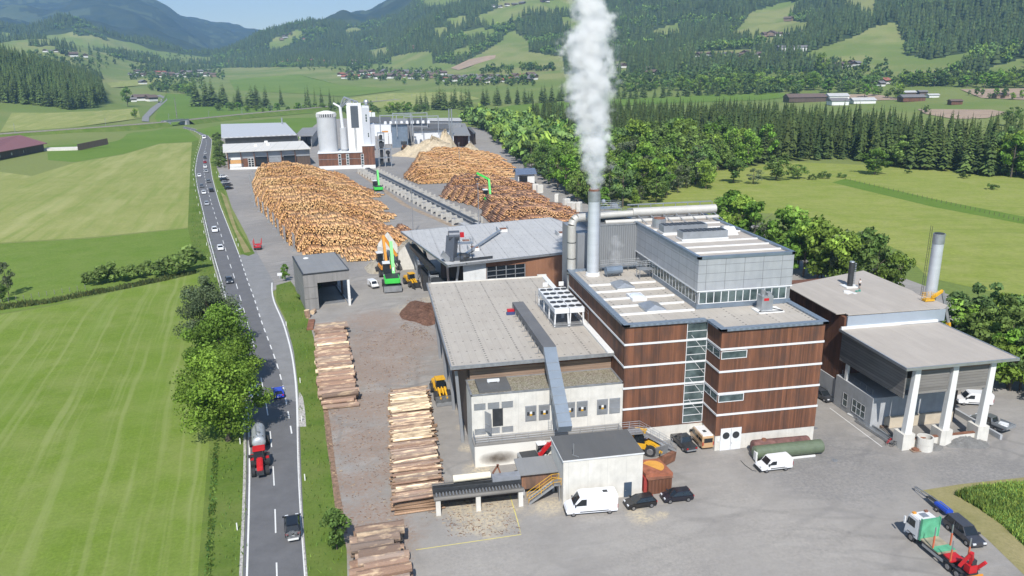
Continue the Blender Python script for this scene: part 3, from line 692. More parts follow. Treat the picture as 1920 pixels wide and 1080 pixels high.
# the metal box on top
BX = [(48.1, 105.5), (63.65, 105.5), (63.65, 139.5), (48.1, 139.5)]
wbuild(MB().prism(grow(BX, -.1), 18.9, 21.7), 'box_base', M['steel_dull'], tw)
wbuild(MB().prism(grow(BX, .02), 18.85, 19.55), 'base_flashing', M['blue_grey'], tw)
wbuild(MB().prism(grow(BX, .03), 21.7, 26.72), 'metal_cladding', M['panels'], tw)
wbuild(MB().prism(grow(BX, .10), 21.58, 21.76), 'sill_band', M['white_metal'], tw)
wbuild(coping(MB(), grow(BX, .14), 26.7, .55, .42), 'box_coping', M['blue_grey'], tw)
roof_sheet(26.78, grow(BX, -.2), 'roof_tan', tw)
window(tw, 'y', 105.57, 48.4, 62.9, 19.6, 21.55, 12, 1, .12, name='window_band'); window(tw, 'x', 48.17, 106.0, 127.5, 19.6, 21.55, 16, 1, .12, name='window_band')
u2 = MB()
for y in (108.6, 112.4, 116.2, 122.4, 126.6, 130.5): u2.box(48.7, y, 26.78, 63.2, y+.28, 26.98)
wbuild(u2, 'roof_upstand', M['white_paint'], tw)
# corrugated annex behind the chimney
wbuild(MB().prism([(40.7, 133.2), (48.08, 133.2), (48.08, 146), (40.7, 146)], 0, 26.75), 'corrugated_annex', M['corrugated'], tw)
wbuild(MB().prism([(37.2, 134.6), (40.7, 134.6), (40.7, 146), (37.2, 146)], 0, 25.2), 'side_annex', M['grey_sheet'], tw)
wbuild(coping(MB(), [(40.6, 133.1), (48.05, 133.1), (48.05, 146.1), (40.6, 146.1)], 26.75, .25, .2), 'annex_coping', M['steel_dull'], tw)
# roof lights
for cx, cy in ((41.1, 119.9), (41.6, 107.2)):
    w = wbuild(MB().box(cx-1.5, cy-1.9, 18.82, cx+1.5, cy+1.9, 19.25), 'roof_light', M['white_paint'], tw)
    v = [(cx-1.6, cy-2, 19.25), (cx+1.6, cy-2, 19.25), (cx+1.6, cy+2, 19.25), (cx-1.6, cy+2, 19.25), (cx, cy-1.2, 19.85), (cx, cy+1.2, 19.85)]
    sub(w, MB().add(v, [(0, 1, 4), (1, 2, 5, 4), (2, 3, 5), (3, 0, 4, 5)]), 'cap', M['steel'])
w = wbuild(MB().box(40.0, 111.6, 18.82, 42.4, 114.8, 19.3), 'roof_light', M['white_metal'], tw)
sub(w, MB().ball((41.2, 113.2, 19.3), 1.1, 10, 6, (1, 1.4, .25)), 'dome', plain('opal_dome', (.6, .65, .72), .2))
# chimney and its parts
ch = empty('chimney', (38.4, 128.5, 18.82), 'tall shiny steel chimney giving off white steam', 'chimney')
c_ = (38.4, 128.5)
wbuild(MB().cyl((*c_, 18.83), (*c_, 19.4), 1.35, 1.2, 20), 'base', M['white_paint'], ch, smooth=False)
k_ = N('brushed_steel'); k_.base(k_.mix(k_.ramp(k_.noise(1.0, k_.vec(1.0, 2.0, k_.mth('MULTIPLY', k_.xyz()[2], .9)), 3), .3, .7), (.55, .58, .62), (.66, .69, .73))).rough(.42).metal(.45); M['brushed'] = k_.m
wbuild(MB().cyl((*c_, 19.4), (*c_, 32.2), 1.08, 1.0, 28, cap=False), 'flue', M['brushed'], ch, smooth=True)
wbuild(MB().cyl((*c_, 32.2), (*c_, 34.0), 1.06, 1.06, 28, cap=False), 'collar', M['steel'], ch, smooth=True)
wbuild(MB().cyl((*c_, 34.0), (*c_, 34.35), .92, .92, 28, cap=False), 'rim', M['rust'], ch, smooth=True)
mb = MB()
for s in (-.2, .2): mb.cyl((39.62, 128.5+s, 19), (39.55, 128.5+s, 33.6), .03, .03, 5)
for q in range(48): mb.cyl((39.6, 128.3, 19.2+.3*q), (39.6, 128.7, 19.2+.3*q), .02, .02, 4)
for q in range(5): mb.cyl((39.0, 128.5, 20+3*q), (39.6, 128.5, 20+3*q), .03, .03, 4)
wbuild(mb, 'ladder', M['steel_dull'], ch)
# flue gas duct: up beside the chimney, elbow, then along the top of the building
fd = empty('exhaust_duct', (35.4, 131.5, 0), 'pale insulated exhaust duct bending over beside the chimney', 'duct')
pts = [(35.6, 132.8, 9), (35.6, 132.8, 27.2), (35.9, 133.0, 28.0), (36.6, 133.2, 28.4), (41, 134.2, 28.4)]
mb = MB()
for a, b in zip(pts, pts[1:]): mb.cyl(a, b, .78, .78, 18)
wbuild(mb, 'pipe', plain('insulation_jacket', (.47, .455, .42), .5, .2, .1, .5), fd)
for z in (12, 15, 18, 21, 24): wbuild(MB().cyl((35.6, 132.8, z), (35.6, 132.8, z+.14), .82, .82, 18), 'band', M['dark_metal'], fd)
rd = empty('roof_duct', (52, 136, 26.8), 'thick pale duct lying on struts along the rear of the metal roof', 'duct')
M['jacket'] = bpy.data.materials['insulation_jacket']
mb = MB().cyl((48.2, 136.2, 28.35), (64.8, 136.2, 28.35), .84, .84, 20).cyl((41, 135.8, 28.1), (48.2, 136.2, 28.2), .62, .62, 16)
wbuild(mb, 'pipe', M['jacket'], rd)
wbuild(MB().cyl((42.5, 134.8, 27.0), (64.5, 134.2, 27.15), .42, .42, 14), 'lower_pipe', M['jacket'], rd)
mb = MB()
for i in range(7):
    x = 49+2.5*i
    mb.cyl((x, 136.2, 27.6), (x, 136.2, 26.8), .09, .09, 6).cyl((x, 135.3, 27.9), (x+.9, 132.6, 26.8), .08, .08, 6).cyl((x+1.2, 138.6, 26.8), (x+1.2, 138.6, 29.4), .08, .08, 6)
mb.bar((48, 138.6, 29.4), (65, 138.6, 29.4), .2, .2).bar((48, 138.6, 28.6), (65, 138.6, 28.6), .12, .3)
wbuild(mb, 'support_frame', M['steel'], rd)
# dry coolers on the metal roof and others
for i, (x, y, lab) in enumerate(((53.3, 124.2, 'long grey ventilation unit with black louvred top, farther of two on the metal roof'), (54.4, 118.6, 'long grey ventilation unit with black louvred top, nearer of two on the metal roof'))):
    v = empty('ventilation_unit', (x, y, 26.8), lab, 'ventilation unit', 'ventilation units on the metal roof')
    wbuild(MB().box(x-4.1, y-1.3, 26.82, x+4.1, y+1.3, 27.1), 'plinth', M['white_paint'], v)
    wbuild(MB().box(x-4, y-1.2, 27.1, x+4, y+1.2, 28.3), 'housing', M['steel'], v)
    for q in range(9): wbuild(MB().box(x-3.8+.85*q, y-1.05, 28.31, x-3.15+.85*q, y+1.05, 28.36), 'louvre_panel', M['dark_metal'], v)
v = empty('roof_vent', (50.9, 129.5, 26.8), 'round grey drum vent on the metal roof', 'vent')
wbuild(MB().cyl((50.9, 129.4, 26.8), (50.9, 129.4, 28.4), 1.25, 1.25, 20), 'drum', M['steel'], v); wbuild(MB().cyl((50.9, 129.4, 28.41), (50.9, 129.4, 28.5), 1.05, 1.05, 20), 'mesh_cover', M['rust'], v)
v = empty('roof_hatch', (60.6, 121.5, 26.8), 'white sloping hatch near the edge of the metal roof', 'hatch')
wbuild(MB().prism([(119.9, 26.8), (122, 26.8), (122, 27.9), (121.6, 27.9)], 59.6, 61.6, axis='x'), 'lid', M['white_paint'], v); wbuild(MB().box(59.4, 121.9, 26.8, 59.9, 122.5, 28.0), 'motor', M['steel_dull'], v)
v = empty('roof_exhaust', (57.8, 102.6, 18.82), 'boxy grey exhaust unit on the front roof below the window band', 'ventilation unit')
wbuild(MB().box(56.3, 101.3, 18.83, 60.4, 103.9, 19.02), 'base_frame', M['white_paint'], v); wbuild(MB().box(57.0, 102, 19.02, 58.8, 103.6, 21.3), 'housing', M['steel'], v)
wbuild(MB().cyl((57.5, 102.8, 21.3), (57.5, 102.8, 22.1), .35, .35, 10).box(58.0, 102.3, 21.3, 58.7, 103.2, 21.7), 'outlet', M['steel_dull'], v); wbuild(MB().box(57.3, 101.97, 20.6, 58.1, 102.0, 21.0), 'sign_plate', M['red'], v)
wbuild(MB().bar((56.4, 101.6, 19.1), (58.6, 103.4, 19.1), .08, .1).bar((58.9, 103.3, 19.1), (60.2, 101.5, 19.1), .08, .1).bar((56.5, 101.5, 19.1), (60.2, 101.4, 19.1), .08, .08), 'tie_rod', M['dark_metal'], v)
# walkway beside the chimney
wk = empty('roof_walkway', (43, 130.5, 18.82), 'galvanised walkway with railings on the roof beside the steel chimney', 'walkway')
wbuild(MB().box(40.2, 129.9, 19.9, 47.6, 131.2, 19.98), 'grating', M['steel'], wk)
railing('railing', [(40.2, 129.9, 19.98), (47.6, 129.9, 19.98), (47.6, 131.2, 19.98)], parent=wk)
mb = MB()
for x in (40.4, 43, 45.5, 47.4): mb.cyl((x, 130, 18.83), (x, 130, 19.9), .06, .06, 6)
wbuild(mb, 'post', M['steel_dull'], wk)
wk2 = empty('roof_platform', (46.8, 124.5, 18.82), 'small steel service platform with railing beside the metal box', 'platform')
wbuild(MB().box(45.4, 123.6, 20.5, 48.0, 125.4, 20.6), 'deck', M['steel'], wk2); railing('railing', [(45.4, 125.4, 20.6), (48, 125.4, 20.6), (48, 123.6, 20.6)], parent=wk2, step=.9)
mb = MB()
for x, y in ((45.5, 123.7), (47.9, 123.7), (45.5, 125.3), (47.9, 125.3)): mb.cyl((x, y, 18.83), (x, y, 20.5), .07, .07, 6)
wbuild(mb, 'leg', M['steel'], wk2)
v = empty('steam_trap', (41.2, 126.8, 18.82), 'grey pressure drum on legs at the foot of the chimney', 'drum')
wbuild(MB().cyl((40.2, 126.6, 20.0), (43.2, 126.9, 20.0), .75, .75, 14), 'tank', M['blue_grey'], v)
mb = MB()
for x in (40.6, 42.8): mb.cyl((x, 126.7, 18.83), (x, 126.7, 19.5), .1, .1, 6)
wbuild(mb, 'leg', M['steel_dull'], v)
v = empty('catwalk_tower', (42, 139, 26.8), 'tall frame of galvanised railings behind the chimney above the corrugated annex', 'platform')
wbuild(MB().box(41, 137, 27.4, 47.6, 141, 27.5), 'deck', M['steel'], v)
railing('railing', [(41, 137, 27.5), (47.6, 137, 27.5), (47.6, 141, 27.5), (41, 141, 27.5), (41, 137, 27.5)], parent=v)
railing('upper_railing', [(42.4, 138, 29.0), (46.6, 138, 29.0), (46.6, 140.4, 29), (42.4, 140.4, 29), (42.4, 138, 29)], parent=v)
mb = MB().box(42.4, 138, 28.9, 46.6, 140.4, 28.98)
for x, y in ((42.4, 138), (46.6, 138), (46.6, 140.4), (42.4, 140.4)): mb.cyl((x, y, 27.5), (x, y, 29), .07, .07, 6)
mb.ball((43.4, 139, 30.2), .45, 10, 6).box(45, 138.6, 29, 46.2, 139.8, 29.6); wbuild(mb, 'equipment', M['steel'], v)
# ---------------- workshop with the big low roof
wh = empty('workshop_hall', (22, 120, 0), 'wide low workshop with a flat beige membrane roof', 'building')
RF = [(10.0, 104.5), (34.9, 104.9), (34.9, 150.3), (10.2, 150.8)]
wbuild(MB().prism([(12.6, 106.6), (34.9, 106.6), (34.9, 149.8), (12.6, 149.8)], 0, 12.3), 'wall', M['boards_dark'], wh)
roof_sheet(12.98, RF, 'roof_light', wh, 'roof'); wbuild(coping(MB(), grow(RF, .06), 12.55, .22, .5), 'fascia', M['steel_dull'], wh)
wbuild(MB().prism(grow(RF, -.3), 12.2, 12.82), 'eaves_soffit', M['boards_red'], wh)
wbuild(MB().box(13.0, 106.2, 9.4, 34.9, 106.6, 11.9), 'slatted_wall', M['slats_brown'], wh)
wbuild(MB().box(33.9, 104.9, 12.99, 34.88, 150.2, 13.25), 'wall_kerb', M['white_paint'], wh)
wbuild(MB().box(33.0, 150.0, 12.99, 34.9, 150.5, 13.5).box(11, 150.0, 12.99, 33, 150.4, 13.2), 'rear_parapet', M['concrete'], wh)
for y in (106.2, 118, 130, 142): wbuild(MB().bar((10.9, y, 12.4), (11.6, y, .0), .45, .55), 'column', M['grey_sheet'], wh)
# dry cooler with twenty fans
dc = empty('dry_cooler', (31.5, 124.8, 13), 'white dry cooler on legs with rows of round black fans', 'cooling unit')
for s in (0, 1):
    x0 = 29.0+2.6*s
    wbuild(MB().box(x0, 118.6, 15.3, x0+2.5, 131.4, 16.1), 'casing', M['white_metal'], dc)
    for y in (118.8, 123, 127, 131.1):
        for x in (x0+.15, x0+2.3): wbuild(MB().bar((x, y, 15.3), (x+(.12 if x > x0+1 else -.12), y, 13.0), .22, .22), 'leg', M['white_metal'], dc)
    for r_ in range(5):
        for c in range(2):
            cx, cy = x0+.65+1.2*c, 119.9+2.55*r_
            f_ = wbuild(MB().cyl((cx, cy, 16.1), (cx, cy, 16.22), .56, .56, 16), 'fan', M['dark_metal'], dc)
for a, b in (((28.6, 118, 13), (28.6, 131.8, 13)), ((34.6, 118, 13), (34.6, 131.8, 13))): railing('railing', [a, (a[0], b[1], 13)] if True else [], parent=dc, h=2.6, rails=(2.6, 2.1), step=2.2)
wbuild(MB().box(28.9, 118.6, 13.3, 34, 118.7, 13.4).box(28.9, 118.2, 13.0, 34.2, 131.6, 13.05), 'base_frame', M['steel_dull'], dc)
for x in (30, 33): wbuild(MB().box(x, 131.9, 16.2, x+.9, 132.0, 17.0).cyl((x+.45, 132, 13), (x+.45, 132, 16.2), .05, .05, 5), 'sign_plate', M['white_paint'], dc)
# the enclosed conveyor that comes down over the roof edge
cv = empty('conveyor_duct', (25, 110, 13), 'blue grey enclosed conveyor running over the workshop roof and down to the white hut', 'conveyor')
def boxtube(pts, w, h):
    mb = MB()
    for a, b in zip(pts, pts[1:]): mb.bar(a, b, w, h)
    return mb
P0 = [(24.9, 129.8, 13.8), (25.15, 106.0, 13.9)]; P1 = [(25.15, 106.0, 13.9), (24.9, 103.2, 12.5), (24.4, 93.6, 6.9)]
wbuild(boxtube(P0, 2.0, 1.1), 'roof_casing', roofing('duct_cover', (.12, .122, .128), 1.9, 9, False, .2, (.2, .2, .2)), cv)
wbuild(boxtube(P1, 1.9, 1.3), 'sloping_casing', plain('duct_sheet', (.27, .315, .365), .4, .4, .08, .4), cv)
mb = MB()
for i in range(8):
    a = Vector((24.9, 103.2, 12.5)).lerp(Vector((24.4, 93.6, 6.9)), i/7.5); b = a + Vector((0, -.04, -.02)); mb.bar(a, b, 1.98, 1.38)
wbuild(mb, 'joint_flange', M['steel_dull'], cv)
mb = MB()
for i in range(9): y = 128-2.6*i; mb.bar((23.7, y, 13), (23.7, y, 14.1), .1, .1).bar((26.1, y, 13), (26.1, y, 14.1), .1, .1).bar((23.2, y, 13.05), (26.6, y, 13.05), .14, .08)
wbuild(mb, 'support', M['steel_dull'], cv)
wbuild(MB().box(22.6, 127.3, 13.2, 23.8, 128.2, 13.7), 'drive_motor', M['red'], cv); wbuild(MB().box(22.3, 126.6, 13.0, 23.8, 127.2, 13.4), 'motor_guard', plain('guard_blue', (.04, .06, .16), .5), cv)
# ---------------- white concrete building in front
cb = empty('concrete_annex', (23, 100, 0), 'white concrete annex with a gravel roof, grey hatches and a railed terrace', 'building')
wbuild(MB().prism([(12.4, 100.4), (34.96, 100.4), (34.96, 106.15), (12.4, 106.15)], 0, 9.98), 'upper_wall', M['concrete'], cb)
lo = wbuild(MB().prism([(12.35, 97.9), (34.3, 98.0), (34.3, 100.39), (12.35, 100.39)], 0, 3.35), 'lower_wall', M['concrete'], cb)
wbuild(MB().prism([(12.3, 97.8), (34.4, 97.9), (34.4, 100.38), (12.3, 100.38)], 3.36, 3.56), 'terrace_deck', M['slats_grey'], cb)
railing('railing', [(12.5, 100.3, 3.55), (12.5, 98.0, 3.55), (33.6, 98.1, 3.55)], parent=cb, step=1.9)
wbuild(coping(MB(), [(12.3, 100.3), (34.95, 100.3), (34.95, 106.14), (12.3, 106.14)], 9.98, .25, .16), 'coping', M['steel_dull'], cb)
k_ = N('gravel_roof'); q_ = k_.ramp(k_.noise(4.5, detail=4, rough=.75), .35, .65); w_ = k_.ramp(k_.noise(.8, detail=3), .4, .6)
k_.base(k_.mix(q_, k_.mix(w_, (.075, .055, .02), (.10, .095, .03)), (.34, .31, .26))); wbuild(MB().box(12.56, 100.56, 9.9, 34.7, 106.1, 10.06), 'gravel_roof', k_.m, cb)
rh = wbuild(MB().box(13.6, 100.9, 10.06, 18.3, 105.4, 10.45), 'roof_slab', M['roof_dark'], cb); sub(rh, MB().box(15.2, 103.4, 10.6, 17.0, 103.8, 10.95).box(15.3, 103.5, 10.45, 15.5, 103.7, 10.6).box(16.7, 103.5, 10.45, 16.9, 103.7, 10.6), 'vent_cowl', M['white_metal'])
soot = MB()
for x0 in (12.75, 14.75, 16.75): window(cb, 'y', 100.38, x0, x0+1.65, 7.75, 8.7, 1, 6, .07, 'steel', 'steel_dull', 'vent_grille')
for x0 in (12.75, 14.75, 16.75): window(cb, 'y', 100.38, x0, x0+1.65, 3.9, 4.75, 1, 6, .07, 'steel', 'steel_dull', 'vent_grille')
for x0 in (20.2, 22.2, 26.0, 27.9, 31.0, 32.9):
    h_ = wbuild(MB().box(x0, 100.3, 5.3, x0+1.65, 100.39, 7.7), 'grey_hatch', M['grey_sheet'], cb)
    sub(h_, MB().box(x0+.1, 100.27, 6.95, x0+1.55, 100.31, 7.6), 'panel', M['steel']); sub(h_, MB().box(x0+.1, 100.27, 5.4, x0+1.55, 100.31, 6.2), 'panel', M['steel'])
    if x0 < 32: sub(h_, MB().box(x0+.25, 100.25, 6.2, x0+1.4, 100.3, 6.75), 'locking_bar', M['dark_metal']); sub(h_, MB().box(x0+.65, 100.23, 6.45, x0+1.0, 100.26, 6.8), 'label', M['white_paint']); sub(h_, MB().box(x0+.65, 100.23, 6.15, x0+1.0, 100.26, 6.4), 'warning_label', M['yellow'])
wbuild(MB().box(15.4, 100.3, 5.0, 16.9, 100.385, 7.7), 'dark_doorway_sheet', M['dark_metal'], cb)  # dark sheet on the wall, painted shade for the inside of a doorway
sub(wbuild(MB().box(14.55, 98.9, 4.6, 14.65, 100.3, 7.6, rz=R(28)), 'open_door', M['grey_sheet'], cb), MB().box(14.5, 98.95, 5.7, 14.7, 100.2, 5.85, rz=R(28)), 'crossbar', M['steel'])
wbuild(MB().box(15.4, 100.33, 6.2, 16.9, 100.37, 6.35), 'orange_rail', M['orange'], cb)
wbuild(MB().cyl((23.9, 100.25, 7.8), (23.9, 100.25, 11.2), .14, .14, 8).bar((23.9, 100.2, 11.2), (24.1, 101.6, 10.6), .2, .2), 'downpipe', M['steel'], cb)
mb = MB()
for s in (0, .5): mb.cyl((23.6+s, 100.2, 3.56), (23.6+s, 100.2, 5.2), .03, .03, 5)
for q in range(5): mb.cyl((23.6, 100.2, 3.8+.3*q), (24.1, 100.2, 3.8+.3*q), .025, .025, 5)
wbuild(mb, 'ladder', M['steel'], cb)
def sootmat():
    k = N('sooted_concrete'); x, y, z = k.xyz()
    dx = k.mth('DIVIDE', k.mth('SUBTRACT', x, 15.8), 3.0); dz = k.mth('DIVIDE', k.mth('SUBTRACT', z, 1.2), 1.1)
    d = k.mth('ADD', k.mth('MULTIPLY', dx, dx), k.mth('MULTIPLY', dz, dz)); d = k.mth('ADD', d, k.mth('MULTIPLY', k.noise(.9, detail=4), .8))
    c = k.mix(k.ramp(d, 1.5, .35), k.mix(k.noise(.7), (.62, .60, .55), (.70, .68, .63)), (.11, .09, .07)); k.base(c).rough(.85); return k.m
wbuild(MB().box(12.45, 97.86, .02, 22.0, 97.93, 3.3), 'sooted_face', sootmat(), cb)
# stairs down from the terrace
st = empty('steel_stairs', (34.6, 97, 0), 'galvanised steel stairs with railings between the white annex and the tower', 'stairs')
wbuild(MB().box(33.8, 96.6, 3.4, 37.0, 98.4, 3.5), 'landing', M['steel'], st)
mb = MB()
for q in range(14): mb.box(37.0+.36*q, 96.7, 3.25-.235*q, 37.34+.36*q, 98.2, 3.3-.235*q)
wbuild(mb, 'tread', M['steel'], st)
wbuild(MB().bar((37, 96.65, 3.3), (42.2, 96.65, -.05), .08, .3).bar((37, 98.25, 3.3), (42.2, 98.25, -.05), .08, .3), 'stringer', M['steel'], st)
railing('railing', [(33.8, 98.4, 3.5), (37, 98.4, 3.5), (42.2, 98.3, .05)], parent=st, step=1.3); railing('railing', [(34.6, 96.6, 3.5), (37, 96.6, 3.5), (42.2, 96.6, .05)], parent=st, step=1.3)
# ---------------- small white hut in the foreground
hb = empty('white_hut', (27.7, 89.5, 0), 'small white concrete hut with a flat dark roof and a grey door', 'building')
HB = [(22.3, 86.2), (33.05, 86.2), (33.05, 92.9), (22.3, 92.9)]
wbuild(MB().prism(HB, 0, 6.1), 'wall', M['concrete'], hb); wbuild(MB().prism(grow(HB, .12), 6.1, 6.28), 'roof_edge', M['white_metal'], hb)
roof_sheet(6.36, grow(HB, .06), 'roof_dark', hb, 'roof')
d_ = wbuild(MB().box(30.55, 86.12, 0, 31.6, 86.2, 2.15), 'door', plain('door_slate', (.05, .075, .11), .5), hb); sub(d_, MB().cyl((30.75, 86.05, 1.0), (30.75, 86.13, 1.0), .05, .05, 6), 'handle', M['steel'])
wbuild(MB().cyl((23.9, 87.2, 6.36), (23.9, 87.2, 8.0), .06, .06, 6).bar((23.7, 87.2, 6.45), (24.4, 86.4, 6.45), .08, .1), 'vent_pipe', M['steel_dull'], hb)
# timber shed, conveyor deck and yellow stairs beside it
ws = empty('timber_shed', (20, 91, 0), 'small timber shed with a grey sloping roof against the white hut', 'shed')
wbuild(MB().prism([(17.4, 89.3), (22.2, 89.3), (22.2, 92.3), (17.4, 92.3)], .9, 3.2), 'wall', boards('shed_boards', (.13, .085, .06), (.26, .13, .075), .22, True, (.045, .042, .04), .8), ws)
wbuild(MB().add([(17.0, 88.8, 3.2), (22.28, 88.8, 3.2), (22.28, 92.6, 3.6), (17.0, 92.6, 3.6), (17.0, 88.8, 3.35), (22.28, 88.8, 3.35), (22.28, 92.6, 3.75), (17.0, 92.6, 3.75)], [(3, 2, 1, 0), (4, 5, 6, 7), (0, 1, 5, 4), (1, 2, 6, 5), (2, 3, 7, 6), (3, 0, 4, 7)]), 'roof', M['roof_mid'], ws)
for x in (17.7, 21.8): wbuild(MB().box(x-.15, 89.4, 0, x+.15, 92.2, .9), 'footing', M['concrete_grey'], ws)
cd_ = empty('log_conveyor', (11, 88.3, 0), 'raised roller conveyor deck on concrete posts carrying a pale squared log', 'conveyor')
wbuild(MB().box(5.6, 86.6, 2.2, 17.2, 86.8, 2.75).box(5.6, 89.8, 2.2, 17.2, 90.0, 2.75).box(5.6, 86.8, 2.15, 17.2, 89.8, 2.25), 'deck_frame', M['slats_grey'], cd_)
mb = MB()
for q in range(26): mb.cyl((6+.43*q, 86.95, 2.5), (6+.43*q, 88.0, 2.5), .1, .1, 7)
wbuild(mb, 'roller', M['steel_dull'], cd_)
wbuild(MB().box(5.6, 88.2, 2.3, 17.2, 88.35, 3.0).box(5.6, 89.1, 2.3, 17.2, 89.25, 2.9).box(5.6, 88.4, 2.4, 17.2, 89.0, 2.5), 'chain_trough', M['dark_metal'], cd_)
wbuild(MB().box(13.4, 88.4, 2.6, 17.1, 89.7, 3.5), 'scanner_housing', plain('scanner_grey', (.22, .23, .25), .5), cd_)
wbuild(MB().bar((13.6, 89.6, 3.6), (14.4, 89.6, 4.8), .2, .2).bar((14.6, 89.6, 3.6), (14.2, 89.6, 4.8), .2, .2), 'rusty_arm', M['rust'], cd_)
for x in (6.1, 11.25, 16.8): wbuild(MB().box(x-.3, 86.7, 0, x+.3, 87.3, 2.18), 'concrete_post', M['concrete'], cd_)
wbuild(MB().box(5.9, 89.6, 0, 17, 89.7, 2.15), 'skirt', M['boards_dark'], cd_)
tag(MB().cyl((8.4, 89.75, 3.3), (13.3, 89.75, 3.35), .48, .44, 12).build('squared_log', plain('fresh_wood', (.78, .70, .54), .7, var=.08)), 'freshly peeled pale log lying on the conveyor deck', 'log')
ys = empty('yellow_stairs', (20.3, 88, 0), 'steel stairs with yellow handrails leading up to the timber shed', 'stairs')
mb = MB()
for q in range(9): mb.box(18.0+.36*q, 87.0, .2+.24*q, 18.4+.36*q, 88.1, .26+.24*q)
mb.box(21.2, 86.9, 2.3, 22.2, 88.4, 2.36); wbuild(mb, 'tread', M['steel_dull'], ys)
wbuild(MB().bar((17.9, 86.95, .05), (21.2, 86.95, 2.3), .08, .28).bar((17.9, 88.15, .05), (21.2, 88.15, 2.3), .08, .28).cyl((22, 87, 0), (22, 87, 2.3), .08, .08, 6), 'stringer', M['steel'], ys)
for y in (86.95, 88.15): railing('handrail', [(17.9, y, .05), (21.2, y, 2.3), (22.2, y, 2.3)], parent=ys, mat='yellow', rails=(1.05, .55), r=.035)
# ================================================================== THE OTHER BUILDINGS
# ---------------- open storage building at the right
sb = empty('storage_building', (82, 100, 0), 'storage building with slatted upper walls and a pale sloping canopy on white columns', 'building')
wbuild(MB().prism([(74.6, 107), (92.6, 107), (92.6, 129.5), (74.6, 129.5)], 4.2, 15.1), 'upper_wall', M['boards_red'], sb)
wbuild(MB().prism([(74.4, 106.9), (92.8, 106.9), (92.8, 129.7), (74.4, 129.7)], 0, 4.2), 'base_wall', M['concrete_grey'], sb)
roof_sheet(15.55, [(73.6, 107.9), (75.2, 107.9), (75.2, 107.0), (92.9, 106.9), (94.2, 108), (94.6, 131.5), (74.2, 124.9)], 'roof_tan', sb, 'upper_roof')
wbuild(MB().box(74.9, 106.6, 13.4, 92.8, 106.9, 15.35), 'blue_panel', plain('pale_blue_panel', (.36, .41, .47), .4, .3, .05, .3), sb)
wbuild(MB().prism([(73.4, 106.4), (94.8, 106.4), (94.9, 131.8), (74, 125.2)], 15.1, 15.38), 'roof_edge', M['dark_metal'], sb) if False else None
RC = [(72.9, 89.3), (91.3, 89.4), (91.6, 106.35), (73.6, 106.6)]
wbuild(MB().prism(RC, 13.05, 13.32), 'canopy_roof', M['roof_tan'], sb); wbuild(coping(MB(), grow(RC, .05), 12.98, .2, .42), 'canopy_edge', M['steel'], sb)
wbuild(MB().box(73.8, 106.3, 13.33, 91.4, 106.58, 13.75), 'wall_flashing', M['white_paint'], sb)
wbuild(MB().box(74.2, 97.6, 0, 74.55, 106.9, 5.2).box(74.2, 97.2, 0, 88.6, 97.6, 5.2), 'lower_wall', M['concrete_grey'], sb)
wbuild(MB().box(74.55, 97.6, 5.0, 90, 107, 5.2), 'gallery_floor', M['concrete_grey'], sb)
wbuild(MB().box(89.0, 97.6, 0, 89.4, 107, 13), 'end_wall', M['boards_dark'], sb)
wbuild(MB().box(76.6, 96.9, 0, 88.5, 97.2, 1.9), 'sunlit_lining', plain('sunlit_beige_boards', (.46, .40, .31), .8, var=.12, scale=.6), sb)  # beige boards; the sunlit foot of the bay wall is put into their colour
wbuild(MB().box(74.2, 90.9, 8.0, 74.4, 106.6, 12.9), 'side_slats', M['slats_grey'], sb)
wbuild(MB().box(76.3, 90.6, 8.6, 81.1, 90.8, 12.9), 'front_slats', M['slats_grey'], sb); wbuild(MB().box(82.1, 90.6, 8.6, 87.5, 90.8, 12.9), 'front_slats', M['slats_grey'], sb)
wbuild(MB().bar((76.2, 90.6, 12.4), (87.9, 90.6, 12.4), .1, .5), 'beam', M['slats_brown'], sb)
for x, x1 in ((75.45, 75.75), (81.7, 81.9), (87.9, 88.1)):
    wbuild(MB().box(x-.95, 90.0, 0, x+.95, 92.2, 2.5), 'pedestal', M['concrete'], sb)
    v = [(x-.55, 90.3, 2.5), (x+.55, 90.3, 2.5), (x+.55, 91.2, 2.5), (x-.55, 91.2, 2.5), (x1-.42, 90.3, 13.05), (x1+.42, 90.3, 13.05), (x1+.42, 91.0, 13.05), (x1-.42, 91.0, 13.05)]
    wbuild(MB().add(v, [(3, 2, 1, 0), (4, 5, 6, 7), (0, 1, 5, 4), (1, 2, 6, 5), (2, 3, 7, 6), (3, 0, 4, 7)]), 'column', M['white_paint'], sb)
wbuild(MB().box(74.35, 104.4, 4.2, 74.75, 105.0, 13), 'corner_post', M['white_paint'], sb)
wbuild(MB().box(76.4, 90.5, 0, 87, 90.9, 1.35), 'front_wall', M['concrete'], sb); wbuild(MB().box(76.4, 90.45, 1.35, 87, 90.95, 1.5), 'wall_cap', M['rust'], sb)
for y0, y1 in ((98.6, 102.0), (103.2, 104.5)): window(sb, 'x', 74.18, y0, y1, .9, 3.2, 3 if y0 < 100 else 1, 2, .1)
railing('railing', [(74.6, 98, 5.2), (74.6, 106, 5.2)], parent=sb, mat='steel_dull'); wbuild(MB().box(79.2, 97.8, 5.2, 79.8, 98.4, 12.9), 'timber_post', M['slats_brown'], sb)
wbuild(MB().box(81, 99, 5.2, 85, 102, 7.2), 'machine', M['steel_dull'], sb)
wbuild(MB().box(91.0, 90.0, 0, 91.4, 106, .8), 'kerb_wall', M['concrete_grey'], sb)
o = MB().cyl((95.4, 113.6, 0), (95.4, 113.6, 24.9), .95, .92, 24, cap=False).build('flue', M['brushed'], None, smooth=True)
sc_ = empty('right_stack', (95.4, 113.6, 0), 'free standing shiny steel stack with a ladder behind the storage building', 'chimney'); sc_.name = 'steel_stack'
o.parent = sc_; o.matrix_parent_inverse = Matrix.Translation((-95.4, -113.6, 0))
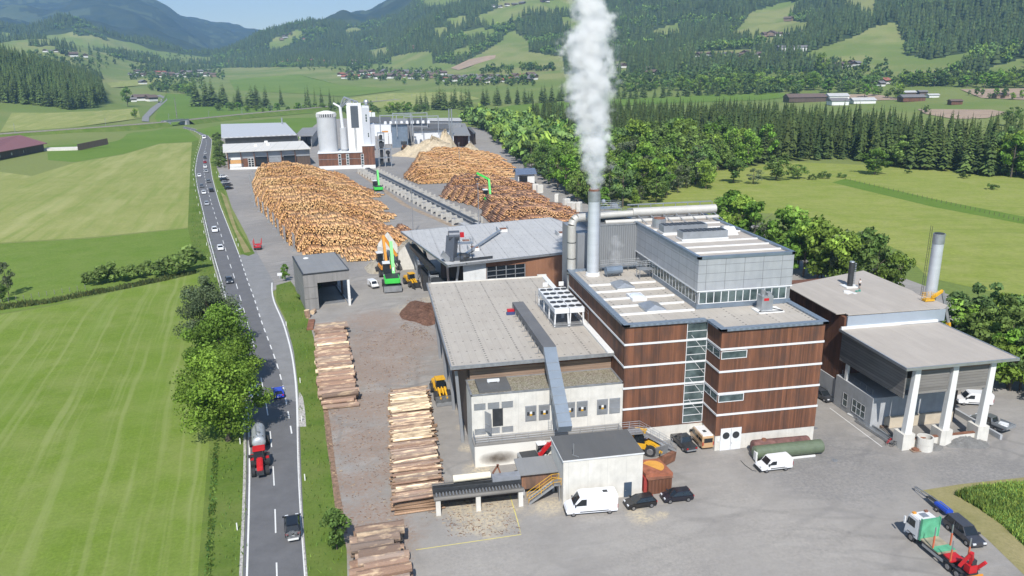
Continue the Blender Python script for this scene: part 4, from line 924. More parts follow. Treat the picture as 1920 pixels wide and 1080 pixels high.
wbuild(MB().cyl((95.4, 113.6, 24.9), (95.4, 113.6, 26.6), .97, .97, 24), 'collar', M['steel'], sc_); wbuild(MB().cyl((95.4, 113.6, 26.6), (95.4, 113.6, 26.7), .8, .8, 24), 'mouth', M['dark_metal'], sc_)
mb = MB()
for s in (0, .45): mb.cyl((93.7, 113.6+s, 8), (93.9, 113.6+s, 28), .035, .035, 5)
for q in range(40): mb.cyl((93.72+.005*q, 113.6, 8.5+.48*q), (93.72+.005*q, 114.05, 8.5+.48*q), .02, .02, 4)
for q in range(4): mb.cyl((93.8, 113.8, 12+4*q), (94.6, 113.7, 12+4*q), .03, .03, 4)
wbuild(mb, 'ladder', M['dark_metal'], sc_)
ss = empty('roof_flue', (85.1, 121.7, 15.5), 'short dark flue on a white base on the tan roof', 'chimney')
wbuild(MB().box(83.8, 120.6, 15.56, 86.5, 122.8, 15.75), 'base', M['white_paint'], ss); wbuild(MB().cyl((85.1, 121.7, 15.75), (85.1, 121.7, 20.2), .5, .5, 18), 'pipe', M['dark_metal'], ss)
wbuild(MB().cyl((85.1, 121.7, 20.2), (85.1, 121.7, 20.35), .46, .4, 18), 'cap', M['steel'], ss)
mb = MB()
for q in range(13): mb.box(85.45, 121.2, 16.1+.32*q, 85.75, 121.45, 16.22+.32*q)
wbuild(mb, 'step_iron', M['steel'], ss)
tag(MB().box(81.6, 117.6, 15.56, 83.4, 118.4, 15.7, rz=.4).box(82.2, 118.2, 15.56, 82.9, 119.2, 15.8, rz=1).box(83, 117.3, 15.57, 83.7, 117.8, 15.66, rz=.2).build('tarpaulin', M['white_paint']), 'crumpled pale tarpaulin left on the tan roof', 'tarpaulin')
tag(MB().cyl((85.0, 118.6, 15.56), (85.0, 118.6, 15.9), .22, .18, 10).box(84.2, 118.4, 15.56, 84.7, 118.8, 15.72, rz=.5).build('tool_bucket', plain('bucket_green', (.06, .25, .2), .5)), 'green bucket of tools beside the white base of the roof flue', 'bucket')
# boom lift reaching over the roof edge
bl_ = empty('boom_lift', (97.6, 108, 0), 'yellow boom lift with its work basket held above the roof edge', 'boom lift')
wbuild(MB().bar((97.9, 109, 1.5), (97.25, 110.7, 11.4), .55, .55), 'lower_boom', M['yellow'], bl_); wbuild(MB().bar((97.25, 110.7, 11.4), (95.6, 111.2, 17.1), .42, .42), 'telescopic_boom', M['steel_dull'], bl_)
wbuild(MB().bar((95.6, 111.2, 17.1), (93.4, 110.8, 16.1), .42, .42), 'jib', M['yellow'], bl_)
bk = wbuild(MB().box(91.8, 110.3, 15.65, 93.6, 111.3, 15.95), 'basket', M['yellow'], bl_)
railing('basket_rail', [(91.8, 110.3, 15.9), (93.6, 110.3, 15.9), (93.6, 111.3, 15.9), (91.8, 111.3, 15.9), (91.8, 110.3, 15.9)], parent=bl_, mat='yellow', step=.6)
wbuild(MB().box(96.7, 107, .5, 98.6, 110.4, 1.6), 'chassis', M['yellow'], bl_)
for x in (96.6, 98.7):
    for y in (107.5, 110): wbuild(MB().cyl((x-.15, y, .5), (x+.15, y, .5), .5, .5, 14), 'wheel', M['rubber'], bl_)
# ---------------- chipping hall with the pale roof
sh = empty('chipping_hall', (30, 190, 0), 'chipping hall with a big pale sheet roof, open on its left', 'building')
SR = [(16.4, 170.2), (50.7, 177.5), (58.5, 199.0), (52.6, 220.9), (7.7, 210.9)]
wbuild(MB().prism(SR, 11.2, 11.5), 'roof', M['roof_pale'], sh); wbuild(coping(MB(), grow(SR, .04) if False else SR, 11.0, .25, .55), 'roof_edge', M['steel'], sh)
FW = lambda a, b, z0, z1, y0=173.2, y1=177.6, t=.3: (lambda ya, yb: MB().prism([(a, ya), (b, yb), (b, yb+t), (a, ya+t)], z0, z1))(173.0+(a-20)*.14, 173.0+(b-20)*.14)
wbuild(FW(25.8, 52, 0, 10.9), 'front_wall', boards('orange_brown_boards', (.21, .095, .05), (.30, .145, .08), .3, True, dk=.3), sh)
wbuild(FW(20.3, 25.8, 0, 10.9, t=-.2), 'white_wall_panel', concrete('white_wall_panels', (.62, .63, .62), 1.5, .1), sh)
for a in (25.9, 28.3, 30.7, 33.1): pass
g_ = wbuild(FW(26.0, 35.4, 6.2, 9.6, t=-.1), 'glazing', M['glass'], sh)
mb = MB()
for a in (26.0, 28.3, 30.7, 33.0, 35.4): y = 172.85+(a-20)*.14; mb.box(a-.1, y-.12, 6.2, a+.1, y, 9.6)
for z in (6.2, 7.4, 8.6): mb.bar((25.9, 172.83+5.9*.14-.05, z), (35.5, 172.83+15.5*.14-.05, z), .1, .16)
sub(g_, mb, 'glazing_bar', M['steel'])
wbuild(MB().prism([(44, 180), (57, 200), (52, 219), (20, 212)], 0, 10.9), 'rear_wall', M['boards_dark'], sh); wbuild(MB().box(16, 183, 0, 44, 183.4, 10.9), 'inner_wall', M['boards_dark'], sh)
for p, q in (((15.0, 198.6, 0), (12.6, 196, 11)), ((17.5, 177.5, 0), (16.8, 175, 11)), ((17.9, 174.8, 0), (19.6, 174.2, 11)), ((11.5, 205, 0), (10.5, 206, 11))): wbuild(MB().bar(p, q, .5, .5), 'prop', M['steel'], sh)
wbuild(MB().bar((14, 185, 7), (10.5, 206, 8.5), 1.6, 1.0).bar((15, 188, 4.5), (12.5, 206, 3), 2, 1.2).box(12, 190, 0, 15, 200, 4).box(13.5, 180, 0, 19, 186, 5), 'machinery', M['dark_metal'], sh)
mb = MB().box(11.2, 196, 5.4, 13.4, 207, 5.55).box(13.4, 184, 4.4, 15.6, 196, 4.55); wbuild(mb, 'walkway', M['steel'], sh)
railing('walkway_rail', [(11.2, 207, 5.5), (11.2, 196, 5.5), (13.2, 196, 5.5), (13.4, 184, 4.5), (15.5, 184, 4.5)], parent=sh)
mb = MB()
for x, y in ((11.3, 206.5), (11.3, 201), (13.3, 196), (13.5, 190), (13.5, 184.3)): mb.cyl((x, y, 0), (x, y, 5.4), .12, .12, 6)
wbuild(mb, 'walkway_post', M['steel'], sh); wbuild(MB().box(11.8, 201, 5.6, 12.3, 201.5, 6.9), 'red_motor', M['red'], sh)
for i, (x, y) in enumerate(((24.6, 184.2), (19.9 + 3.6, 192.5), (35.4, 204.8), (50.0, 196.2))):
    v = empty('roof_hatch', (x, y, 11.5), ('white roof hatch with rust streaks nearest the front edge of the pale roof', 'white roof hatch with rust streaks beside the bucket elevator', 'white roof hatch at the upper end of the sloping roof conveyor', 'white roof hatch near the shaded right end of the pale roof')[i], 'hatch', 'hatches on the pale sheet roof')
    wbuild(MB().box(x-1.1, y-1.1, 11.5, x+1.1, y+1.1, 12.1), 'kerb', M['white_paint'], v); wbuild(MB().box(x-.9, y-.9, 12.1, x+.9, y+.9, 12.25), 'lid', M['rust'], v)
    railing('rail', [(x-1.7, y-1.4, 11.5), (x-1.7, y+1.3, 11.5)], parent=v, step=.7, r=.05); railing('rail', [(x+1.2, y-1.4, 11.5), (x+1.2, y+1.3, 11.5)], parent=v, step=.7, r=.05)
el = empty('bucket_elevator', (18.5, 174.5, 11.5), 'dark grey bucket elevator standing on the pale roof edge', 'elevator')
wbuild(MB().bar((17.6, 174.4, 11.4), (18.3, 175.4, 17.2), 2.2, 1.8).box(17.2, 173.8, 11.5, 20.6, 176.4, 12.3), 'shaft', plain('elevator_grey', (.10, .11, .13), .45, .4), el)
wbuild(MB().cyl((17.4, 175.4, 17.2), (19.9, 175.4, 17.2), 1.2, 1.2, 16), 'head', bpy.data.materials['elevator_grey'], el); wbuild(MB().prism([(15.4, 12.8), (16.0, 13.9), (17.4, 12.4), (17.4, 11.5), (16.4, 11.5)], 173.6, 175.2, axis='y'), 'boot', M['steel_dull'], el)
wbuild(MB().box(20.1, 174.9, 16.8, 21.0, 175.8, 17.9), 'motor', M['red'], el); wbuild(MB().box(19.4, 173.6, 15.4, 23.0, 176.2, 15.5), 'service_deck', M['steel'], el)
railing('rail', [(23, 173.6, 15.5), (23, 176.2, 15.5), (20, 176.2, 15.5)], parent=el); wbuild(MB().cyl((19.8, 173.8, 11.5), (19.8, 173.8, 15.4), .1, .1, 6).cyl((22.6, 173.8, 11.5), (22.6, 173.8, 15.4), .1, .1, 6).bar((19.6, 172.6, 11.9), (27.5, 174.2, 11.9), .3, .5), 'leg', M['dark_metal'], el)
rc_ = empty('roof_conveyor', (27, 189, 11.5), 'long thin grey conveyor sloping across the pale roof', 'conveyor')
wbuild(MB().bar((21.0, 177.0, 12.0), (34.2, 202.2, 12.3), .7, .35), 'trough', M['steel'], rc_); wbuild(MB().ball((20.8, 176.4, 11.9), 1.2, 10, 6, (1.4, 1, .7)), 'hopper', M['dark_metal'], rc_)
wbuild(MB().cyl((28, 190, 11.5), (28, 190, 12.6), .08, .08, 6).cyl((33.4, 200.6, 11.5), (33.4, 200.6, 12.2), .08, .08, 6), 'leg', M['steel_dull'], rc_)
cbk = empty('chip_bunker', (7, 214, 0), 'white concrete chip bunker with pointed end walls beside the excavators', 'bunker')
for x, y, s in ((4.0, 222, 1.15), (9.6, 213, 1.0)):
    wbuild(MB().prism([(x-2.6, 0), (x+3.0, 0), (x+3.0, 4.5*s), (x+.4, 8.0*s), (x-2.6, 5*s)], y, y+.5, axis='y'), 'end_wall', M['concrete'], cbk)
wbuild(MB().add([(1.6, 222.4, 0), (1.6, 222.4, 5.2), (7.0, 213.2, 5.0), (7.0, 213.2, 0), (1.2, 222.4, 0), (1.2, 222.4, 5.2), (6.6, 213.2, 5.0), (6.6, 213.2, 0)], [(0, 1, 2, 3), (7, 6, 5, 4), (1, 5, 6, 2), (0, 3, 7, 4)]), 'side_wall', M['concrete'], cbk)
# ---------------- weighing shed by the entrance
we = empty('drive_in_shed', (-16.5, 179.5, 0), 'grey boarded flat roofed drive-in shed with an open front', 'building', rz=R(11.5))
def lb(mb, name, mat, **k): return mb.build(name, mat, we, **k)
for z0, z1 in ((0.1, 2.75), (2.83, 5.55), (5.63, 8.7)): lb(MB().box(0, 0, z0, 3.1, .25, z1), 'front_boards', M['boards_grey']); lb(MB().box(-.02, .26, z0, .25, 19.5, z1), 'side_boards', M['boards_grey'])
lb(MB().box(3.1, 0, 6.5, 10.7, .25, 8.7), 'lintel', M['boards_grey']); lb(MB().box(10.2, .26, 6.5, 10.68, 19.5, 8.7), 'side_beam', M['boards_grey'])
lb(MB().box(10.1, .02, 0, 10.66, .55, 6.5), 'white_post', M['white_paint']); lb(MB().box(.3, 19.2, 0, 10.7, 19.5, 8.7), 'rear_wall', M['boards_dark']); lb(MB().box(2.9, .3, 0, 3.1, 1.2, 6.5), 'jamb', M['boards_grey'])
lb(MB().box(10.1, 9.6, 0, 10.6, 10.0, 6.5), 'inner_post', M['boards_dark']); lb(MB().box(.3, 19.1, 2.6, 10.2, 19.2, 2.9).box(10.2, .8, .0, 10.5, 19, .35), 'rail', M['steel_dull'])
lb(MB().box(-.1, -.1, 8.7, 10.8, 19.6, 8.98), 'roof_edge', M['dark_metal']); lb(MB().box(.2, .2, 8.98, 10.5, 19.3, 9.02), 'roof', M['roof_mid']); lb(MB().ball((2.8, 15.5, 9.02), .7, 10, 6, (1, 1, .35)), 'roof_light', M['white_paint'])
lb(MB().box(3, 3.5, .005, 10, 6.0, .03), 'weighbridge', M['steel_dull'])
# ---------------- the saw mill in the distance
def quad_block(px, z0, z1, ztop=None):
    P = [G(*p, z1) for p in px]; return [(p.x, p.y) for p in P]
def pxb(mb, pts, z, z0): return mb.prism([(p.x, p.y) for p in (G(*q, z) for q in pts)], z0, z)
hall = empty('sorting_hall', G(500, 318), 'long hall with pale flat roof, dark front bays and an orange wall panel', 'building')
FH = [(418, 285), (582.5, 278), (568, 264), (417.5, 270)]
M['roof_pale_tan'] = roofing('roof_pale_tan', (.60, .585, .55), 20, 8, False, .1, (.5, .47, .42)); wbuild(pxb(MB(), FH, 10, 9.5), 'roof', M['roof_pale_tan'], hall)
f4 = [G(*p, 10) for p in FH]; fx = lambda u, d: f4[0].lerp(f4[1], u)+Vector((0, 1, 0))*d
def wallseg(u0, u1, d, z0, z1, t=.3): a, b = fx(u0, d), fx(u1, d); return MB().prism([(a.x, a.y), (b.x, b.y), (b.x, b.y+t), (a.x, a.y+t)], z0, z1)
wbuild(wallseg(.03, .98, 3, 0, 9.4), 'front_wall', M['boards_dark'], hall)
wbuild(wallseg(.03, .98, 2.7, 5.5, 9.3), 'upper_panel', M['grey_sheet'], hall)
wbuild(wallseg(.06, .2, 2.6, 2.8, 4.9), 'orange_panel', plain('orange_boards', (.55, .30, .11), .7), hall); wbuild(wallseg(.05, .21, 2.5, 0.9, 2.7), 'white_panel', M['white_paint'], hall); wbuild(wallseg(.07, .2, 2.5, 5.0, 6.2), 'white_panel', M['white_paint'], hall)
wbuild(wallseg(.20, .26, 2.5, 0, 5.5), 'brown_panel', M['boards_red'], hall); w_ = wbuild(wallseg(.26, .33, 2.4, .4, 5.6), 'window', M['white_paint'], hall)
for c in range(2):
    for r_ in range(4): sub(w_, wallseg(.264+.034*c, .291+.034*c, 2.3, .7+1.25*r_, 1.7+1.25*r_), 'pane', M['glass'])
for u in (.35, .67): wbuild(wallseg(u, u+.135, 2.3, 0, 6.2), 'dark_gate_sheet', M['glass'], hall)  # dark sheets on the front stand in for the shade inside two gates
wbuild(wallseg(.50, .65, 2.4, 0, 5.4), 'roller_door', M['steel_dull'], hall)
for u in (.04, .19, .34, .49, .65, .81): p = fx(u, 1.2); wbuild(MB().box(p.x-.2, p.y-.2, 0, p.x+.2, p.y+.2, 9.4), 'column', M['boards_red'], hall)
for x, y in ((480, 274), (503, 272), (499, 267)): p = G(x, y, 10); wbuild(MB().box(p.x-1, p.y-1, 10, p.x+1, p.y+1, 11), 'roof_light', M['white_paint'], hall)
wbuild(MB().prism([((p := fx(.25, -3)).x-9, p.y), (p.x+9, p.y-1), (p.x+9, p.y), (p.x-9, p.y+1)], 0, 1.2), 'barrier', M['white_paint'], hall)
hall2 = empty('timber_store', G(480, 262), 'long store with a ribbed nearly white roof behind the sorting hall', 'building')
BH = [(415, 257.5), (556, 251.7), (535, 229.7), (414, 232.5)]
wbuild(pxb(MB(), BH, 12, 11.3), 'roof', M['roof_rib'], hall2); p4 = [G(*p, 12) for p in BH]
wbuild(MB().prism([(p.x*.97-1, p.y+6 if i < 2 else p.y-6) for i, p in enumerate(p4)], 0, 11.3), 'wall', M['slats_grey'], hall2)
wbuild(MB().box(p4[1].x-4, p4[1].y+30, 8, p4[1].x+9, p4[1].y+110, 8.6), 'side_canopy', M['roof_mid'], hall2); wbuild(MB().cyl((p4[0].x+28, p4[2].y-20, 12), (p4[0].x+28, p4[2].y-20, 17), .6, .6, 8), 'flue', M['steel'], hall2)
wbuild(MB().box(p4[1].x+7, p4[1].y+32, 0, p4[1].x+7.5, p4[1].y+108, 8), 'side_wall', M['steel_dull'], hall2)
# silos and tower
def at_z(px, z): p = G(*px, z); return p.x, p.y
rb = empty('silo_base_building', (-5, 455, 0), 'low mill building clad in red brown boards on a white plinth under the silos', 'building')
wbuild(MB().box(-27, 449, 2.0, -2.6, 470, 9.0), 'cladding', M['boards_red'], rb); wbuild(MB().box(-2.6, 447.5, 2.0, 4.2, 466, 12.6), 'tall_cladding', M['boards_red'], rb)
wbuild(MB().box(-27, 448.8, 0, -2.6, 470, 2.0).box(-2.7, 447.3, 0, 4.3, 466, 2.0), 'plinth', M['white_paint'], rb); wbuild(MB().box(-27.4, 448.6, 9.0, -2.6, 470, 9.4).box(-2.9, 447.2, 12.6, 4.5, 466, 12.9), 'roof_edge', M['white_metal'], rb)
wbuild(MB().box(-27, 448.9, 5.6, 4.2, 449, 5.8), 'floor_line', M['steel_dull'], rb)
for x in (-16.2, -11.8, -3.6): window(rb, 'y', 448.9 if x < -4 else 447.4, x, x+1.6, 2.2, 8.4, 1, 4, .2)
def silo(name, c, r, z0, z1, lab, mats, roofc):
    s_ = empty(name, (*c, z0), lab, 'silo'); wbuild(MB().cyl((*c, z0), (*c, z1-2.4), r, r, 28), 'shell', mats, s_, smooth=False)
    wbuild(MB().cyl((*c, z1-2.4), (*c, z1-.6), r*.97, r*.97, 28), 'vent_ring', M['dark_metal'], s_)
    mb = MB()
    for q in range(26): a = 6.283*q/26; mb.box(c[0]+r*math.cos(a)-.28, c[1]+r*math.sin(a)-.28, z1-2.4, c[0]+r*math.cos(a)+.28, c[1]+r*math.sin(a)+.28, z1-.6)
    wbuild(mb, 'vent_rib', mats, s_); wbuild(MB().cyl((*c, z1-.6), (*c, z1), r*1.02, r*1.0, 28).cyl((*c, z1), (*c, z1+1.0), r, r*.25, 28), 'roof', roofc, s_); return s_
M['silo'] = plain('silo_paint', (.46, .47, .48), .5, var=.06, scale=.2)
silo('round_silo', (-21.5, 458, 0)[:2], 5.4, 9.4, 31, 'big round pale grey silo with vents under its roof', M['silo'], M['white_paint'])
s2 = empty('slim_silo', (-12.6, 456, 9.4), 'slim pale silo between the round silo and the white tower', 'silo'); wbuild(MB().cyl((-12.6, 456, 10.6), (-12.6, 456, 22.5), 2.0, 2.0, 20).cyl((-12.6, 456, 9.4), (-12.6, 456, 10.6), 1.2, 2.0, 20), 'shell', M['silo'], s2)
wbuild(MB().cyl((-12.8, 456, 22.5), (-13.4, 456, 34), .9, .8, 12).cyl((-13.4, 456, 34), (-17, 458, 36), .5, .5, 8), 'pipe', M['white_metal'], s2)
wt = empty('white_tower', (-1, 458, 9.4), 'tall white mill tower with a dark panel and a pale grey flank', 'tower')
wbuild(MB().box(-10, 454.5, 9.4, -1.6, 470, 34.3), 'white_block', M['white_paint'], wt); wbuild(MB().box(-1.55, 453, 9.4, 2.6, 469, 33.6), 'grey_block', plain('pale_grey_sheet', (.48, .50, .53), .5, .1, .04, .3), wt); wbuild(MB().box(2.65, 454, 9.4, 5.0, 468, 24), 'lower_block', bpy.data.materials['pale_grey_sheet'], wt)
wbuild(MB().box(-7.8, 454.3, 22.5, -3.6, 454.5, 34.5), 'dark_panel', plain('slate_panel', (.07, .085, .10), .5), wt); wbuild(MB().cyl((-6.2, 454.2, 9.4), (-6.2, 454.2, 22.5), .15, .15, 6).cyl((-5.6, 454.2, 9.4), (-5.6, 454.2, 22.5), .15, .15, 6), 'downpipe', M['steel'], wt)
window(wt, 'y', 452.98, .1, 1.3, 25.5, 30, 1, 3, .15); window(wt, 'y', 452.98, .9, 1.9, 17.0, 19.6, 1, 2, .15)
wbuild(MB().box(-9.8, 454.7, 34.3, -1.8, 469.8, 34.9).box(-1.4, 453.2, 33.6, 2.4, 468.8, 34.1), 'parapet', M['white_metal'], wt); wbuild(MB().ball((1.2, 461, 36.2), 1.5, 10, 7).cyl((1.2, 461, 33.6), (1.2, 461, 35), .7, .7, 8), 'cyclone', M['steel'], wt)
railing('roof_rail', [(-9.8, 454.8, 34.9), (-1.8, 454.8, 34.9), (-1.8, 469, 34.9)], parent=wt, r=.06)
pt = empty('pipe_tower', (9, 456, 0), 'open steel frame full of pipes beside the pale tower', 'steel frame')
mb = MB()
for x in (6.5, 10, 13.5):
    for y in (452, 457): mb.box(x-.2, y-.2, 0, x+.2, y+.2, 19 if x < 12 else 12)
for z in (5, 10, 15, 19): mb.box(6.3, 451.8, z, 10.3 if z > 12 else 13.8, 457.2, z+.3)
wbuild(mb, 'frame', M['steel'], pt); wbuild(MB().cyl((8.2, 454, 1), (8.2, 454, 18), .9, .9, 10).ball((11.8, 454, 8), 1.3).cyl((12, 454, 2), (12, 454, 7), .6, .6, 8).box(7, 453, 11.5, 9.8, 456, 14), 'pipework', M['dark_metal'], pt)
MILL = [  # roof corners in the photo, roof height, roof and wall materials, label
 ([(686, 228), (733, 228), (733, 219), (690, 219)], 12, 'roof_dark', 'white_metal', 'flat dark roofed mill shed beside the pale tower'),
 ([(733, 232), (764, 231), (764, 222), (733, 222)], 17, 'roof_mid', 'blue_grey', 'tall mill shed with a blue grey front wall'),
 ([(765, 230), (803, 230), (800, 221), (764, 221)], 15, 'roof_dark', 'grey_sheet', 'dark roofed mill shed in front of the steel gantries'),
 ([(775, 243), (843, 241), (838, 229), (776, 230)], 11.5, 'roof_dark', 'white_metal', 'long mill shed with a dark roof and a white front'),
 ([(800, 226), (866, 226), (862, 221), (802, 221)], 14, 'roof_pale', 'steel_dull', 'pale roofed mill shed farthest back in the mill'),
 ([(888, 250), (892, 249), (882, 238), (876, 238)], 8.5, 'roof_dark', 'boards_dark', 'narrow dark lean-to at the right end of the mill')]
for q, zz, rm_, wm, lab in MILL:
    p = [G(*a, zz) for a in q]; c = sum(p, Vector())/4
    b_ = empty('mill_shed', (c.x, c.y, 0), lab, 'building', 'sheds of the distant saw mill')
    wbuild(MB().prism([(a.x, a.y) for a in p], zz-.5, zz), 'roof', M[rm_], b_); wbuild(MB().prism([(c.x+(a.x-c.x)*.97, c.y+(a.y-c.y)*.94) for a in p], 0, zz-.5), 'wall', M[wm], b_)
cp = empty('chip_canopy', G(865, 275), 'open chip store under a grey canopy on white posts', 'shelter'); q = [G(*a, 9) for a in ((848, 253), (882, 253), (872, 231), (846, 231))]
wbuild(MB().prism([(a.x, a.y) for a in q], 8.4, 9), 'roof', M['roof_mid'], cp); wbuild(MB().box(q[0].x+1, q[0].y+8, 0, q[1].x-1, q[0].y+8.4, 8.4).box(q[1].x-1.4, q[0].y+2, 0, q[1].x-1, q[0].y+30, 8.4), 'wall', M['boards_red'], cp)
for x, y in ((q[0].x+.5, q[0].y+.5), (q[1].x-.5, q[0].y+.5)): wbuild(MB().box(x-.4, y-.4, 0, x+.4, y+.4, 8.4), 'post', M['white_metal'], cp)
for x, zt in ((q[0].x-2, 27), (q[0].x-.2, 27)): tag(MB().cyl((x, q[0].y-1, 0), (x, q[0].y-1, zt), .45, .4, 10).build('steel_pipe_mast', M['steel']), 'tall pale steel pipe rising in front of the chip canopy', 'pipe', 'twin pipes at the chip canopy')
gt = empty('pipe_gantry', G(757, 262), 'pale steel gantries with a row of fans above the mill roofs', 'gantry'); q = [G(*a, 22) for a in ((722, 214), (790, 212), (750, 205), (793, 210))]
gy = 560; mb = MB()
for x0, x1, y, z in ((10, 33, 560, 22.5), (27, 52, 566, 21), (20, 46, 590, 22)): mb.box(x0, y, z, x1, y+.6, z+.6).box(x0, y, 8, x0+.6, y+.6, z).box(x1-.6, y, 8, x1, y+.6, z).box((x0+x1)/2, y, 8, (x0+x1)/2+.6, y+.6, z)
wbuild(mb, 'frame', M['steel'], gt)
for q_ in range(9): wbuild(MB().cyl((14+3.8*q_, 562, 16.6), (14+3.8*q_, 562, 18.6), 1.2, .9, 10), 'fan', M['white_metal'], gt)
def heap(name, px, rx, ry, h, mat, lab, seed=1, cat='heap', kind=None):
    c = G(*px); r = np.random.default_rng(seed); n, m_ = 26, 9; V = []; Fc = []
    for j in range(m_+1):
        for i in range(n):
            a = 6.283*i/n; rad = j/m_; k = 1+.18*math.sin(2*a+seed)+.10*math.sin(5*a+2*seed)
            V.append((c.x+rx*rad*k*math.cos(a), c.y+ry*rad*k*math.sin(a), h*(1-rad**1.3)*(1+.12*r.normal())*(1 if j < m_ else 0)+ (-.03 if j == m_ else .0)))
    for j in range(m_):
        for i in range(n): Fc.append((j*n+i, j*n+(i+1) % n, (j+1)*n+(i+1) % n, (j+1)*n+i))
    o = link(name, np_mesh(name, V, np.array(Fc)[:, ::-1], mat, None, True)); return tag(o, lab, cat, None, kind)
def litter(name, a, b, scale):
    k = N(name); f = k.ramp(k.noise(scale, detail=5, rough=.8), .35, .65); f2 = k.ramp(k.noise(scale*.35, detail=6, rough=.8), .38, .62); k.base(k.mix(k.mth('MULTIPLY', f2, .5), k.mix(f, a, b), tuple(q*.45 for q in a))).rough(.95).bump(f, 1.0, .35); return k.m
M['bark'] = litter('bark_chips', (.12, .05, .028), (.42, .22, .14), 1.6); M['sawdust'] = litter('sawdust', (.58, .47, .31), (.72, .61, .44), .8); M['chips'] = litter('wood_chips', (.50, .43, .32), (.70, .64, .52), 1.5); M['gravel_pale'] = litter('pale_gravel', (.40, .39, .37), (.52, .51, .49), 3)
heap('bark_heap', (800, 586), 5.2, 11, 1.5, M['bark'], 'red brown heap of bark beside the workshop wall', 2)
heap('sawdust_heap', (812, 291), 24, 16, 10, M['sawdust'], 'broad pale heap of sawdust in front of the distant mill sheds', 3); heap('sawdust_heap', (835, 284), 10, 10, 13, M['sawdust'], 'steep pale cone of sawdust under the mill outlet', 4); heap('sawdust_heap', (882, 290), 9, 12, 7, M['sawdust'], 'small pale heap of sawdust before the chip canopy', 5)
heap('chip_heap', (722, 500), 6, 7, 3.5, M['chips'], 'pale heap of wood chips between the white bunker and the road', 6); heap('chip_heap', (765, 478), 5, 8, 4.5, M['chips'], 'pale wood chips piled inside the white bunker', 7)
heap('chip_heap', (786, 582), 3, 4, .7, M['chips'], 'low scatter heap of chips at the rear corner of the workshop', 8); heap('bark_heap', (862, 525), 4, 4, 2.2, M['bark'], 'reddish bark heap under the front of the chipping hall', 9)
heap('gravel_heap', (1800, 827), 4.4, 2.4, 1.1, M['gravel_pale'], 'grey gravel heap between two white pedestals', 10); heap('gravel_heap', (1745, 836), 2.2, 1.4, .5, M['gravel_pale'], 'low gravel heap beside the concrete shaft rings', 11)
for k_, (x, y, w, d, h, lab) in enumerate(((578, 268, 9, 26, 6, 'white wrapped timber stack left of the round silo'), (573, 258, 8, 22, 5.5, 'white wrapped timber stack farther left of the round silo'), (729, 270, 9, 8, 9, 'pale sawn timber stack before the blue grey mill shed'), (744, 268, 7, 8, 8, 'second pale timber stack before the blue grey mill shed'), (684, 222, 9, 7, 9, 'white wrapped stack behind the pale tower'), (697, 223, 8, 7, 8, 'orange topped stack behind the pale tower'))):
    p = G(x, y); e = empty('timber_stack', p, lab, 'timber stack', 'wrapped timber stacks of the mill')
    for j in range(2): MB().box(-w/2+j*w*.52, -d/2, .2, -w/2+j*w*.52+w*.47, d/2, h*(1-.12*j)).build('wrapped_bundle', M['white_metal'], e, bevel=.15)
    MB().box(-w/2, -d/2, h, w*.0, d/2, h+.5).build('top_boards', M['orange'] if k_ > 1 else M['white_paint'], e)
v = empty('dust_pipe', (-4, 458, 34.3), 'bundle of steel ducts on the roof of the white tower', 'duct')
for q_ in range(3): wbuild(MB().tube([(-8+2.2*q_, 460, 34.9), (-8+2.2*q_, 460, 38-.8*q_), (-11+2*q_, 463, 39-.8*q_), (-14, 466, 33)], .55, 8), 'pipe', M['steel'], v)
wbuild(MB().box(-9.5, 457.5, 34.9, -7.2, 460, 37.4), 'filter_box', M['steel_dull'], v)
# barn at the left
bn = empty('red_roofed_barn', (-235, 590, 0), 'dark timber barn with a dull red sheet roof beside the railway', 'barn')
e0, e1, r0, r1 = Vector((-222, 557, 5)), Vector((-227, 617, 5)), Vector((-252, 592, 9)), Vector((-257, 650, 9)); l0 = r0*2-e0; l1 = r1*2-e1; l0.z = l1.z = 5
e0 = Vector((-236, 543, 5))
mb = MB(); mb.add([tuple(v) for v in (e0, e1, r1, r0, l0, l1)] + [tuple(v+Vector((0, 0, .4))) for v in (e0, e1, r1, r0, l0, l1)], [(6, 7, 8, 9), (9, 8, 11, 10), (0, 3, 2, 1), (3, 4, 5, 2), (0, 1, 7, 6), (1, 2, 8, 7), (3, 0, 6, 9)]); wbuild(mb, 'roof', M['roof_red'], bn)
ins = lambda v: (v.x*.985-3.6, v.y*.99+6); wbuild(MB().prism([(e0.x-2, e0.y+3), (e1.x-2, e1.y-2), (r1.x, r1.y-2), (r0.x, r0.y+3)], 0, 4.9), 'wall', M['boards_dark'], bn)
wbuild(MB().box(-240, 545.2, 0, -234.5, 545.9, 3.4), 'door', M['red'], bn)
for q in range(4): p = e0.lerp(e1, .2+.2*q); wbuild(MB().box(p.x-2.1, p.y+1, 1.6, p.x-1.8, p.y+5, 3.2), 'window', M['steel'], bn)
o = empty('slurry_pit', G(120, 280), 'concrete slurry pit with a dark slanted shelter beside the barn', 'pit'); g = G(118, 281)
wbuild(MB().box(g.x-12, g.y-6, 0, g.x+12, g.y+5, 1.6), 'pit_wall', M['concrete'], o); wbuild(MB().bar((g.x+13, g.y-8, 2.2), (g.x+27, g.y+14, 4.2), .5, 4.5), 'shelter', M['boards_dark'], o)
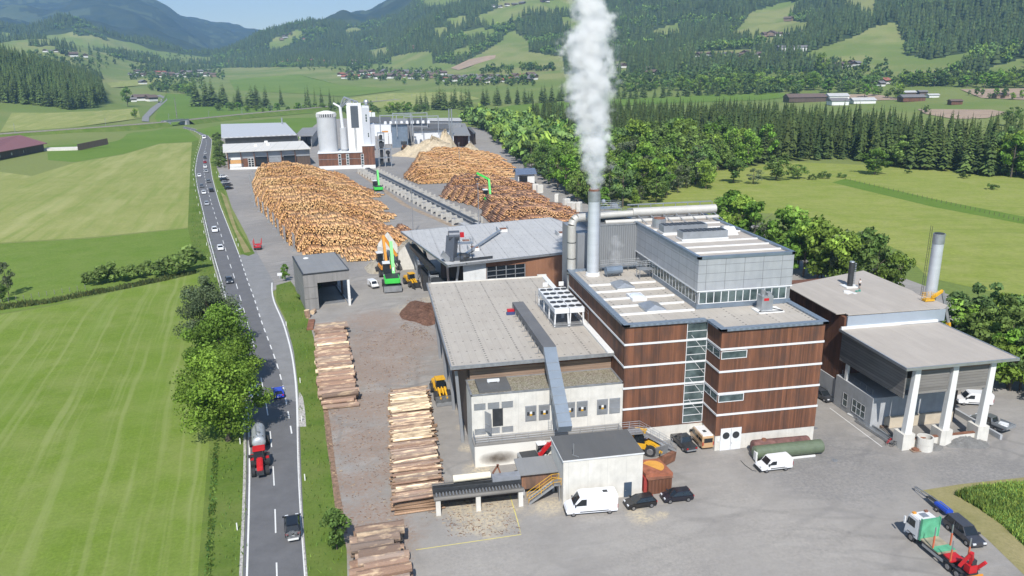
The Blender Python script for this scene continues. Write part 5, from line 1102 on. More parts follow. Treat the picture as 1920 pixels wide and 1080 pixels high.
# small hut by the river trees
hh = empty('garden_hut', G(985, 345), 'small white hut with a slate blue roof beside the red log stack', 'hut'); g = G(984, 344)
wbuild(MB().box(g.x-4, g.y-4, 0, g.x+4, g.y+5, 5.2), 'wall', M['white_paint'], hh); wbuild(MB().add([(g.x-5, g.y-5, 5), (g.x+5, g.y-5, 5), (g.x+5, g.y, 7.4), (g.x-5, g.y, 7.4), (g.x-5, g.y+6, 5), (g.x+5, g.y+6, 5)], [(0, 1, 2, 3), (3, 2, 5, 4)]), 'roof', plain('slate_blue_roof', (.10, .13, .19), .4), hh)
wbuild(MB().box(g.x-3.6, g.y-4.1, 1, g.x+.5, g.y-4, 4.2), 'window', M['glass'], hh)
# ---------------- houses of the villages
def house_proto(i):
    w, d, h, rh = ((9, 11, 5.2, 3.0), (11, 13, 6.0, 3.4), (8, 16, 4.5, 2.8))[i % 3]
    e = bpy.data.objects.new('house', None); COL.objects.link(e)
    wl = ('white_paint', 'white_paint', 'boards_dark', 'white_paint', 'slats_brown')[i]; rf = ('far_roof_grey', 'far_roof_brown', 'far_roof_grey', 'far_roof_red', 'far_roof_brown')[i]
    MB().prism([(-w/2, 0), (w/2, 0), (w/2, h), (0, h+rh*.92), (-w/2, h)], -d/2, d/2, axis='y').build('wall', M[wl], e)
    if wl == 'white_paint': MB().prism([(-w/2-.15, h*.55), (w/2+.15, h*.55), (w/2+.15, h), (0, h+rh*.93), (-w/2-.15, h)], -d/2-.2, d/2+.2, axis='y').build('timber_storey', M['boards_dark'], e)
    a = 1.3
    MB().add([(-w/2-a, -d/2-a, h-.4), (0, -d/2-a, h+rh), (w/2+a, -d/2-a, h-.4), (-w/2-a, d/2+a, h-.4), (0, d/2+a, h+rh), (w/2+a, d/2+a, h-.4), (-w/2-a, -d/2-a, h-.1), (0, -d/2-a, h+rh+.35), (w/2+a, -d/2-a, h-.1), (-w/2-a, d/2+a, h-.1), (0, d/2+a, h+rh+.35), (w/2+a, d/2+a, h-.1)],
             [(0, 1, 4, 3), (1, 2, 5, 4), (6, 9, 10, 7), (7, 10, 11, 8), (0, 6, 7, 1), (1, 7, 8, 2), (3, 4, 10, 9), (4, 5, 11, 10), (0, 3, 9, 6), (2, 8, 11, 5)]).build('roof', M[rf], e)
    return e
M['far_roof_grey'] = plain('far_roof_grey', (.15, .145, .145), .7, var=.2); M['far_roof_brown'] = plain('far_roof_brown', (.12, .085, .07), .7, var=.2); M['far_roof_red'] = plain('far_roof_red', (.28, .10, .07), .7, var=.2)
VILL = [('village by the conifer row', [(x, y) for x, y in zip(np.linspace(832, 1000, 34), 152+4*np.sin(np.arange(34)*2.1)-np.abs(np.linspace(-1, 1, 34))*3)]),
 ('village across the green fields', [(x, y) for x, y in zip(np.linspace(640, 830, 34), 143+5*np.sin(np.arange(34)*1.7))]), ('far village under the wooded spur', [(x, y) for x, y in zip(np.linspace(430, 690, 30), 118+2.5*np.sin(np.arange(30)*1.3))]),
 ('town at the valley narrows', [(x, y) for x, y in zip(np.linspace(245, 400, 26), 141+4*np.sin(np.arange(26)*2.3))]), ('hamlet beside the road bend', [(250, 191), (262, 189), (273, 184), (284, 190), (268, 158), (256, 186)]),
 ('hamlet on the high meadow', [(924, 14), (938, 15), (951, 12), (965, 10), (979, 8), (1018, 4), (1026, 4)]), ('village at the foot of the right slope', [(x, y) for x, y in zip(np.linspace(1312, 1436, 14), 108+3*np.sin(np.arange(14)*2.0))]),
 ('farmstead on the upper right meadow', [(1434, 70), (1447, 69), (1460, 68), (1474, 68), (1478, 40)]), ('hamlet below the right meadow', [(1565, 127), (1576, 129), (1588, 126), (1598, 122), (1606, 124)]), ('chalets by the tree line at the right', [(1632, 158), (1642, 156), (1650, 162), (1658, 158), (1420, 155)]),
 ('houses beside the steam plume', [(1216, 135), (1234, 134), (1166, 128), (1222, 141)]), ('chalets on the left hillside', [(85, 98), (94, 99), (105, 98), (138, 107), (160, 108), (235, 97)]), ('farms on the wooded spur', [(535, 72), (528, 76), (570, 76), (545, 66), (775, 92)])]
HP = [house_proto(i) for i in range(5)]; hc = 0
for vn, pts in VILL:
    for x, y in pts:
        p = at(x, y); i = random.choice((0, 0, 1, 1, 2, 3, 4)); h = copy_tree(HP[i]); h.location = p; h.rotation_euler[2] = random.choice((0, 1.57))+random.uniform(-.4, .4)+.5
        s = random.uniform(.85, 1.3)*(1.15 if p.length > 1800 else 1); h.scale = (s, s, s*random.uniform(.8, 1)); tag(h, 'small house of the '+vn, 'house', vn)
for e in HP:
    for c in list(KIDS['house'] if False else e.children): bpy.data.objects.remove(c)
    bpy.data.objects.remove(e)
for k_, (q, lab, wc, rc) in enumerate((((1508, 191, 46, 20, 6), 'long dark roofed barn at the edge of the conifer forest', 'boards_dark', 'far_roof_brown'), ((1568, 189, 24, 16, 6), 'barn with a pale blue roof between two dark barns', 'white_paint', 'roof_pale'), ((1570, 197, 20, 16, 5), 'dark roofed barn in front of the pale blue roof', 'white_paint', 'far_roof_grey'), ((1616, 194, 26, 14, 4), 'low greenhouse-like shed with a pale blue roof', 'white_paint', 'roof_pale'),
   ((1708, 190, 26, 14, 5), 'red brown farm shed with a grey roof beside the ploughed field', 'boards_red', 'far_roof_grey'), ((1703, 180, 14, 10, 4.5), 'small shed with a pale roof behind the red brown farm shed', 'boards_dark', 'roof_pale'), ((1728, 178, 10, 9, 4), 'small dark hut behind the farm shed', 'boards_dark', 'far_roof_grey'), ((1748, 183, 12, 8, 3), 'low white shed on the farm lane', 'white_paint', 'roof_pale'), ((1790, 196, 12, 8, 4), 'little red hut by the ploughed field', 'boards_red', 'far_roof_brown'), ((1875, 184, 14, 9, 4), 'brown field barn between orchard trees', 'slats_brown', 'far_roof_brown'), ((1485, 98, 60, 22, 8), 'very long grey hall at the foot of the right slope', 'white_paint', 'far_roof_grey'))):
    x, y, w, d, h = q; p = at(x, y); b_ = empty('farm_building', p, lab, 'barn', 'farm buildings on the right valley floor', -.15)
    MB().prism([(-w/2, 0), (w/2, 0), (w/2, h), (-w/2, h)], -d/2, d/2, axis='y').build('wall', M[wc], b_); a = 1
    MB().add([(-w/2-a, -d/2-a, h-.2), (w/2+a, -d/2-a, h-.2), (w/2+a, 0, h+d*.2), (-w/2-a, 0, h+d*.2), (-w/2-a, d/2+a, h-.2), (w/2+a, d/2+a, h-.2), (-w/2, -d/2, h), (w/2, -d/2, h), (w/2, d/2, h), (-w/2, d/2, h)], [(0, 1, 2, 3), (3, 2, 5, 4), (0, 3, 4), (1, 5, 2)]).build('roof', M[rc], b_)
# ================================================================== LOGS
def tubes_np(A, D, L, Rad, tone_end, tone_side, n=6):
    """many log prisms at once: start A, unit direction D, length L, radius Rad; a cap is two quads"""
    m_ = len(A); up = np.tile(np.array([0, 0, 1.0]), (m_, 1)); s = np.cross(D, up); s /= np.linalg.norm(s, axis=1)[:, None]; u = np.cross(s, D)
    ph = rng.uniform(0, 6.28, m_)[:, None]+np.arange(n)[None]*2*np.pi/n
    ring = s[:, None]*np.cos(ph)[..., None]*Rad[:, None, None] + u[:, None]*np.sin(ph)[..., None]*Rad[:, None, None]
    V = np.concatenate([A[:, None]+ring, (A+D*L[:, None])[:, None]+ring*.86], 1).reshape(-1, 3)
    side = np.array([(i, (i+1) % n, n+(i+1) % n, n+i) for i in range(n)]); cap = np.array([(3, 2, 1, 0), (0, 5, 4, 3), (6, 7, 8, 9), (9, 10, 11, 6)])
    f = np.concatenate([side, cap]); Fc = (np.arange(m_)[:, None, None]*2*n + f[None]).reshape(-1, 4)
    tn = np.empty((m_, n+4, 3), np.float32); tn[:, :n] = tone_side[:, None]; tn[:, n:] = tone_end[:, None]
    return V, Fc, tn.reshape(-1, 3)
def wob(x, s): return np.sin(x*1.7+s)+.6*np.sin(x*3.9+2.1*s)+.4*np.sin(x*8.3+s*3)
def stack(rows, name, lab, endc, sidec, length=5.0, skew=.16, rad=(.27, .37), seed=1):
    """rows: (y, x left, x right, height, sharpness left) from the front to the rear; only logs that can be seen are built"""
    r = np.random.default_rng(seed); As, Ds, Ls, Rs, te, ts = [], [], [], [], [], []
    prev = None
    for k, (y, xl, xr, H, sl) in enumerate(rows):
        def hh(x, H=H, xl=xl, xr=xr, sl=sl, k=k):
            u = np.clip((x-xl)/(xr-xl), 0, 1); return np.maximum(0, H*.84*np.minimum(1, u/sl+.30)*np.clip((1-u)*1.65+.03, 0, 1)**.9 + .35*wob(x*.25, k*.7+seed))
        sp = (rad[0]+rad[1])*.98; x = np.arange(xl, xr, sp); nz = int((H+1.5)/(sp*.87))+1
        X_, Z_ = np.meshgrid(x, np.arange(nz)*sp*.87+rad[1]); X_ = X_ + (np.arange(nz)[:, None] % 2)*sp/2
        X_ = X_.ravel()+r.normal(0, .04, X_.size); Z_ = Z_.ravel(); h = hh(X_)
        keep = (Z_ < h) & ((Z_ > h-1.0) | (X_ < xl+.9))
        if prev is not None: keep |= (Z_ < h) & (Z_ > prev(X_)-.7)
        else: keep |= Z_ < h
        X_, Z_ = X_[keep], Z_[keep]; m_ = len(X_); patch = wob(X_*.12, k*.35+seed)+r.normal(0, .5, m_)
        As.append(np.stack([X_+r.normal(0, .03, m_)-skew*length/2, y+r.uniform(-.14, .12, m_)+length/2, Z_+r.normal(0, .03, m_)], 1)[:, :])
        d = np.stack([skew+r.normal(0, .035, m_), -np.ones(m_), r.normal(0, .012, m_)], 1); d /= np.linalg.norm(d, axis=1)[:, None]; Ds.append(d); Ls.append(np.full(m_, length)*r.uniform(.94, 1.05, m_)); Rs.append(r.uniform(*rad, m_))
        t = np.clip(.5+.28*patch, 0, 1)[:, None]; j = r.uniform(.84, 1.12, (m_, 1))
        te.append((np.array(endc[0])*(1-t)+np.array(endc[1])*t)*j); ts.append((np.array(sidec[0])*(1-t)+np.array(sidec[1])*t)*r.uniform(.7, 1.2, (m_, 1)))
        prev = hh
    V, Fc, tn = tubes_np(np.concatenate(As), np.concatenate(Ds), np.concatenate(Ls), np.concatenate(Rs), np.concatenate(te), np.concatenate(ts))
    o = link(name, np_mesh(name, V, Fc, M['log_far'], tn)); return tag(o, lab, 'log pile', 'stacked log piles', 'stuff')
ORANGE = (((.80, .45, .17), (.92, .65, .32)), ((.50, .255, .115), (.70, .42, .21)))
REDDISH = (((.70, .35, .14), (.84, .53, .26)), ((.27, .14, .09), (.46, .26, .155)))
def rows_of(y0, y1, step, L, Rr_, Hf):
    out = []
    for i, y in enumerate(np.arange(y0, y1, step)): out.append((y, np.interp(y, *zip(*L)), np.interp(y, *zip(*Rr_)), Hf(y), .10))
    return out
def saw(y0, period, seq, k=1.0):
    def f(y): i = ((y-y0) % period)/period*len(seq); return k*seq[int(i) % len(seq)]*(1+.12*math.sin(y*.31))
    return f
SEQ = [2.6, 5.2, 7.8, 10.0, 10.8, 8.0]
stack(rows_of(239, 424, 5.3, [(236, -20), (243, -23), (262, -29), (281, -33), (335, -47), (400, -57), (424, -56)], [(236, 4), (246, 11), (268, 12), (274, 4), (284, 6), (296, 10), (306, 4), (316, 8), (338, 2), (350, 6), (378, -4), (424, -13)],
   saw(239, 31.8, SEQ)), 'log_pile', 'huge terraced pile of orange peeled logs between the driveway and the sorting line', *ORANGE, seed=3)
stack([(228, -9, 1, 1.6, .3), (233, -10, 2, 2.4, .3)], 'log_pile', 'small low stack of logs behind the grey drive-in shed', *ORANGE, seed=9)
stack([(262, 9.5, 15, 1.8, .3), (267, 8, 15, 2.4, .3)], 'log_pile', 'small stack of reddish logs at the right tip of the huge pile', *REDDISH, seed=10)
stack(rows_of(380, 500, 5.3, [(378, 24), (400, 18), (440, 28), (450, 26), (500, 40)], [(378, 56), (385, 68), (395, 78), (440, 82), (500, 84)], lambda y: saw(380, 42.4, [2.5, 4.6, 6.6, 8.2, 8.8, 8.8, 7.8, 6.4])(y)*(1-.25*(y > 450))), 'log_pile', 'broad dome of orange logs in front of the sawdust heap', *ORANGE, seed=5)
stack(rows_of(300, 362, 5.3, [(296, 45), (312, 41), (335, 30), (345, 33), (362, 40)], [(300, 72), (330, 76), (362, 80)], saw(303, 32, [2.5, 5, 7, 8, 6.5, 5])), 'log_pile', 'red brown log pile behind the green loader', *REDDISH, seed=6)
stack(rows_of(250, 302, 5.3, [(248, 46), (270, 43), (290, 42), (302, 48)], [(248, 82), (302, 78)], saw(250, 27, [3, 5.5, 7.6, 8, 6.5])), 'log_pile', 'brown barked log pile beyond the pale chipping hall roof', *REDDISH, seed=7)
# stakes that hold the left flank of the huge pile
for i in range(14):
    y = 244+12.6*i; x = float(np.interp(y, [236, 243, 262, 281, 335, 400, 424], [-20.5, -23.5, -29.5, -33.6, -47.6, -57.6, -56.6]))-.3
    mb = MB()
    for s in (0, 2.6): mb.box(x-.14-s*.25, y+s, 0, x+.14-s*.25, y+s+.28, 5.6)
    mb.box(x-.8, y-.1, 0, x+.5, y+.4, .3).box(x-.85, y+2.5, 0, x+.0, y+3, .3); tag(mb.build('stake_rack', M['steel_dull']), 'grey steel stake rack holding the left flank of the huge log pile', 'rack', 'stake racks along the huge log pile')
# ---- single logs of the three stacks in front
def logmat(name, bark, bare, amt, patch):
    k = N(name); x, y, z = k.xyz(); a = k.n('ObjectInfo'); w = k.vec(k.mth('ADD', k.mth('MULTIPLY', x, .55), k.mth('MULTIPLY', a.outputs['Random'], 90)), k.mth('MULTIPLY', y, 1.6), k.mth('MULTIPLY', z, 1.6))
    f = k.ramp(k.noise(1.0, w, 4), patch, patch+.16); g = k.ramp(k.noise(9, w, 4, .8), .3, .7)
    c = k.mix(g, tuple(q*.55 for q in bark), bark); c = k.mix(k.mth('MULTIPLY', k.mth('FRACT', k.mth('MULTIPLY', a.outputs['Random'], 7.3)), .6), c, (.23, .20, .175))
    c = k.mix(k.mth('MULTIPLY', f, amt), c, bare); hs = k.n('HueSaturation'); k.l(k.mth('MULTIPLY_ADD', k.mth('FRACT', k.mth('MULTIPLY', a.outputs['Random'], 13.7)), .75, .65), hs.inputs['Value']); k.l(c, hs.inputs['Color']); k.base(hs.outputs[0]).rough(.85).bump(g, .4, .04); return k.m
M['log_bark'] = logmat('spruce_bark', (.33, .20, .135), (.62, .46, .30), .85, .55); M['log_bare'] = logmat('peeled_wood', (.56, .40, .25), (.74, .60, .40), .9, .40); M['log_mid'] = logmat('half_peeled_wood', (.38, .25, .165), (.66, .50, .33), .85, .47)
k_ = N('sawn_log_end'); k_.base(k_.mix(k_.noise(3), (.46, .33, .21), (.62, .47, .31))); M['log_end'] = k_.m
def log_proto(L, r, mat, seed):
    q = random.Random(seed); mb = MB(); n = 10; st = 7; vs = []
    for j in range(st):
        x = -L/2+L*j/(st-1); rj = r*(1.06-.14*j/(st-1))*q.uniform(.97, 1.03); oy, oz = q.uniform(-.03, .03), q.uniform(-.02, .02)
        vs += [(x, oy+rj*math.cos(6.283*i/n)*q.uniform(.96, 1.04), oz+rj*math.sin(6.283*i/n)) for i in range(n)]
    mb.add(vs, [(j*n+i, j*n+(i+1) % n, (j+1)*n+(i+1) % n, (j+1)*n+i) for j in range(st-1) for i in range(n)], 0); mb.add(vs[:n], [tuple(range(n))[::-1]], 1); mb.add(vs[-n:], [tuple(range(n))], 1)
    o = mb.build('log', [mat, M['log_end']], smooth=False); return o
def lay_stack(protos, near, far, layers, half, lab, grp, rot, jit, weights=None, skipcore=None, xj=.3):
    d = (far-near); Lg = d.length; d.normalize(); n0 = 0
    for li, (z, inset) in enumerate(layers):
        s = inset
        while s < Lg-inset:
            i = random.choices(range(len(protos)), weights)[0]; o_, r_ = protos[i]
            p = near + d*s; c = o_.copy(); COL.objects.link(c); c.location = (p.x+random.uniform(-xj, xj), p.y, z+r_*random.uniform(.9, 1.1)); c.scale = (random.uniform(.86, 1.1), 1, 1); c.rotation_euler = (random.uniform(0, 6.28), random.uniform(-.02, .02), rot+random.uniform(-jit, jit)+(math.pi if random.random() < .5 else 0))
            tag(c, lab, 'log', grp); s += r_*2.02
    return
PB = [(log_proto(6.2, .42, M['log_bark'], 1), .42), (log_proto(6.0, .36, M['log_bark'], 2), .36), (log_proto(6.4, .48, M['log_bark'], 3), .48), (log_proto(6.3, .44, M['log_bare'], 4), .44), (log_proto(6.0, .4, M['log_mid'], 5), .4)]
lay_stack(PB, G(637, 765), G(619, 618), [(0, 0), (.72, .5), (1.4, 1.6)], 3, 'thick barked log in the stack beside the grass verge and the drive-in shed', 'thick logs stacked beside the verge', R(5), .03, [4, 3, 3, 1.2, 2.5])
PS = [(log_proto(6.3, .14, M['log_mid'], 11), .14), (log_proto(6.5, .17, M['log_bark'], 12), .17), (log_proto(6.0, .13, M['log_bark'], 13), .13), (log_proto(6.2, .19, M['log_bare'], 14), .19), (log_proto(6.4, .2, M['log_mid'], 15), .2)]
nB, fB = G(786, 962), G(766, 742)
rB = np.random.default_rng(4); A_, D_, L_, R_ = [], [], [], []
for li in range(5):
    for s in np.arange(.4*li+.2, (fB-nB).length-.4*li, .40):
        p = nB.lerp(fB, s/(fB-nB).length); a = R(4)+rB.normal(0, .03); d = np.array([math.cos(a), math.sin(a), 0]); A_.append(np.array([p.x, p.y, .18+.34*li])-d*3.1+d*rB.normal(0, .25)); D_.append(d); L_.append(6.2+rB.normal(0, .2)); R_.append(rB.uniform(.15, .22))
m_ = len(A_); V, Fc, tn = tubes_np(np.array(A_), np.array(D_), np.array(L_), np.array(R_), np.tile((.50, .36, .23), (m_, 1)), np.array((.37, .24, .155))*rB.uniform(.6, 1.3, (m_, 1)))
o = link('stacked_logs', np_mesh('stacked_logs', V, Fc, M['log'], tn)); tag(o, 'lower layers of thin logs in the stack left of the roller conveyor', 'log pile', None, 'stuff')
def bundle(s0, s1, w, z, jit):
    d = (fB-nB).normalized(); lay_stack(PS, nB+d*s0, nB+d*s1, [(z, 0)], 3, 'thin log on top of the stack left of the roller conveyor', 'thin logs on the stack by the conveyor', R(4), jit, w, xj=.25)
Lb = (fB-nB).length; prof = [(.01, .12, [2, 3, 1, .8, 2], 1.62), (.12, .45, [2, 4, 2, .3, 3], 1.75), (.45, .52, [1, 1, 0, 5, 1], 1.8), (.52, .72, [3, 2, 2, .5, 1], 1.75), (.72, .92, [1, .5, 0, 5, 0], 1.8), (.92, .99, [2, 3, 1, 0, 1], 1.5)]
for a, b, w, z in prof: bundle(a*Lb+.3, b*Lb-.2, w, z, .045)
bundle(.2*Lb, .42*Lb, [1, 3, 1, .3, 2], 2.08, .07)
PC = [(log_proto(5.6, .62, M['log_bark'], 21), .62), (log_proto(5.2, .55, M['log_bark'], 22), .55), (log_proto(5.8, .5, M['log_mid'], 23), .5), (log_proto(5.4, .68, M['log_bark'], 24), .68)]
lay_stack(PC, G(722, 1130), G(700, 1008), [(0, 0), (1.0, .9), (1.85, 1.9)], 3, 'very thick barked log in the stack nearest the camera', 'very thick logs in the nearest stack', R(4), .04, [3, 3, 1.5, 3], xj=.9)
for o_, r_ in PB+PS+PC: bpy.data.objects.remove(o_)
tag(log_proto(1.9, .62, M['log_bark'], 31), 'short thick log butt standing before the drive-in shed', 'log').location = (*G(577, 596)[:2], .95); o = bpy.data.objects['log']
for o in bpy.data.objects:
    if o.get('label') == 'short thick log butt standing before the drive-in shed': o.rotation_euler = (0, R(84), .3)
c = tag(log_proto(1.3, .55, M['log_bark'], 32), 'short log piece lying beside the standing butt', 'log'); c.location = (*G(588, 588)[:2], .55); c.rotation_euler = (0, 0, 1.2)
tag(MB().box(-.7, -3.4, 0, .7, 3.4, .35).build('steel_ramp', M['rust'], loc=G(583, 610)), 'rusty steel ramp plate beside the thick log stack', 'ramp')
# the sorting line between the piles
sl = empty('sorting_line', G(785, 375), 'long log sorting line with concrete bay dividers and a dark chain track', 'sorting line')
a, b = G(689, 323), G(892, 428); d = (b-a).normalized(); Ls_ = (b-a).length; nn = Vector((d.y, -d.x, 0))
def along(s, o, z): p = a+d*s+nn*o; return (p.x, p.y, z)
wbuild(MB().bar(along(0, 0, 2.4), along(Ls_, 0, 2.4), 1.3, .25), 'chain_track', M['dark_metal'], sl); wbuild(MB().bar(along(0, 1.0, 2.3), along(Ls_, 1.0, 2.3), .25, .5).bar(along(0, -1.0, 2.3), along(Ls_, -1.0, 2.3), .25, .5), 'track_beam', M['steel_dull'], sl)
wbuild(MB().bar(along(0, 0, .5), along(Ls_, 0, .5), 7, .9), 'base', M['concrete_grey'], sl)
M['divider'] = concrete('worn_concrete', (.40, .385, .35), 1.3, .5)
for i in range(26):
    for s in (-1, 1):
        mb = MB(); p0 = along(3+6.3*i, s*1.8, 0); p1 = along(3+6.3*i, s*5.6, 0)
        mb.bar((p0[0], p0[1], 1.7), (p1[0], p1[1], 1.3), .8, 1.3); mb.bar((p1[0], p1[1], 0), (p1[0], p1[1], 2.3), .8, .8); wbuild(mb, 'divider', M['divider'], sl)
        if i % 2 == 0: wbuild(MB().bar(along(4+6.3*i, s*3.6, 1.3), along(8+6.3*i, s*3.6, 1.3), 1.2, .8), 'log_chute', M['boards_grey'], sl)
o = stripe('sawdust_strip', [G(672, 323), G(760, 385), G(868, 432)], 2.4, None, .01, 'white_paint'); o.data.materials[0] = M['bark_strip'] = plain('dusty_ground', (.27, .21, .15), .95, var=.3, scale=.5)
# mossy concrete blocks at the yard edge by the river
for i, (x, y) in enumerate(((1004, 358), (1012, 362), (1062, 392), (1070, 394), (1078, 397), (1086, 399), (1044, 378))):
    p = G(x, y); tag(MB().box(-1.4, -.8, 0, 1.4, .8, 3.2+.5*(i % 3)).build('concrete_block', M['concrete'], loc=p, bevel=.12), 'tall pale concrete block at the yard edge beside the river trees', 'block', 'concrete blocks at the yard edge').rotation_euler = (0, 0, .2*i)

# bark and broken sticks lying round the log stacks
def sticks(polys, n, lab):
    W_ = [G(*p) for q in polys for p in q]; x0, x1 = min(p.x for p in W_), max(p.x for p in W_); y0, y1 = min(p.y for p in W_), max(p.y for p in W_); X_ = rng.uniform(x0, x1, n*4); Y_ = rng.uniform(y0, y1, n*4)
    px, py = proj_np(np.stack([X_, Y_, 0*X_], 1)); k = in_any(px, py, polys) & (rng.random(len(X_)) < .35+.65*(np.sin(X_*.9)*np.sin(Y_*.6+1) > .1)); X_, Y_ = X_[k][:n], Y_[k][:n]; m_ = len(X_); a = rng.uniform(0, 6.28, m_); d = np.stack([np.cos(a), np.sin(a), rng.normal(0, .05, m_)], 1); d /= np.linalg.norm(d, axis=1)[:, None]
    t = rng.random((m_, 1)) < .35; c = np.where(t, np.array([[.60, .45, .28]]), np.array([[.24, .13, .08]]))*rng.uniform(.6, 1.2, (m_, 1)); V, Fc, tn = tubes_np(np.stack([X_, Y_, np.full(m_, .05)], 1), d, rng.gamma(1.6, .10, m_)+.08, rng.uniform(.012, .04, m_), c, c, 6)
    o = link('bark_debris', np_mesh('bark_debris', V, Fc, M['log'], tn)); tag(o, lab, 'debris', None, 'stuff')
sticks([[(600, 760), (680, 740), (740, 730), (745, 960), (780, 1000), (660, 1000), (640, 960)], [(665, 620), (790, 610), (800, 700), (690, 760)]], 1200, 'loose bark and sticks strewn between the log stacks'); sticks([[(825, 925), (960, 935), (975, 1000), (840, 1010)], [(795, 950), (850, 960), (830, 985), (790, 980)]], 400, 'splinters and sawdust lumps strewn below the conveyor deck'); sticks([[(760, 560), (800, 560), (812, 640), (750, 620)]], 700, 'bark pieces strewn round the bark heap')
# ================================================================== TREES
def spruce(seed, H=24.0, Rm=3.6, levels=17, nb=9):
    r = np.random.default_rng(seed); V, Fq, tn = [], [], []
    for k in range(levels):
        t = (k+.5)/levels; z = H*(.07+.93*t); rad = Rm*(1-t)**.82*r.uniform(.82, 1.15)+.22; n = max(4, int(nb*(1-t*.45)))
        for b in range(n):
            a = 6.283*(b+r.uniform(-.35, .35))/n + k*1.3; L = rad*r.uniform(.7, 1.2); ca, sa = math.cos(a), math.sin(a); w = L*r.uniform(.26, .40); dr = L*r.uniform(.2, .42)
            o = len(V); up = .22*L; zz = z+r.uniform(-.3, .3)*H/levels
            V += [(0, 0, zz+up*.4), (ca*L*.55-sa*w, sa*L*.55+ca*w, zz-dr*.35), (ca*L, sa*L, zz-dr), (ca*L*.55+sa*w, sa*L*.55-ca*w, zz-dr*.35), (ca*L*.5, sa*L*.5, zz+up*.35)]
            Fq += [(o, o+1, o+2, o+4), (o, o+4, o+2, o+3)]; c = np.array([.068, .104, .028])*r.uniform(.6, 1.5)+np.array([.022, .030, .004])*(r.random() < .3); tn += [c, c*r.uniform(.8, 1.1)]
    for k in range(3):
        o = len(V); zz = H*(.08+.27*k); rr_ = Rm*(.72-.2*k); V += [(0, 0, H*(.55+.2*k))]+[(rr_*math.cos(1.047*i+k)*r.uniform(.8, 1.1), rr_*math.sin(1.047*i+k)*r.uniform(.8, 1.1), zz) for i in range(6)]; Fq += [(o, o+1+i, o+1+(i+1) % 6, o+1+(i+1) % 6) for i in range(6)]; tn += [np.array([.054, .082, .024])*r.uniform(.7, 1.25) for i in range(6)]
    o = len(V); V += [(.18, 0, H*.9), (0, .18, H*.9), (-.18, -.1, H*.9), (0, 0, H*1.03)]; Fq += [(o, o+1, o+3, o+3), (o+1, o+2, o+3, o+3), (o+2, o, o+3, o+3)]; tn += [np.array([.04, .07, .025])]*3
    return np.array(V), np.array(Fq), np.array(tn)
def broad(seed, H=15.0, Rm=5.0, clumps=30, per=60, leaf=.75, col=(.065, .125, .020), low=.12, narrow=1.0):
    r = np.random.default_rng(seed); C = []
    while len(C) < clumps:
        p = r.uniform(-1, 1, 3); q = np.linalg.norm(p)
        if .35 < q < 1: C.append(p/q*q**.45)
    C = np.array(C)*r.uniform(.72, 1.22, (clumps, 1))*np.array([Rm*.80*narrow, Rm*.78*narrow, H*(1-low)/2*.80])+np.array([0, 0, H*(low+(1-low)/2)]); C[:, :2] *= (1.1-.35*np.clip((C[:, 2]/H-.5)*2, 0, 1))[:, None]
    m_ = clumps*per; ci = np.repeat(np.arange(clumps), per); d = r.normal(size=(m_, 3)); d /= np.linalg.norm(d, axis=1)[:, None]; cr = r.uniform(.17, .40, clumps)*Rm
    pos = C[ci]+d*(cr[ci]*r.uniform(.55, 1.08, m_))[:, None]*np.array([1, 1, .8]); nrm = d+r.normal(0, .55, (m_, 3)); nrm /= np.linalg.norm(nrm, axis=1)[:, None]
    a = np.cross(nrm, r.normal(size=(m_, 3))); a /= np.linalg.norm(a, axis=1)[:, None]; b = np.cross(nrm, a); s = (leaf*r.uniform(.55, 1.25, m_)/2)[:, None]
    V = np.stack([pos-a*s*1.3, pos+b*s*.8, pos+a*s*1.3, pos-b*s*.8], 1).reshape(-1, 3); Fq = np.arange(m_*4).reshape(-1, 4)
    tn = np.array(col)[None]*(r.uniform(.68, 1.4, clumps)[ci]*r.uniform(.7, 1.35, m_))[:, None]; return V, Fq, tn
def trunk(H, r0, seed, limbs=5, lean=.0, top=.75):
    q = random.Random(seed); mb = MB(); mb.cyl((0, 0, -.2), (lean*H*.5, 0, H*.45), r0, r0*.7, 8).cyl((lean*H*.5, 0, H*.45), (lean*H, 0, H*top), r0*.7, r0*.25, 7)
    for i in range(limbs):
        a = 6.283*i/limbs+q.uniform(0, 1); z = H*q.uniform(.28, .55); L = H*q.uniform(.18, .3); mb.cyl((lean*z, 0, z), (lean*z+L*math.cos(a), L*math.sin(a), z+L*.75), r0*.35, r0*.1, 6)
    return mb
PROTO = {}
def proto(kind, variants, crown_mat, name):
    L = []
    for i, (arr, H, r0, limbs) in enumerate(variants):
        cm = np_mesh(name+'_crown', *arr[:2], M[crown_mat], arr[2]); tb = trunk(H, r0, i, limbs); tm = tb.build('tmp', M['trunk']); L.append((cm, tm.data)); bpy.data.objects.remove(tm)
    PROTO[kind] = (L, name, [v[1] for v in variants])
for mname in ('leaf', 'needle', 'far_leaf'):
    m_ = M[mname]; t_ = m_.node_tree; oi = t_.nodes.new('ShaderNodeObjectInfo'); at_ = [n for n in t_.nodes if n.type == 'ATTRIBUTE'][0]; hs = t_.nodes.new('ShaderNodeHueSaturation'); mr = t_.nodes.new('ShaderNodeMapRange'); mr.inputs[3].default_value = .72; mr.inputs[4].default_value = 1.32
    tos = [l.to_socket for l in at_.outputs[0].links]; t_.links.new(oi.outputs['Random'], mr.inputs[0]); t_.links.new(mr.outputs[0], hs.inputs['Value']); t_.links.new(at_.outputs[0], hs.inputs['Color'])
    for s in tos: t_.links.new(hs.outputs[0], s)
proto('spruce', [(spruce(s, 24, 3.6+.3*(s % 3)), 24, .3, 0) for s in range(5)], 'needle', 'spruce_tree')
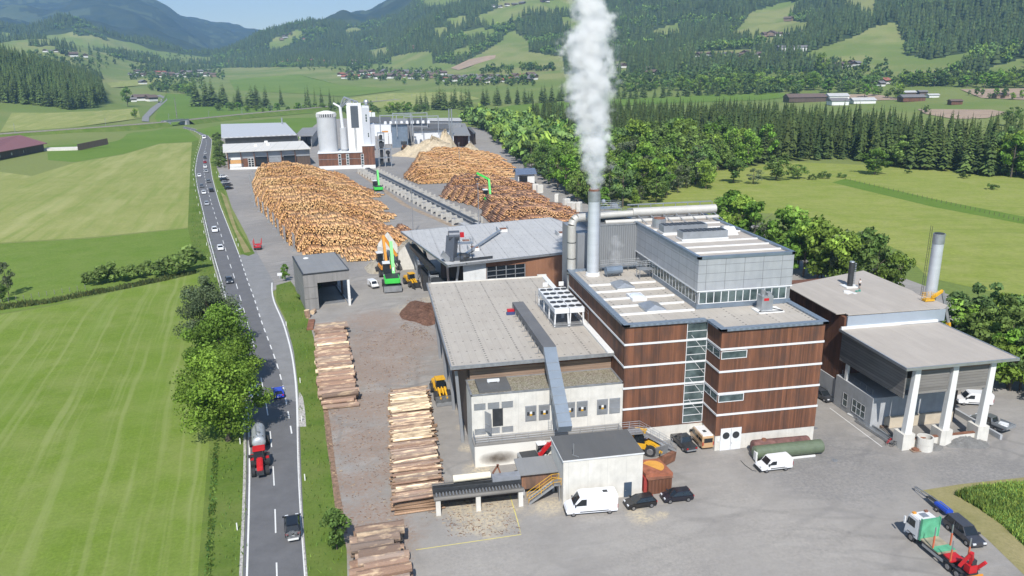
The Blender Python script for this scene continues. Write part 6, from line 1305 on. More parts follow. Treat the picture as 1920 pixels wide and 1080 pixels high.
proto('broad', [(broad(20+s, 15, (5.2, 4.6, 5.6, 4.2, 5.0, 4.4)[s], (30, 26, 34, 24, 30, 28)[s], 62, .8, ((.145, .245, .038), (.115, .195, .044), (.185, .275, .042), (.100, .165, .050), (.150, .225, .052), (.130, .245, .032))[s], (.10, .14, .10, .08, .12, .06)[s]), 15, .26, 5) for s in range(6)], 'leaf', 'broadleaf_tree')
proto('grey', [(broad(40+s, 14, 4.2, 26, 44, .6, (.125, .155, .08), .1, .9), 14, .2, 5) for s in range(2)], 'leaf', 'broadleaf_tree')
proto('bush', [(broad(50+s, 3.2, 2.2, 14, 60, .4, ((.095, .150, .036), (.120, .175, .045))[s], 0, 1.1), 2, .08, 3) for s in range(2)], 'leaf', 'bush')
def tree(kind, p, H, lab, cat, grp=None, wide=1.0, v=None):
    L, name, Hs = PROTO[kind]; i = v if v is not None else random.randrange(len(L)); s = H/Hs[i] if kind != 'bush' else H/3.2
    e = empty(name, p, lab, cat, grp, random.uniform(0, 6.28)); e.scale = (s*wide*random.uniform(.9, 1.1), s*wide*random.uniform(.9, 1.1), s)
    for nm, me in zip(('crown', 'trunk'), L[i]): o = bpy.data.objects.new(nm, me); COL.objects.link(o); o.parent = e
    return e
def area_pts(polys, spacing, jitter=.4, margin=None):
    """points of the ground inside photo polygons, near ones first"""
    W_ = [at(*p) for q in polys for p in q]; x0, x1 = min(p.x for p in W_), max(p.x for p in W_); y0, y1 = min(p.y for p in W_), max(p.y for p in W_)
    X_, Y_ = np.meshgrid(np.arange(x0, x1, spacing), np.arange(y0, y1, spacing)); X_ = X_.ravel()+rng.uniform(-jitter, jitter, X_.size)*spacing; Y_ = Y_.ravel()+rng.uniform(-jitter, jitter, Y_.size)*spacing
    Z_ = T(X_, Y_); P = np.stack([X_, Y_, Z_], 1); px, py = proj_np(P); P = P[in_any(px, py, polys)]; return P[np.argsort(np.hypot(P[:, 0], P[:, 1]))]
def merge(protos, P, S_, sx, tint, name, mat, lab, cat='forest', kind='stuff'):
    """many small trees as ONE mesh"""
    which = rng.integers(0, len(protos), len(P)); Vs, Fs, Ts, off = [], [], [], 0
    for w, (V0, F0, T0) in enumerate(protos):
        k = which == w; n = int(k.sum())
        if not n: continue
        a = rng.uniform(0, 6.28, n); ca, sa = np.cos(a), np.sin(a); V_ = np.empty((n, len(V0), 3), np.float32); hs, vs = (S_*sx)[k][:, None], S_[k][:, None]
        V_[..., 0] = (V0[:, 0]*ca[:, None]-V0[:, 1]*sa[:, None])*hs+P[k, 0][:, None]; V_[..., 1] = (V0[:, 0]*sa[:, None]+V0[:, 1]*ca[:, None])*hs+P[k, 1][:, None]; V_[..., 2] = V0[:, 2]*vs+P[k, 2][:, None]
        Fs.append((np.arange(n)[:, None, None]*len(V0)+F0[None]).reshape(-1, F0.shape[1])+off); Vs.append(V_.reshape(-1, 3)); off += n*len(V0); Ts.append((T0[None]*tint[k][:, None, :]).reshape(-1, 3))
    o = link(name, np_mesh(name, np.concatenate(Vs), np.concatenate(Fs), M[mat], np.concatenate(Ts))); return tag(o, lab, cat, None, kind)
def cone_proto(seed, H=24, Rm=4.2, tiers=4, n=6):
    r = np.random.default_rng(seed); V, Fc, tn = [], [], []
    for k in range(tiers):
        t = k/tiers; z0 = H*(.03+t*.9); z1 = z0+H*(.42-.12*t); rd = Rm*(1-t)**.85; o = len(V); V.append((0, 0, min(z1, H))); c = np.array([.058, .090, .030])*r.uniform(.75, 1.25)
        V += [(rd*r.uniform(.7, 1.2)*math.cos(6.283*i/n+k), rd*r.uniform(.7, 1.2)*math.sin(6.283*i/n+k), z0+r.uniform(-.5, .5)) for i in range(n)]
        Fc += [(o, o+1+i, o+1+(i+1) % n) for i in range(n)]; tn += [c*r.uniform(.8, 1.2) for i in range(n)]
    return np.array(V), np.array(Fc), np.array(tn)
def blob_proto(seed, H=14, Rm=5.5, n=70, col=(.100, .165, .036)):
    V, Fq, tn = broad(seed, H, Rm, 9, n//9, 3.6, col, .02); return V, np.concatenate([Fq[:, :3], Fq[:, [0, 2, 3]]]), np.concatenate([tn, tn])
def tints(n, a=.75, b=1.3, warm=.2): k = rng.uniform(a, b, (n, 1)); return k*np.array([1, 1, 1])*(1+rng.normal(0, warm*.4, (n, 1))*np.array([1, .3, -.2]))
CONES = [cone_proto(s) for s in range(5)]; BLOBS = [blob_proto(s+60, col=((.115, .19, .042), (.095, .155, .046), (.145, .215, .042))[s % 3]) for s in range(5)]
SPR = [spruce(70+s, 24, 4.1, 12, 7) for s in range(4)]
SPR = [(V_, np.concatenate([F_[:, :3], F_[:, [0, 2, 3]]]), np.concatenate([t_, t_])) for V_, F_, t_ in SPR]
# --- spruce belt at the right of the plume
BELT = [[(985, 236), (1100, 232), (1250, 238), (1400, 240), (1480, 245), (1600, 262), (1700, 276), (1800, 287), (1990, 305), (1990, 345), (1850, 330), (1760, 321), (1640, 312), (1580, 300), (1500, 302), (1340, 322), (1215, 340), (1180, 320), (1100, 280), (1040, 262)]]
P = area_pts(BELT, 7.2); nI = 125
for p in P[:nI]: tree('spruce' if random.random() < .66 else 'broad', Vector(p), random.uniform(19, 29) if True else 0, 'tree on the front edge of the dense conifer belt behind the right meadow', 'tree', 'trees of the conifer belt')
Q = P[nI:]; merge(SPR, Q, rng.uniform(.72, 1.2, len(Q)), rng.uniform(.9, 1.2, len(Q)), tints(len(Q), .75, 1.35), 'conifer_forest', 'far_leaf', 'dense dark conifer forest filling the belt behind the right meadow')
# --- broadleaf wood along the river
RIV = [[(868, 228), (900, 226), (985, 238), (1060, 262), (1130, 290), (1200, 330), (1330, 330), (1345, 350), (1260, 372), (1200, 392), (1120, 398), (1070, 372), (1010, 335), (985, 322), (955, 292), (918, 254)]]
P = area_pts(RIV, 7.6)
for p in P[:140]: tree('broad' if random.random() < .86 else 'grey', Vector(p), random.uniform(8, 20), 'leafy tree in the river wood beside the log yard', 'tree', 'leafy trees of the river wood', random.uniform(.75, 1.25))
if len(P) > 140: Q = P[140:]; merge(BLOBS, Q, rng.uniform(.8, 1.3, len(Q)), np.ones(len(Q)), tints(len(Q), .9, 1.4), 'river_wood', 'far_leaf', 'rear part of the leafy river wood behind the mill')
# --- wooded hill at the left
LH = [[(-120, 200), (0, 192), (60, 197), (130, 206), (172, 204), (197, 192), (192, 168), (150, 150), (100, 138), (50, 124), (0, 114), (-120, 100)]]
P = area_pts(LH, 9.5)
for p in P[:95]: tree('spruce', Vector(p), random.uniform(24, 36), 'tall dark spruce on the lower edge of the wooded hill at the left', 'tree', 'spruces of the left hill', 1.05)
Q = P[95:]; merge(SPR, Q, rng.uniform(1.0, 1.45, len(Q)), np.full(len(Q), 1.05), tints(len(Q), .7, 1.2), 'conifer_forest', 'far_leaf', 'dense spruce wood covering the low hill at the left')
# --- tree lines, photo base polylines: kind, points, count, height, label
def line_trees(kind, pts, n, h0, h1, lab, grp, wide=1.0, jx=7, jy=2):
    for i in range(n):
        t = (i+.5)/n*(len(pts)-1); k = min(int(t), len(pts)-2); f = t-k; x = pts[k][0]*(1-f)+pts[k+1][0]*f+random.uniform(-jx, jx); y = pts[k][1]*(1-f)+pts[k+1][1]*f+random.uniform(-jy, jy)
        tree(kind, at(x, y), random.uniform(h0*.8, h1*1.08), lab, 'tree', grp, wide)
line_trees('spruce', [(782, 207), (830, 206), (880, 203)], 15, 22, 30, 'spruce in the dark row right behind the mill roofs', 'spruce row behind the mill', 1.5)
line_trees('spruce', [(900, 198), (1000, 193), (1090, 189)], 26, 20, 29, 'spruce in the row along the far edge of the green strip', 'spruce row along the green strip', 1.5)
line_trees('spruce', [(1150, 185), (1300, 180), (1440, 176)], 26, 16, 25, 'spruce in the row to the right of the steam plume', 'spruce row right of the plume', 1.5)
line_trees('broad', [(640, 212), (720, 213), (800, 214)], 16, 9, 15, 'leafy tree in the thicket behind the mill', 'thicket behind the mill', 1.3)
line_trees('spruce', [(368, 196), (395, 198), (425, 196)], 15, 26, 42, 'spruce in the clump left of the gap beyond the railway', 'left spruce clump beyond the railway', 1.7, 7, 4)
line_trees('spruce', [(436, 200), (470, 202), (500, 204)], 13, 24, 34, 'spruce in the clump right of the gap beyond the railway', 'right spruce clump beyond the railway', 1.6, 6, 2)
line_trees('broad', [(284, 172), (330, 174), (366, 180)], 13, 14, 24, 'leafy tree in the belt beside the road bend', 'leafy belt by the road bend', 1.3, 4, 3); line_trees('broad', [(400, 206), (470, 210), (560, 208), (640, 205)], 20, 7, 13, 'low leafy tree in the hedge line along the railway', 'hedge line along the railway', 1.4)
line_trees('spruce', [(572, 206), (590, 207), (608, 205), (626, 206), (640, 207)], 9, 22, 36, 'slim spruce in the loose group beyond the silos', 'loose spruces beyond the silos', .8, 5)
tree('spruce', at(528, 200), 33, 'single tall spruce standing in the green field beyond the railway', 'tree'); tree('broad', at(240, 200), 30, 'big leafy tree beside the hamlet at the road bend', 'tree'); tree('broad', at(253, 222), 12, 'small tree on the field corner by the road bend', 'tree')
line_trees('broad', [(1165, 172), (1250, 168), (1300, 172)], 9, 16, 24, 'leafy tree in the belt just right of the plume', 'leafy belt right of the plume', 1.3); line_trees('broad', [(1300, 170), (1400, 168), (1500, 168), (1560, 172), (1640, 172)], 34, 15, 26, 'leafy tree in the front of the wide belt before the long barn', 'leafy belt before the barns', 1.3, 8, 5)
line_trees('broad', [(1690, 160), (1760, 162), (1840, 163), (1930, 164)], 24, 13, 21, 'leafy tree in the long row above the ploughed fields', 'leafy row above the ploughed fields', 1.35); tree('broad', at(1540, 140), 38, 'tall dark leafy tree left of the meadow hamlet', 'tree', None, .8); line_trees('broad', [(1615, 183), (1650, 180), (1690, 188)], 5, 12, 20, 'leafy tree among the farm sheds', 'trees among the farm sheds', 1.2)
line_trees('broad', [(1812, 180), (1860, 184), (1925, 186)], 8, 8, 12, 'small round orchard tree on the tilled field', 'orchard trees on the tilled field', 1.1, 2)
# --- single trees and bushes
for x, y, h, k, lab, w in ((1640, 327, 13.5, 'broad', 'lone round tree in the right meadow with a shadow at its foot', 1.55), (1895, 236, 17, 'broad', 'broad lone tree at the right edge below the ploughed field', 1.2), (1375, 343, 13, 'broad', 'large round tree left in the meadow clump', 1.6), (1412, 345, 8.5, 'grey', 'pale low tree in the middle of the meadow clump', 1.9), (1455, 338, 14, 'broad', 'dark upright tree right in the meadow clump', 1.4), (1495, 335, 8, 'broad', 'low leafy tree at the right end of the meadow clump', 1.7), (1326, 344, 8, 'broad', 'slim young tree left of the meadow clump', .9), (1294, 347, 6, 'broad', 'bushy low tree on the meadow beside the tower duct', 1.2),
   (17, 556, 10.5, 'grey', 'slim tree at the left end of the field hedge', .75), (5, 566, 5, 'broad', 'low bush tree at the foot of the slim tree at the left', 1.2), (536, 527, 5.2, 'broad', 'small bright tree at the yard entrance before the grey shed', .8), (632, 1030, 6.0, 'broad', 'young bright tree beside the nearest log stack', 1.1), (1735, 213, 9, 'broad', 'small tree behind the ploughed field corner', 1), (758, 158, 14, 'broad', 'round tree before the village across the fields', 1.3)):
    tree(k, at(x, y), h, lab, 'tree', None, w)
BB = [((580, 546), 3.4, 'dark round bush at the grey shed corner'), ((186, 531), 5.0, 'low bush at the left end of the field hedge'), ((214, 528), 5.8, 'rounded bush second from the left in the field hedge'), ((248, 523), 4.4, 'small bush in the middle of the field hedge'), ((280, 516), 4.6, 'thin bush near the right end of the field hedge'), ((316, 516), 5.0, 'low part of the big field bush'), ((345, 509), 7.4, 'big spreading bush beside the road verge'), ((1524, 337), 3.0, 'small bush right of the meadow clump'), ((1545, 334), 4, 'dark little bush beside the meadow path'), ((1578, 333), 2.8, 'flat bush on the meadow'), ((1702, 325), 2.2, 'tiny bush by the meadow track'), ((1808, 334), 3.2, 'round bush in the far right meadow'), ((1860, 355), 3.2, 'dark bush low in the right meadow'), ((566, 560), 1.8, 'small shrub on the verge beside the shed'), ((1310, 343), 3, 'shrub left of the slim young tree')]
for (x, y), h, lab in BB: tree('bush', at(x, y), h, lab, 'bush', None, 1.15)
# --- the three big roadside trees, built finer
for px, h, rm_, sd, lab, nclump, col, leaf in (((428, 826), 17.0, 6.6, 3, 'big bright maple like tree nearest the camera beside the road', 60, (.20, .32, .042), .46), ((424, 738), 16.5, 5.9, 4, 'bright leafy tree in the middle of the three by the road', 50, (.165, .28, .04), .46), ((398, 662), 15.8, 6.2, 5, 'dark grey green tree farthest of the three by the road', 52, (.115, .155, .075), .42)):
    e = empty('broadleaf_tree', G(*px), lab, 'tree'); arr = broad(100+sd, h, rm_, nclump, 300, leaf*.8, col, .10, 1.0)
    o = link('crown', np_mesh('big_crown', *arr[:2], M['leaf'], arr[2]), e); t_ = trunk(h, .42, sd, 8).build('trunk', M['trunk'], e)
for i in range(16): tree('bush', G(408+.35*i+random.uniform(-1, 1), 258+3.7*i), random.uniform(3, 4.6), 'dense green bush of the roadside hedge before the sorting hall', 'bush', 'roadside hedge bushes', 1.3)
# --- trees behind and beside the buildings at the right
line_trees('broad', [(1345, 440), (1400, 470), (1470, 500), (1540, 525), (1600, 545), (1680, 565)], 24, 11, 17, 'leafy tree in the row between the tower and the right meadow', 'leafy row behind the tower', 1.05, 10, 8); line_trees('grey', [(1400, 465), (1480, 500), (1560, 530), (1640, 550)], 9, 10, 16, 'greyish thin tree in the row behind the tower', 'greyish trees behind the tower', .9, 10, 6)
line_trees('broad', [(1800, 655), (1850, 690), (1900, 725), (1990, 770)], 14, 8, 14, 'dark leafy tree beyond the right edge of the canopy', 'leafy trees beyond the canopy', 1.1, 14, 10); line_trees('broad', [(1830, 640), (1900, 670), (1990, 710)], 8, 9, 14, 'leafy tree behind those beyond the canopy', 'rear leafy trees beyond the canopy', 1.1, 14, 8)
# --- forest on the slopes: one mass
Rm = rng.uniform(1250**2, 4300**2, 120000)**.5; Am = rng.uniform(-.72, .98, 120000); X_, Y_ = Rm*np.sin(Am), Rm*np.cos(Am); Z_ = T(X_, Y_); P = np.stack([X_, Y_, Z_], 1); px, py = proj_np(P)
nz = hill_noise(X_*5+900, Y_*5); keep = (Z_ > 36) & (py < 190) & (py > -60) & (px > -60) & (px < 1990) & ~in_any(px, py, MEADOWS); left = (px < 395) & (Rm < 3800); keep &= ~(left & (nz < 1.5)); keep &= ~((px > 395) & (px < 700) & (Z_ < 60))
keep &= rng.random(len(P)) < np.clip(.95-(Rm-1250)/9000, .3, 1); Q = P[keep]; dec = hill_noise(Q[:, 0]*4, Q[:, 1]*4) > (1.3 - np.clip((140-Q[:, 2])/120, -.5, 1.6))
Qc, Qd = Q[~dec], Q[dec]; print('far trees', len(Qc), len(Qd))
merge(CONES, Qc, rng.uniform(.75, 1.25, len(Qc)), rng.uniform(1.0, 1.3, len(Qc)), tints(len(Qc), .65, 1.25), 'hillside_forest', 'far_leaf', 'dark conifer forest covering the valley slopes between the pastures'); merge(BLOBS, Qd, rng.uniform(.6, 1.2, len(Qd)), np.ones(len(Qd)), tints(len(Qd), .6, 1.25), 'hillside_woods', 'far_leaf', 'lighter leafy woods on the lower slopes')
# valley floor: hedges, orchards and trees among the houses, belts too far to tell apart
VF = [((820, 150, 1000, 162), 120), ((640, 132, 830, 152), 150), ((430, 108, 690, 122), 160), ((245, 128, 420, 150), 190), ((280, 150, 380, 172), 70), ((1150, 140, 1300, 172), 160), ((1280, 108, 1440, 172), 420), ((1440, 118, 1660, 165), 180), ((1640, 146, 1930, 160), 120), ((560, 120, 720, 135), 60), ((0, 100, 380, 130), 200), ((900, 128, 960, 140), 40), ((975, 128, 1040, 134), 60), ((1100, 150, 1160, 175), 50), ((1300, 172, 1500, 178), 60)]
pts = []
for (a, b, c, d), n in VF:
    for _ in range(n):
        p = at(random.uniform(a, c), random.uniform(b, d)); pts.append(tuple(p))
Q = np.array(pts); merge(BLOBS, Q, rng.uniform(.5, 1.15, len(Q)), rng.uniform(.8, 1.1, len(Q)), tints(len(Q), .65, 1.25), 'valley_woods', 'far_leaf', 'scattered leafy trees and hedges over the valley floor and around the villages')
# --- tall grass, reeds and flowers
def tufts(name, polys, n, h, col, lab, w=.12):
    W_ = [G(*p) for q in polys for p in q]; x0, x1 = min(p.x for p in W_), max(p.x for p in W_); y0, y1 = min(p.y for p in W_), max(p.y for p in W_); X_ = rng.uniform(x0, x1, n*3); Y_ = rng.uniform(y0, y1, n*3)
    px, py = proj_np(np.stack([X_, Y_, 0*X_], 1)); k = in_any(px, py, polys); X_, Y_ = X_[k][:n], Y_[k][:n]; m_ = len(X_); a = rng.uniform(0, 6.28, m_); hh = h*rng.uniform(.5, 1.3, m_)*(1+.35*np.sin(X_*.9)*np.cos(Y_*.7)); dx, dy = np.cos(a)*w*rng.uniform(.6, 1.6, m_), np.sin(a)*w; lx, ly = rng.normal(0, .3, m_)*hh, rng.normal(0, .3, m_)*hh
    V_ = np.stack([np.stack([X_-dx, Y_-dy, 0*X_], 1), np.stack([X_+dx, Y_+dy, 0*X_], 1), np.stack([X_+lx, Y_+ly, hh], 1)], 1).reshape(-1, 3); tn = np.array(col)[None]*tints(m_, .6, 1.5, .5)*(1+.3*np.sin(X_*.35+1)*np.sin(Y_*.3))[:, None]
    o = link(name, np_mesh(name, V_, np.arange(m_*3).reshape(-1, 3), M['leaf'], np.clip(tn, 0, 1))); return tag(o, lab, 'grass', None, 'stuff')
tufts('reeds', [[(1790, 928), (1830, 915), (1930, 905), (2050, 900), (2100, 1150), (1960, 1060), (1880, 985), (1830, 950)]], 34000, .6, (.24, .35, .075), 'tall reeds and weeds in the green corner at the lower right', .16)
tufts('tall_grass', [VERGE_R, [(372, 262), (368, 320), (376, 380), (398, 450), (420, 533), (448, 640), (464, 715), (466, 800), (466, 953), (462, 1100), (385, 1100), (392, 900), (402, 760), (406, 640), (395, 560), (375, 500), (357, 428)]], 40000, .5, (.10, .165, .03), 'long grass on the road verges', .06)
tufts('weeds', [[(384, 1090), (391, 960), (402, 830), (410, 830), (404, 960), (398, 1090)]], 1500, .25, (.10, .17, .035), 'dark weeds along the field ditch', .2)
tufts('verge_weeds', [[(0, 572), (90, 562), (300, 522), (368, 508), (368, 513), (300, 529), (90, 570), (0, 582)]], 6000, .7, (.125, .16, .05), 'rough grass strip under the field hedge', .2)
# ================================================================== VEHICLES
PAINT = {}
def paint(c):
    if c not in PAINT: PAINT[c] = carpaint('car_paint', c)
    return PAINT[c]
BLACK, DGREY, GREY, SILVER, WHITE, REDP, BLUEP = (.008, .008, .010), (.035, .037, .042), (.11, .115, .12), (.36, .37, .38), (.70, .70, .70), (.30, .012, .02), (.02, .05, .42)
def wheel(e, x, y, r, w, rim=True, name='wheel'):
    s = 1 if y > 0 else -1
    o = MB().cyl((x, y-w/2, r), (x, y+w/2, r), r, r, 16).build(name, M['rubber'], e)
    if rim:
        c = MB().cyl((x, y+s*(w/2-.01), r), (x, y+s*(w/2+.02), r), r*.62, r*.58, 12).build('rim', M['rim'], e); c.parent = o; KIDS[e.name].remove(c); KIDS.setdefault(o.name, []).append(c)
SPEC = {  # length, width, height, belt, bonnet length, windscreen run, roof rear inset, boot length
 'hatch': (4.1, 1.76, 1.48, .95, .95, .85, .42, .12), 'suv': (4.6, 1.9, 1.68, 1.08, 1.05, .8, .45, .1), 'sedan': (4.7, 1.82, 1.44, .92, 1.15, 1.0, .75, .55), 'estate': (4.7, 1.84, 1.50, .94, 1.1, .95, .6, .1)}
def car(kind, loc, ang, col, lab, full=True, rack=None, group=None, cat='car'):
    """a car: its front points to +x of its Empty"""
    L, W, H, b, hl, ws, rr_, bt = SPEC[kind]; e = empty('car', loc, lab, cat, group, ang); x0, x1 = -L/2, L/2; r = .33 if H < 1.6 else .37; P = paint(col)
    prof = [(x0, .42), (x0+.06, .28), (x1-.08, .28), (x1, .45), (x1-.04, .66), (x1-.25, .78), (x1-hl, b), (x0+bt, b), (x0+.03, b-.1)]
    MB().prism([(a, z) for a, z in prof], -W/2, W/2, axis='y').build('body', P, e, bevel=.07)
    fx, rx = x1-hl, x0+bt; tx, ux = fx-ws, rx+rr_; h = H-.05; w0, w1 = W/2-.06, W/2-.24
    v = [(fx, -w0, b), (fx, w0, b), (rx, w0, b), (rx, -w0, b), (tx, -w1, h), (tx, w1, h), (ux, w1, h), (ux, -w1, h)]
    MB().add(v, [(0, 1, 5, 4), (1, 2, 6, 5), (2, 3, 7, 6), (3, 0, 4, 7)]).build('windows', M['glass'], e)
    mb = MB().add([(tx+.08, -w1-.02, h), (tx+.08, w1+.02, h), (ux-.1, w1+.02, h), (ux-.1, -w1-.02, h), (tx-.1, -w1+.08, H), (tx-.1, w1-.08, H), (ux+.1, w1-.08, H), (ux+.1, -w1+.08, H)], [(0, 1, 5, 4), (1, 2, 6, 5), (2, 3, 7, 6), (3, 0, 4, 7), (4, 5, 6, 7)])
    for s in (-1, 1):
        mb.bar((fx, s*w0, b), (tx, s*w1, h), .07, .07).bar((rx, s*w0, b), (ux, s*w1, h), .2, .09); m_ = (tx+ux)/2; mb.bar((m_, s*w0, b), (m_, s*w1, h), .05, .08)
    mb.build('roof', P, e)
    for x in (x0+.78, x1-.82):
        for s in (-1, 1): wheel(e, x, s*(W/2-.12), r, .24)
    if full:
        for s in (-1, 1):
            MB().box(x1-.3, s*W*.33-.2, .62, x1-.06, s*W*.33+.2, .76).build('headlight', M['lamp_white'], e); MB().box(x0-.02, s*W*.38-.15, .68, x0+.12, s*W*.38+.15, .88).build('tail_light', M['lamp_red'], e)
            MB().box(fx-.15, s*(W/2+.08)-.09, b+.02, fx+.05, s*(W/2+.08)+.09, b+.18).build('mirror', P, e)
        MB().box(x0-.03, -.26, .48, x0+.05, .26, .6).build('number_plate', M['white_paint'], e)
    if kind in ('suv', 'estate'): MB().bar((tx-.2, -w1+.1, H+.04), (ux+.2, -w1+.1, H+.04), .04, .05).bar((tx-.2, w1-.1, H+.04), (ux+.2, w1-.1, H+.04), .04, .05).build('roof_rail', M['dark_metal'], e)
    if rack == 'bikes':
        mb = MB().box(x0-.7, -.7, .42, x0, .7, .5)
        for k in range(3):
            x = x0-.18-.2*k
            for y in (-.5, .5): mb.tube([(x, y+.32*math.cos(a), .85+.32*math.sin(a)) for a in np.linspace(0, 6.28, 13)], .025, 4)
            mb.bar((x, -.5, .85), (x, -.1, 1.3), .04, .04).bar((x, .5, .85), (x, -.1, 1.3), .04, .04).bar((x, -.1, 1.3), (x, .4, 1.3), .04, .04)
        mb.build('bicycle_rack', M['steel_dull'], e); MB().box(x0-.95, -.62, .5, x0-.85, .62, .72).build('light_board', M['white_paint'], e)
    if rack == 'box': MB().box(-.9, -.4, H+.05, .7, .4, H+.4).build('roof_box', M['dark_metal'], e, bevel=.1)
    return e
def van(loc, ang, col, lab, L=5.9, W=2.0, H=2.6, two=None, win=False, group=None, nose=.95, cat='van'):
    e = empty('van', loc, lab, cat, group, ang); x0, x1 = -L/2, L/2; P = paint(col); b = .52*H if H > 2.2 else .55*H; cb_ = x1-nose; rt = cb_-.45*H*.75
    bz = b if two is None else H*.52
    prof = [(x0, .35), (x1-.1, .35), (x1, .5), (x1-.02, .8), (x1-.2, b*.78), (cb_, b), (rt, H-.06), (rt-.3, H), (x0+.12, H), (x0, H-.15)]
    MB().prism(prof, -W/2, W/2, axis='y').build('body', P, e, bevel=.09)
    if two is not None: MB().prism([(x0-.01, H*.62), (cb_+.2, H*.62), (rt-.04, H+.02), (x0+.1, H+.02)], -W/2+.06, W/2-.06, axis='y').build('high_roof', paint(two), e, bevel=.08)
    d = Vector((rt-cb_, 0, H-.06-b)); nn = Vector((d.z, 0, -d.x)).normalized()*.02; a = Vector((cb_, 0, b))+d*.06+nn; c = Vector((cb_, 0, b))+d*.9+nn
    MB().add([(a.x, -W/2+.16, a.z), (a.x, W/2-.16, a.z), (c.x, W/2-.24, c.z), (c.x, -W/2+.24, c.z)], [(0, 1, 2, 3)]).build('windscreen', M['glass'], e)
    for s in (-1, 1):
        y = s*(W/2+.012); p = [(cb_-.12, y, b+.04), (rt-.1, y, H*.86), (rt-.75, y, H*.86), (rt-.75, y, b+.04)]; MB().add(p, [(0, 1, 2, 3) if s < 0 else (3, 2, 1, 0)]).build('side_window', M['glass'], e)
        if win:
            for q in range(2): xa = rt-.9-1.25*q; MB().add([(xa, y, b+.05), (xa, y, H*.74), (xa-1.1, y, H*.74), (xa-1.1, y, b+.05)], [(0, 1, 2, 3) if s < 0 else (3, 2, 1, 0)]).build('side_window', M['glass'], e)
        MB().box(x1-.34, s*W*.36-.17, .78, x1-.08, s*W*.36+.17, .98).build('headlight', M['lamp_white'], e); MB().box(x0-.02, s*W*.44-.08, .8, x0+.05, s*W*.44+.08, 1.35).build('tail_light', M['lamp_red'], e)
        MB().box(cb_-.3, s*(W/2+.12)-.1, b+.02, cb_-.14, s*(W/2+.12)+.1, b+.32).build('mirror', M['dark_metal'], e)
        MB().box(x0+1.2, s*(W/2)-.015, .55, rt+.1, s*(W/2)+.015, .68).build('side_strip', M['dark_metal'], e)
    MB().box(x1-.16, -W/2+.02, .32, x1+.03, W/2-.02, .62).build('bumper', M['dark_metal'], e)
    if win or H < 2.2: MB().add([(x0-.012, -W/2+.25, b), (x0-.012, W/2-.25, b), (x0-.012, W/2-.25, H*.82), (x0-.012, -W/2+.25, H*.82)], [(3, 2, 1, 0)]).build('rear_window', M['glass'], e)
    if H > 2.3: MB().box(x0+1.2, -.25, H, x0+1.8, .25, H+.05).build('roof_vent', M['dark_metal'], e)
    for x in (x0+1.05, x1-.95):
        for s in (-1, 1): wheel(e, x, s*(W/2-.13), .35, .25)
    return e
def pickup(loc, ang, col, lab, bed='open', cat='pickup'):
    e = empty('pickup_truck', loc, lab, cat, None, ang); P = paint(col); L, W = 5.3, 1.9
    MB().prism([(-2.65, .55), (-2.6, .4), (2.55, .4), (2.65, .6), (2.6, .85), (2.4, .95), (1.2, 1.08), (-2.65, 1.08)], -W/2, W/2, axis='y').build('body', P, e, bevel=.07)
    ca = -.95 if bed != 'canopy' else -2.55; h = 1.8; v = [(1.25, -.86, 1.08), (1.25, .86, 1.08), (ca, .86, 1.08), (ca, -.86, 1.08), (.45, -.7, h), (.45, .7, h), (ca+.25, .7, h), (ca+.25, -.7, h)]
    MB().add(v, [(0, 1, 5, 4), (1, 2, 6, 5), (2, 3, 7, 6), (3, 0, 4, 7)]).build('windows', M['glass'], e)
    mb = MB().box(ca+.2, -.72, h-.01, .5, .72, h+.06)
    for s in (-1, 1):
        mb.bar((1.25, s*.86, 1.08), (.45, s*.7, h), .07, .07).bar((ca, s*.86, 1.08), (ca+.25, s*.7, h), .22, .1).bar((-.1, s*.86, 1.08), (-.1, s*.7, h), .06, .1)
        if bed == 'canopy': mb.bar((-.85, s*.86, 1.08), (-.85, s*.7, h), .06, .25)
    mb.build('roof', P, e)
    if bed == 'open': MB().box(-2.5, -.75, 1.085, -1.0, .75, 1.1).build('load_bed', M['dark_metal'], e)
    if bed == 'flat':
        MB().box(-3.4, -1.1, 1.0, -1.0, 1.1, 1.1).box(-3.4, -1.12, 1.1, -1.0, -1.05, 1.5).box(-3.4, 1.05, 1.1, -1, 1.12, 1.5).box(-3.45, -1.1, 1.1, -3.38, 1.1, 1.5).build('load_bed', M['steel'], e); MB().box(-2.8, -.5, 1.1, -1.6, .4, 1.45, rz=.3).box(-3, .1, 1.1, -2.2, .8, 1.3, rz=-.4).build('load', M['white_metal'], e)
    for s in (-1, 1):
        MB().box(-2.67, s*.72-.14, .75, -2.6, s*.72+.14, 1.0).build('tail_light', M['lamp_red'], e); MB().box(2.4, s*.66-.2, .72, 2.63, s*.66+.2, .9).build('headlight', M['lamp_white'], e); MB().box(1.0, s*1.02-.1, 1.1, 1.2, s*1.02+.1, 1.3).build('mirror', P, e)
        for x in (-1.65, 1.6): wheel(e, x, s*.84, .39, .27)
    MB().box(-2.75, -.8, .5, -2.62, .8, .66).build('bumper', M['steel'], e); return e
def road_dir(p, away=True):
    i = min(range(len(rld)), key=lambda k: (rld[k]-p).length); i = min(max(i, 2), len(rld)-3); t = rld[i+2]-rld[i-2]; a = math.atan2(t.y, t.x); return a if away else a+math.pi
def pa(p, q): a, b = G(*p), G(*q); return (a+b)/2, math.atan2(b.y-a.y, b.x-a.x)   # centre and heading from rear to front ground pixels
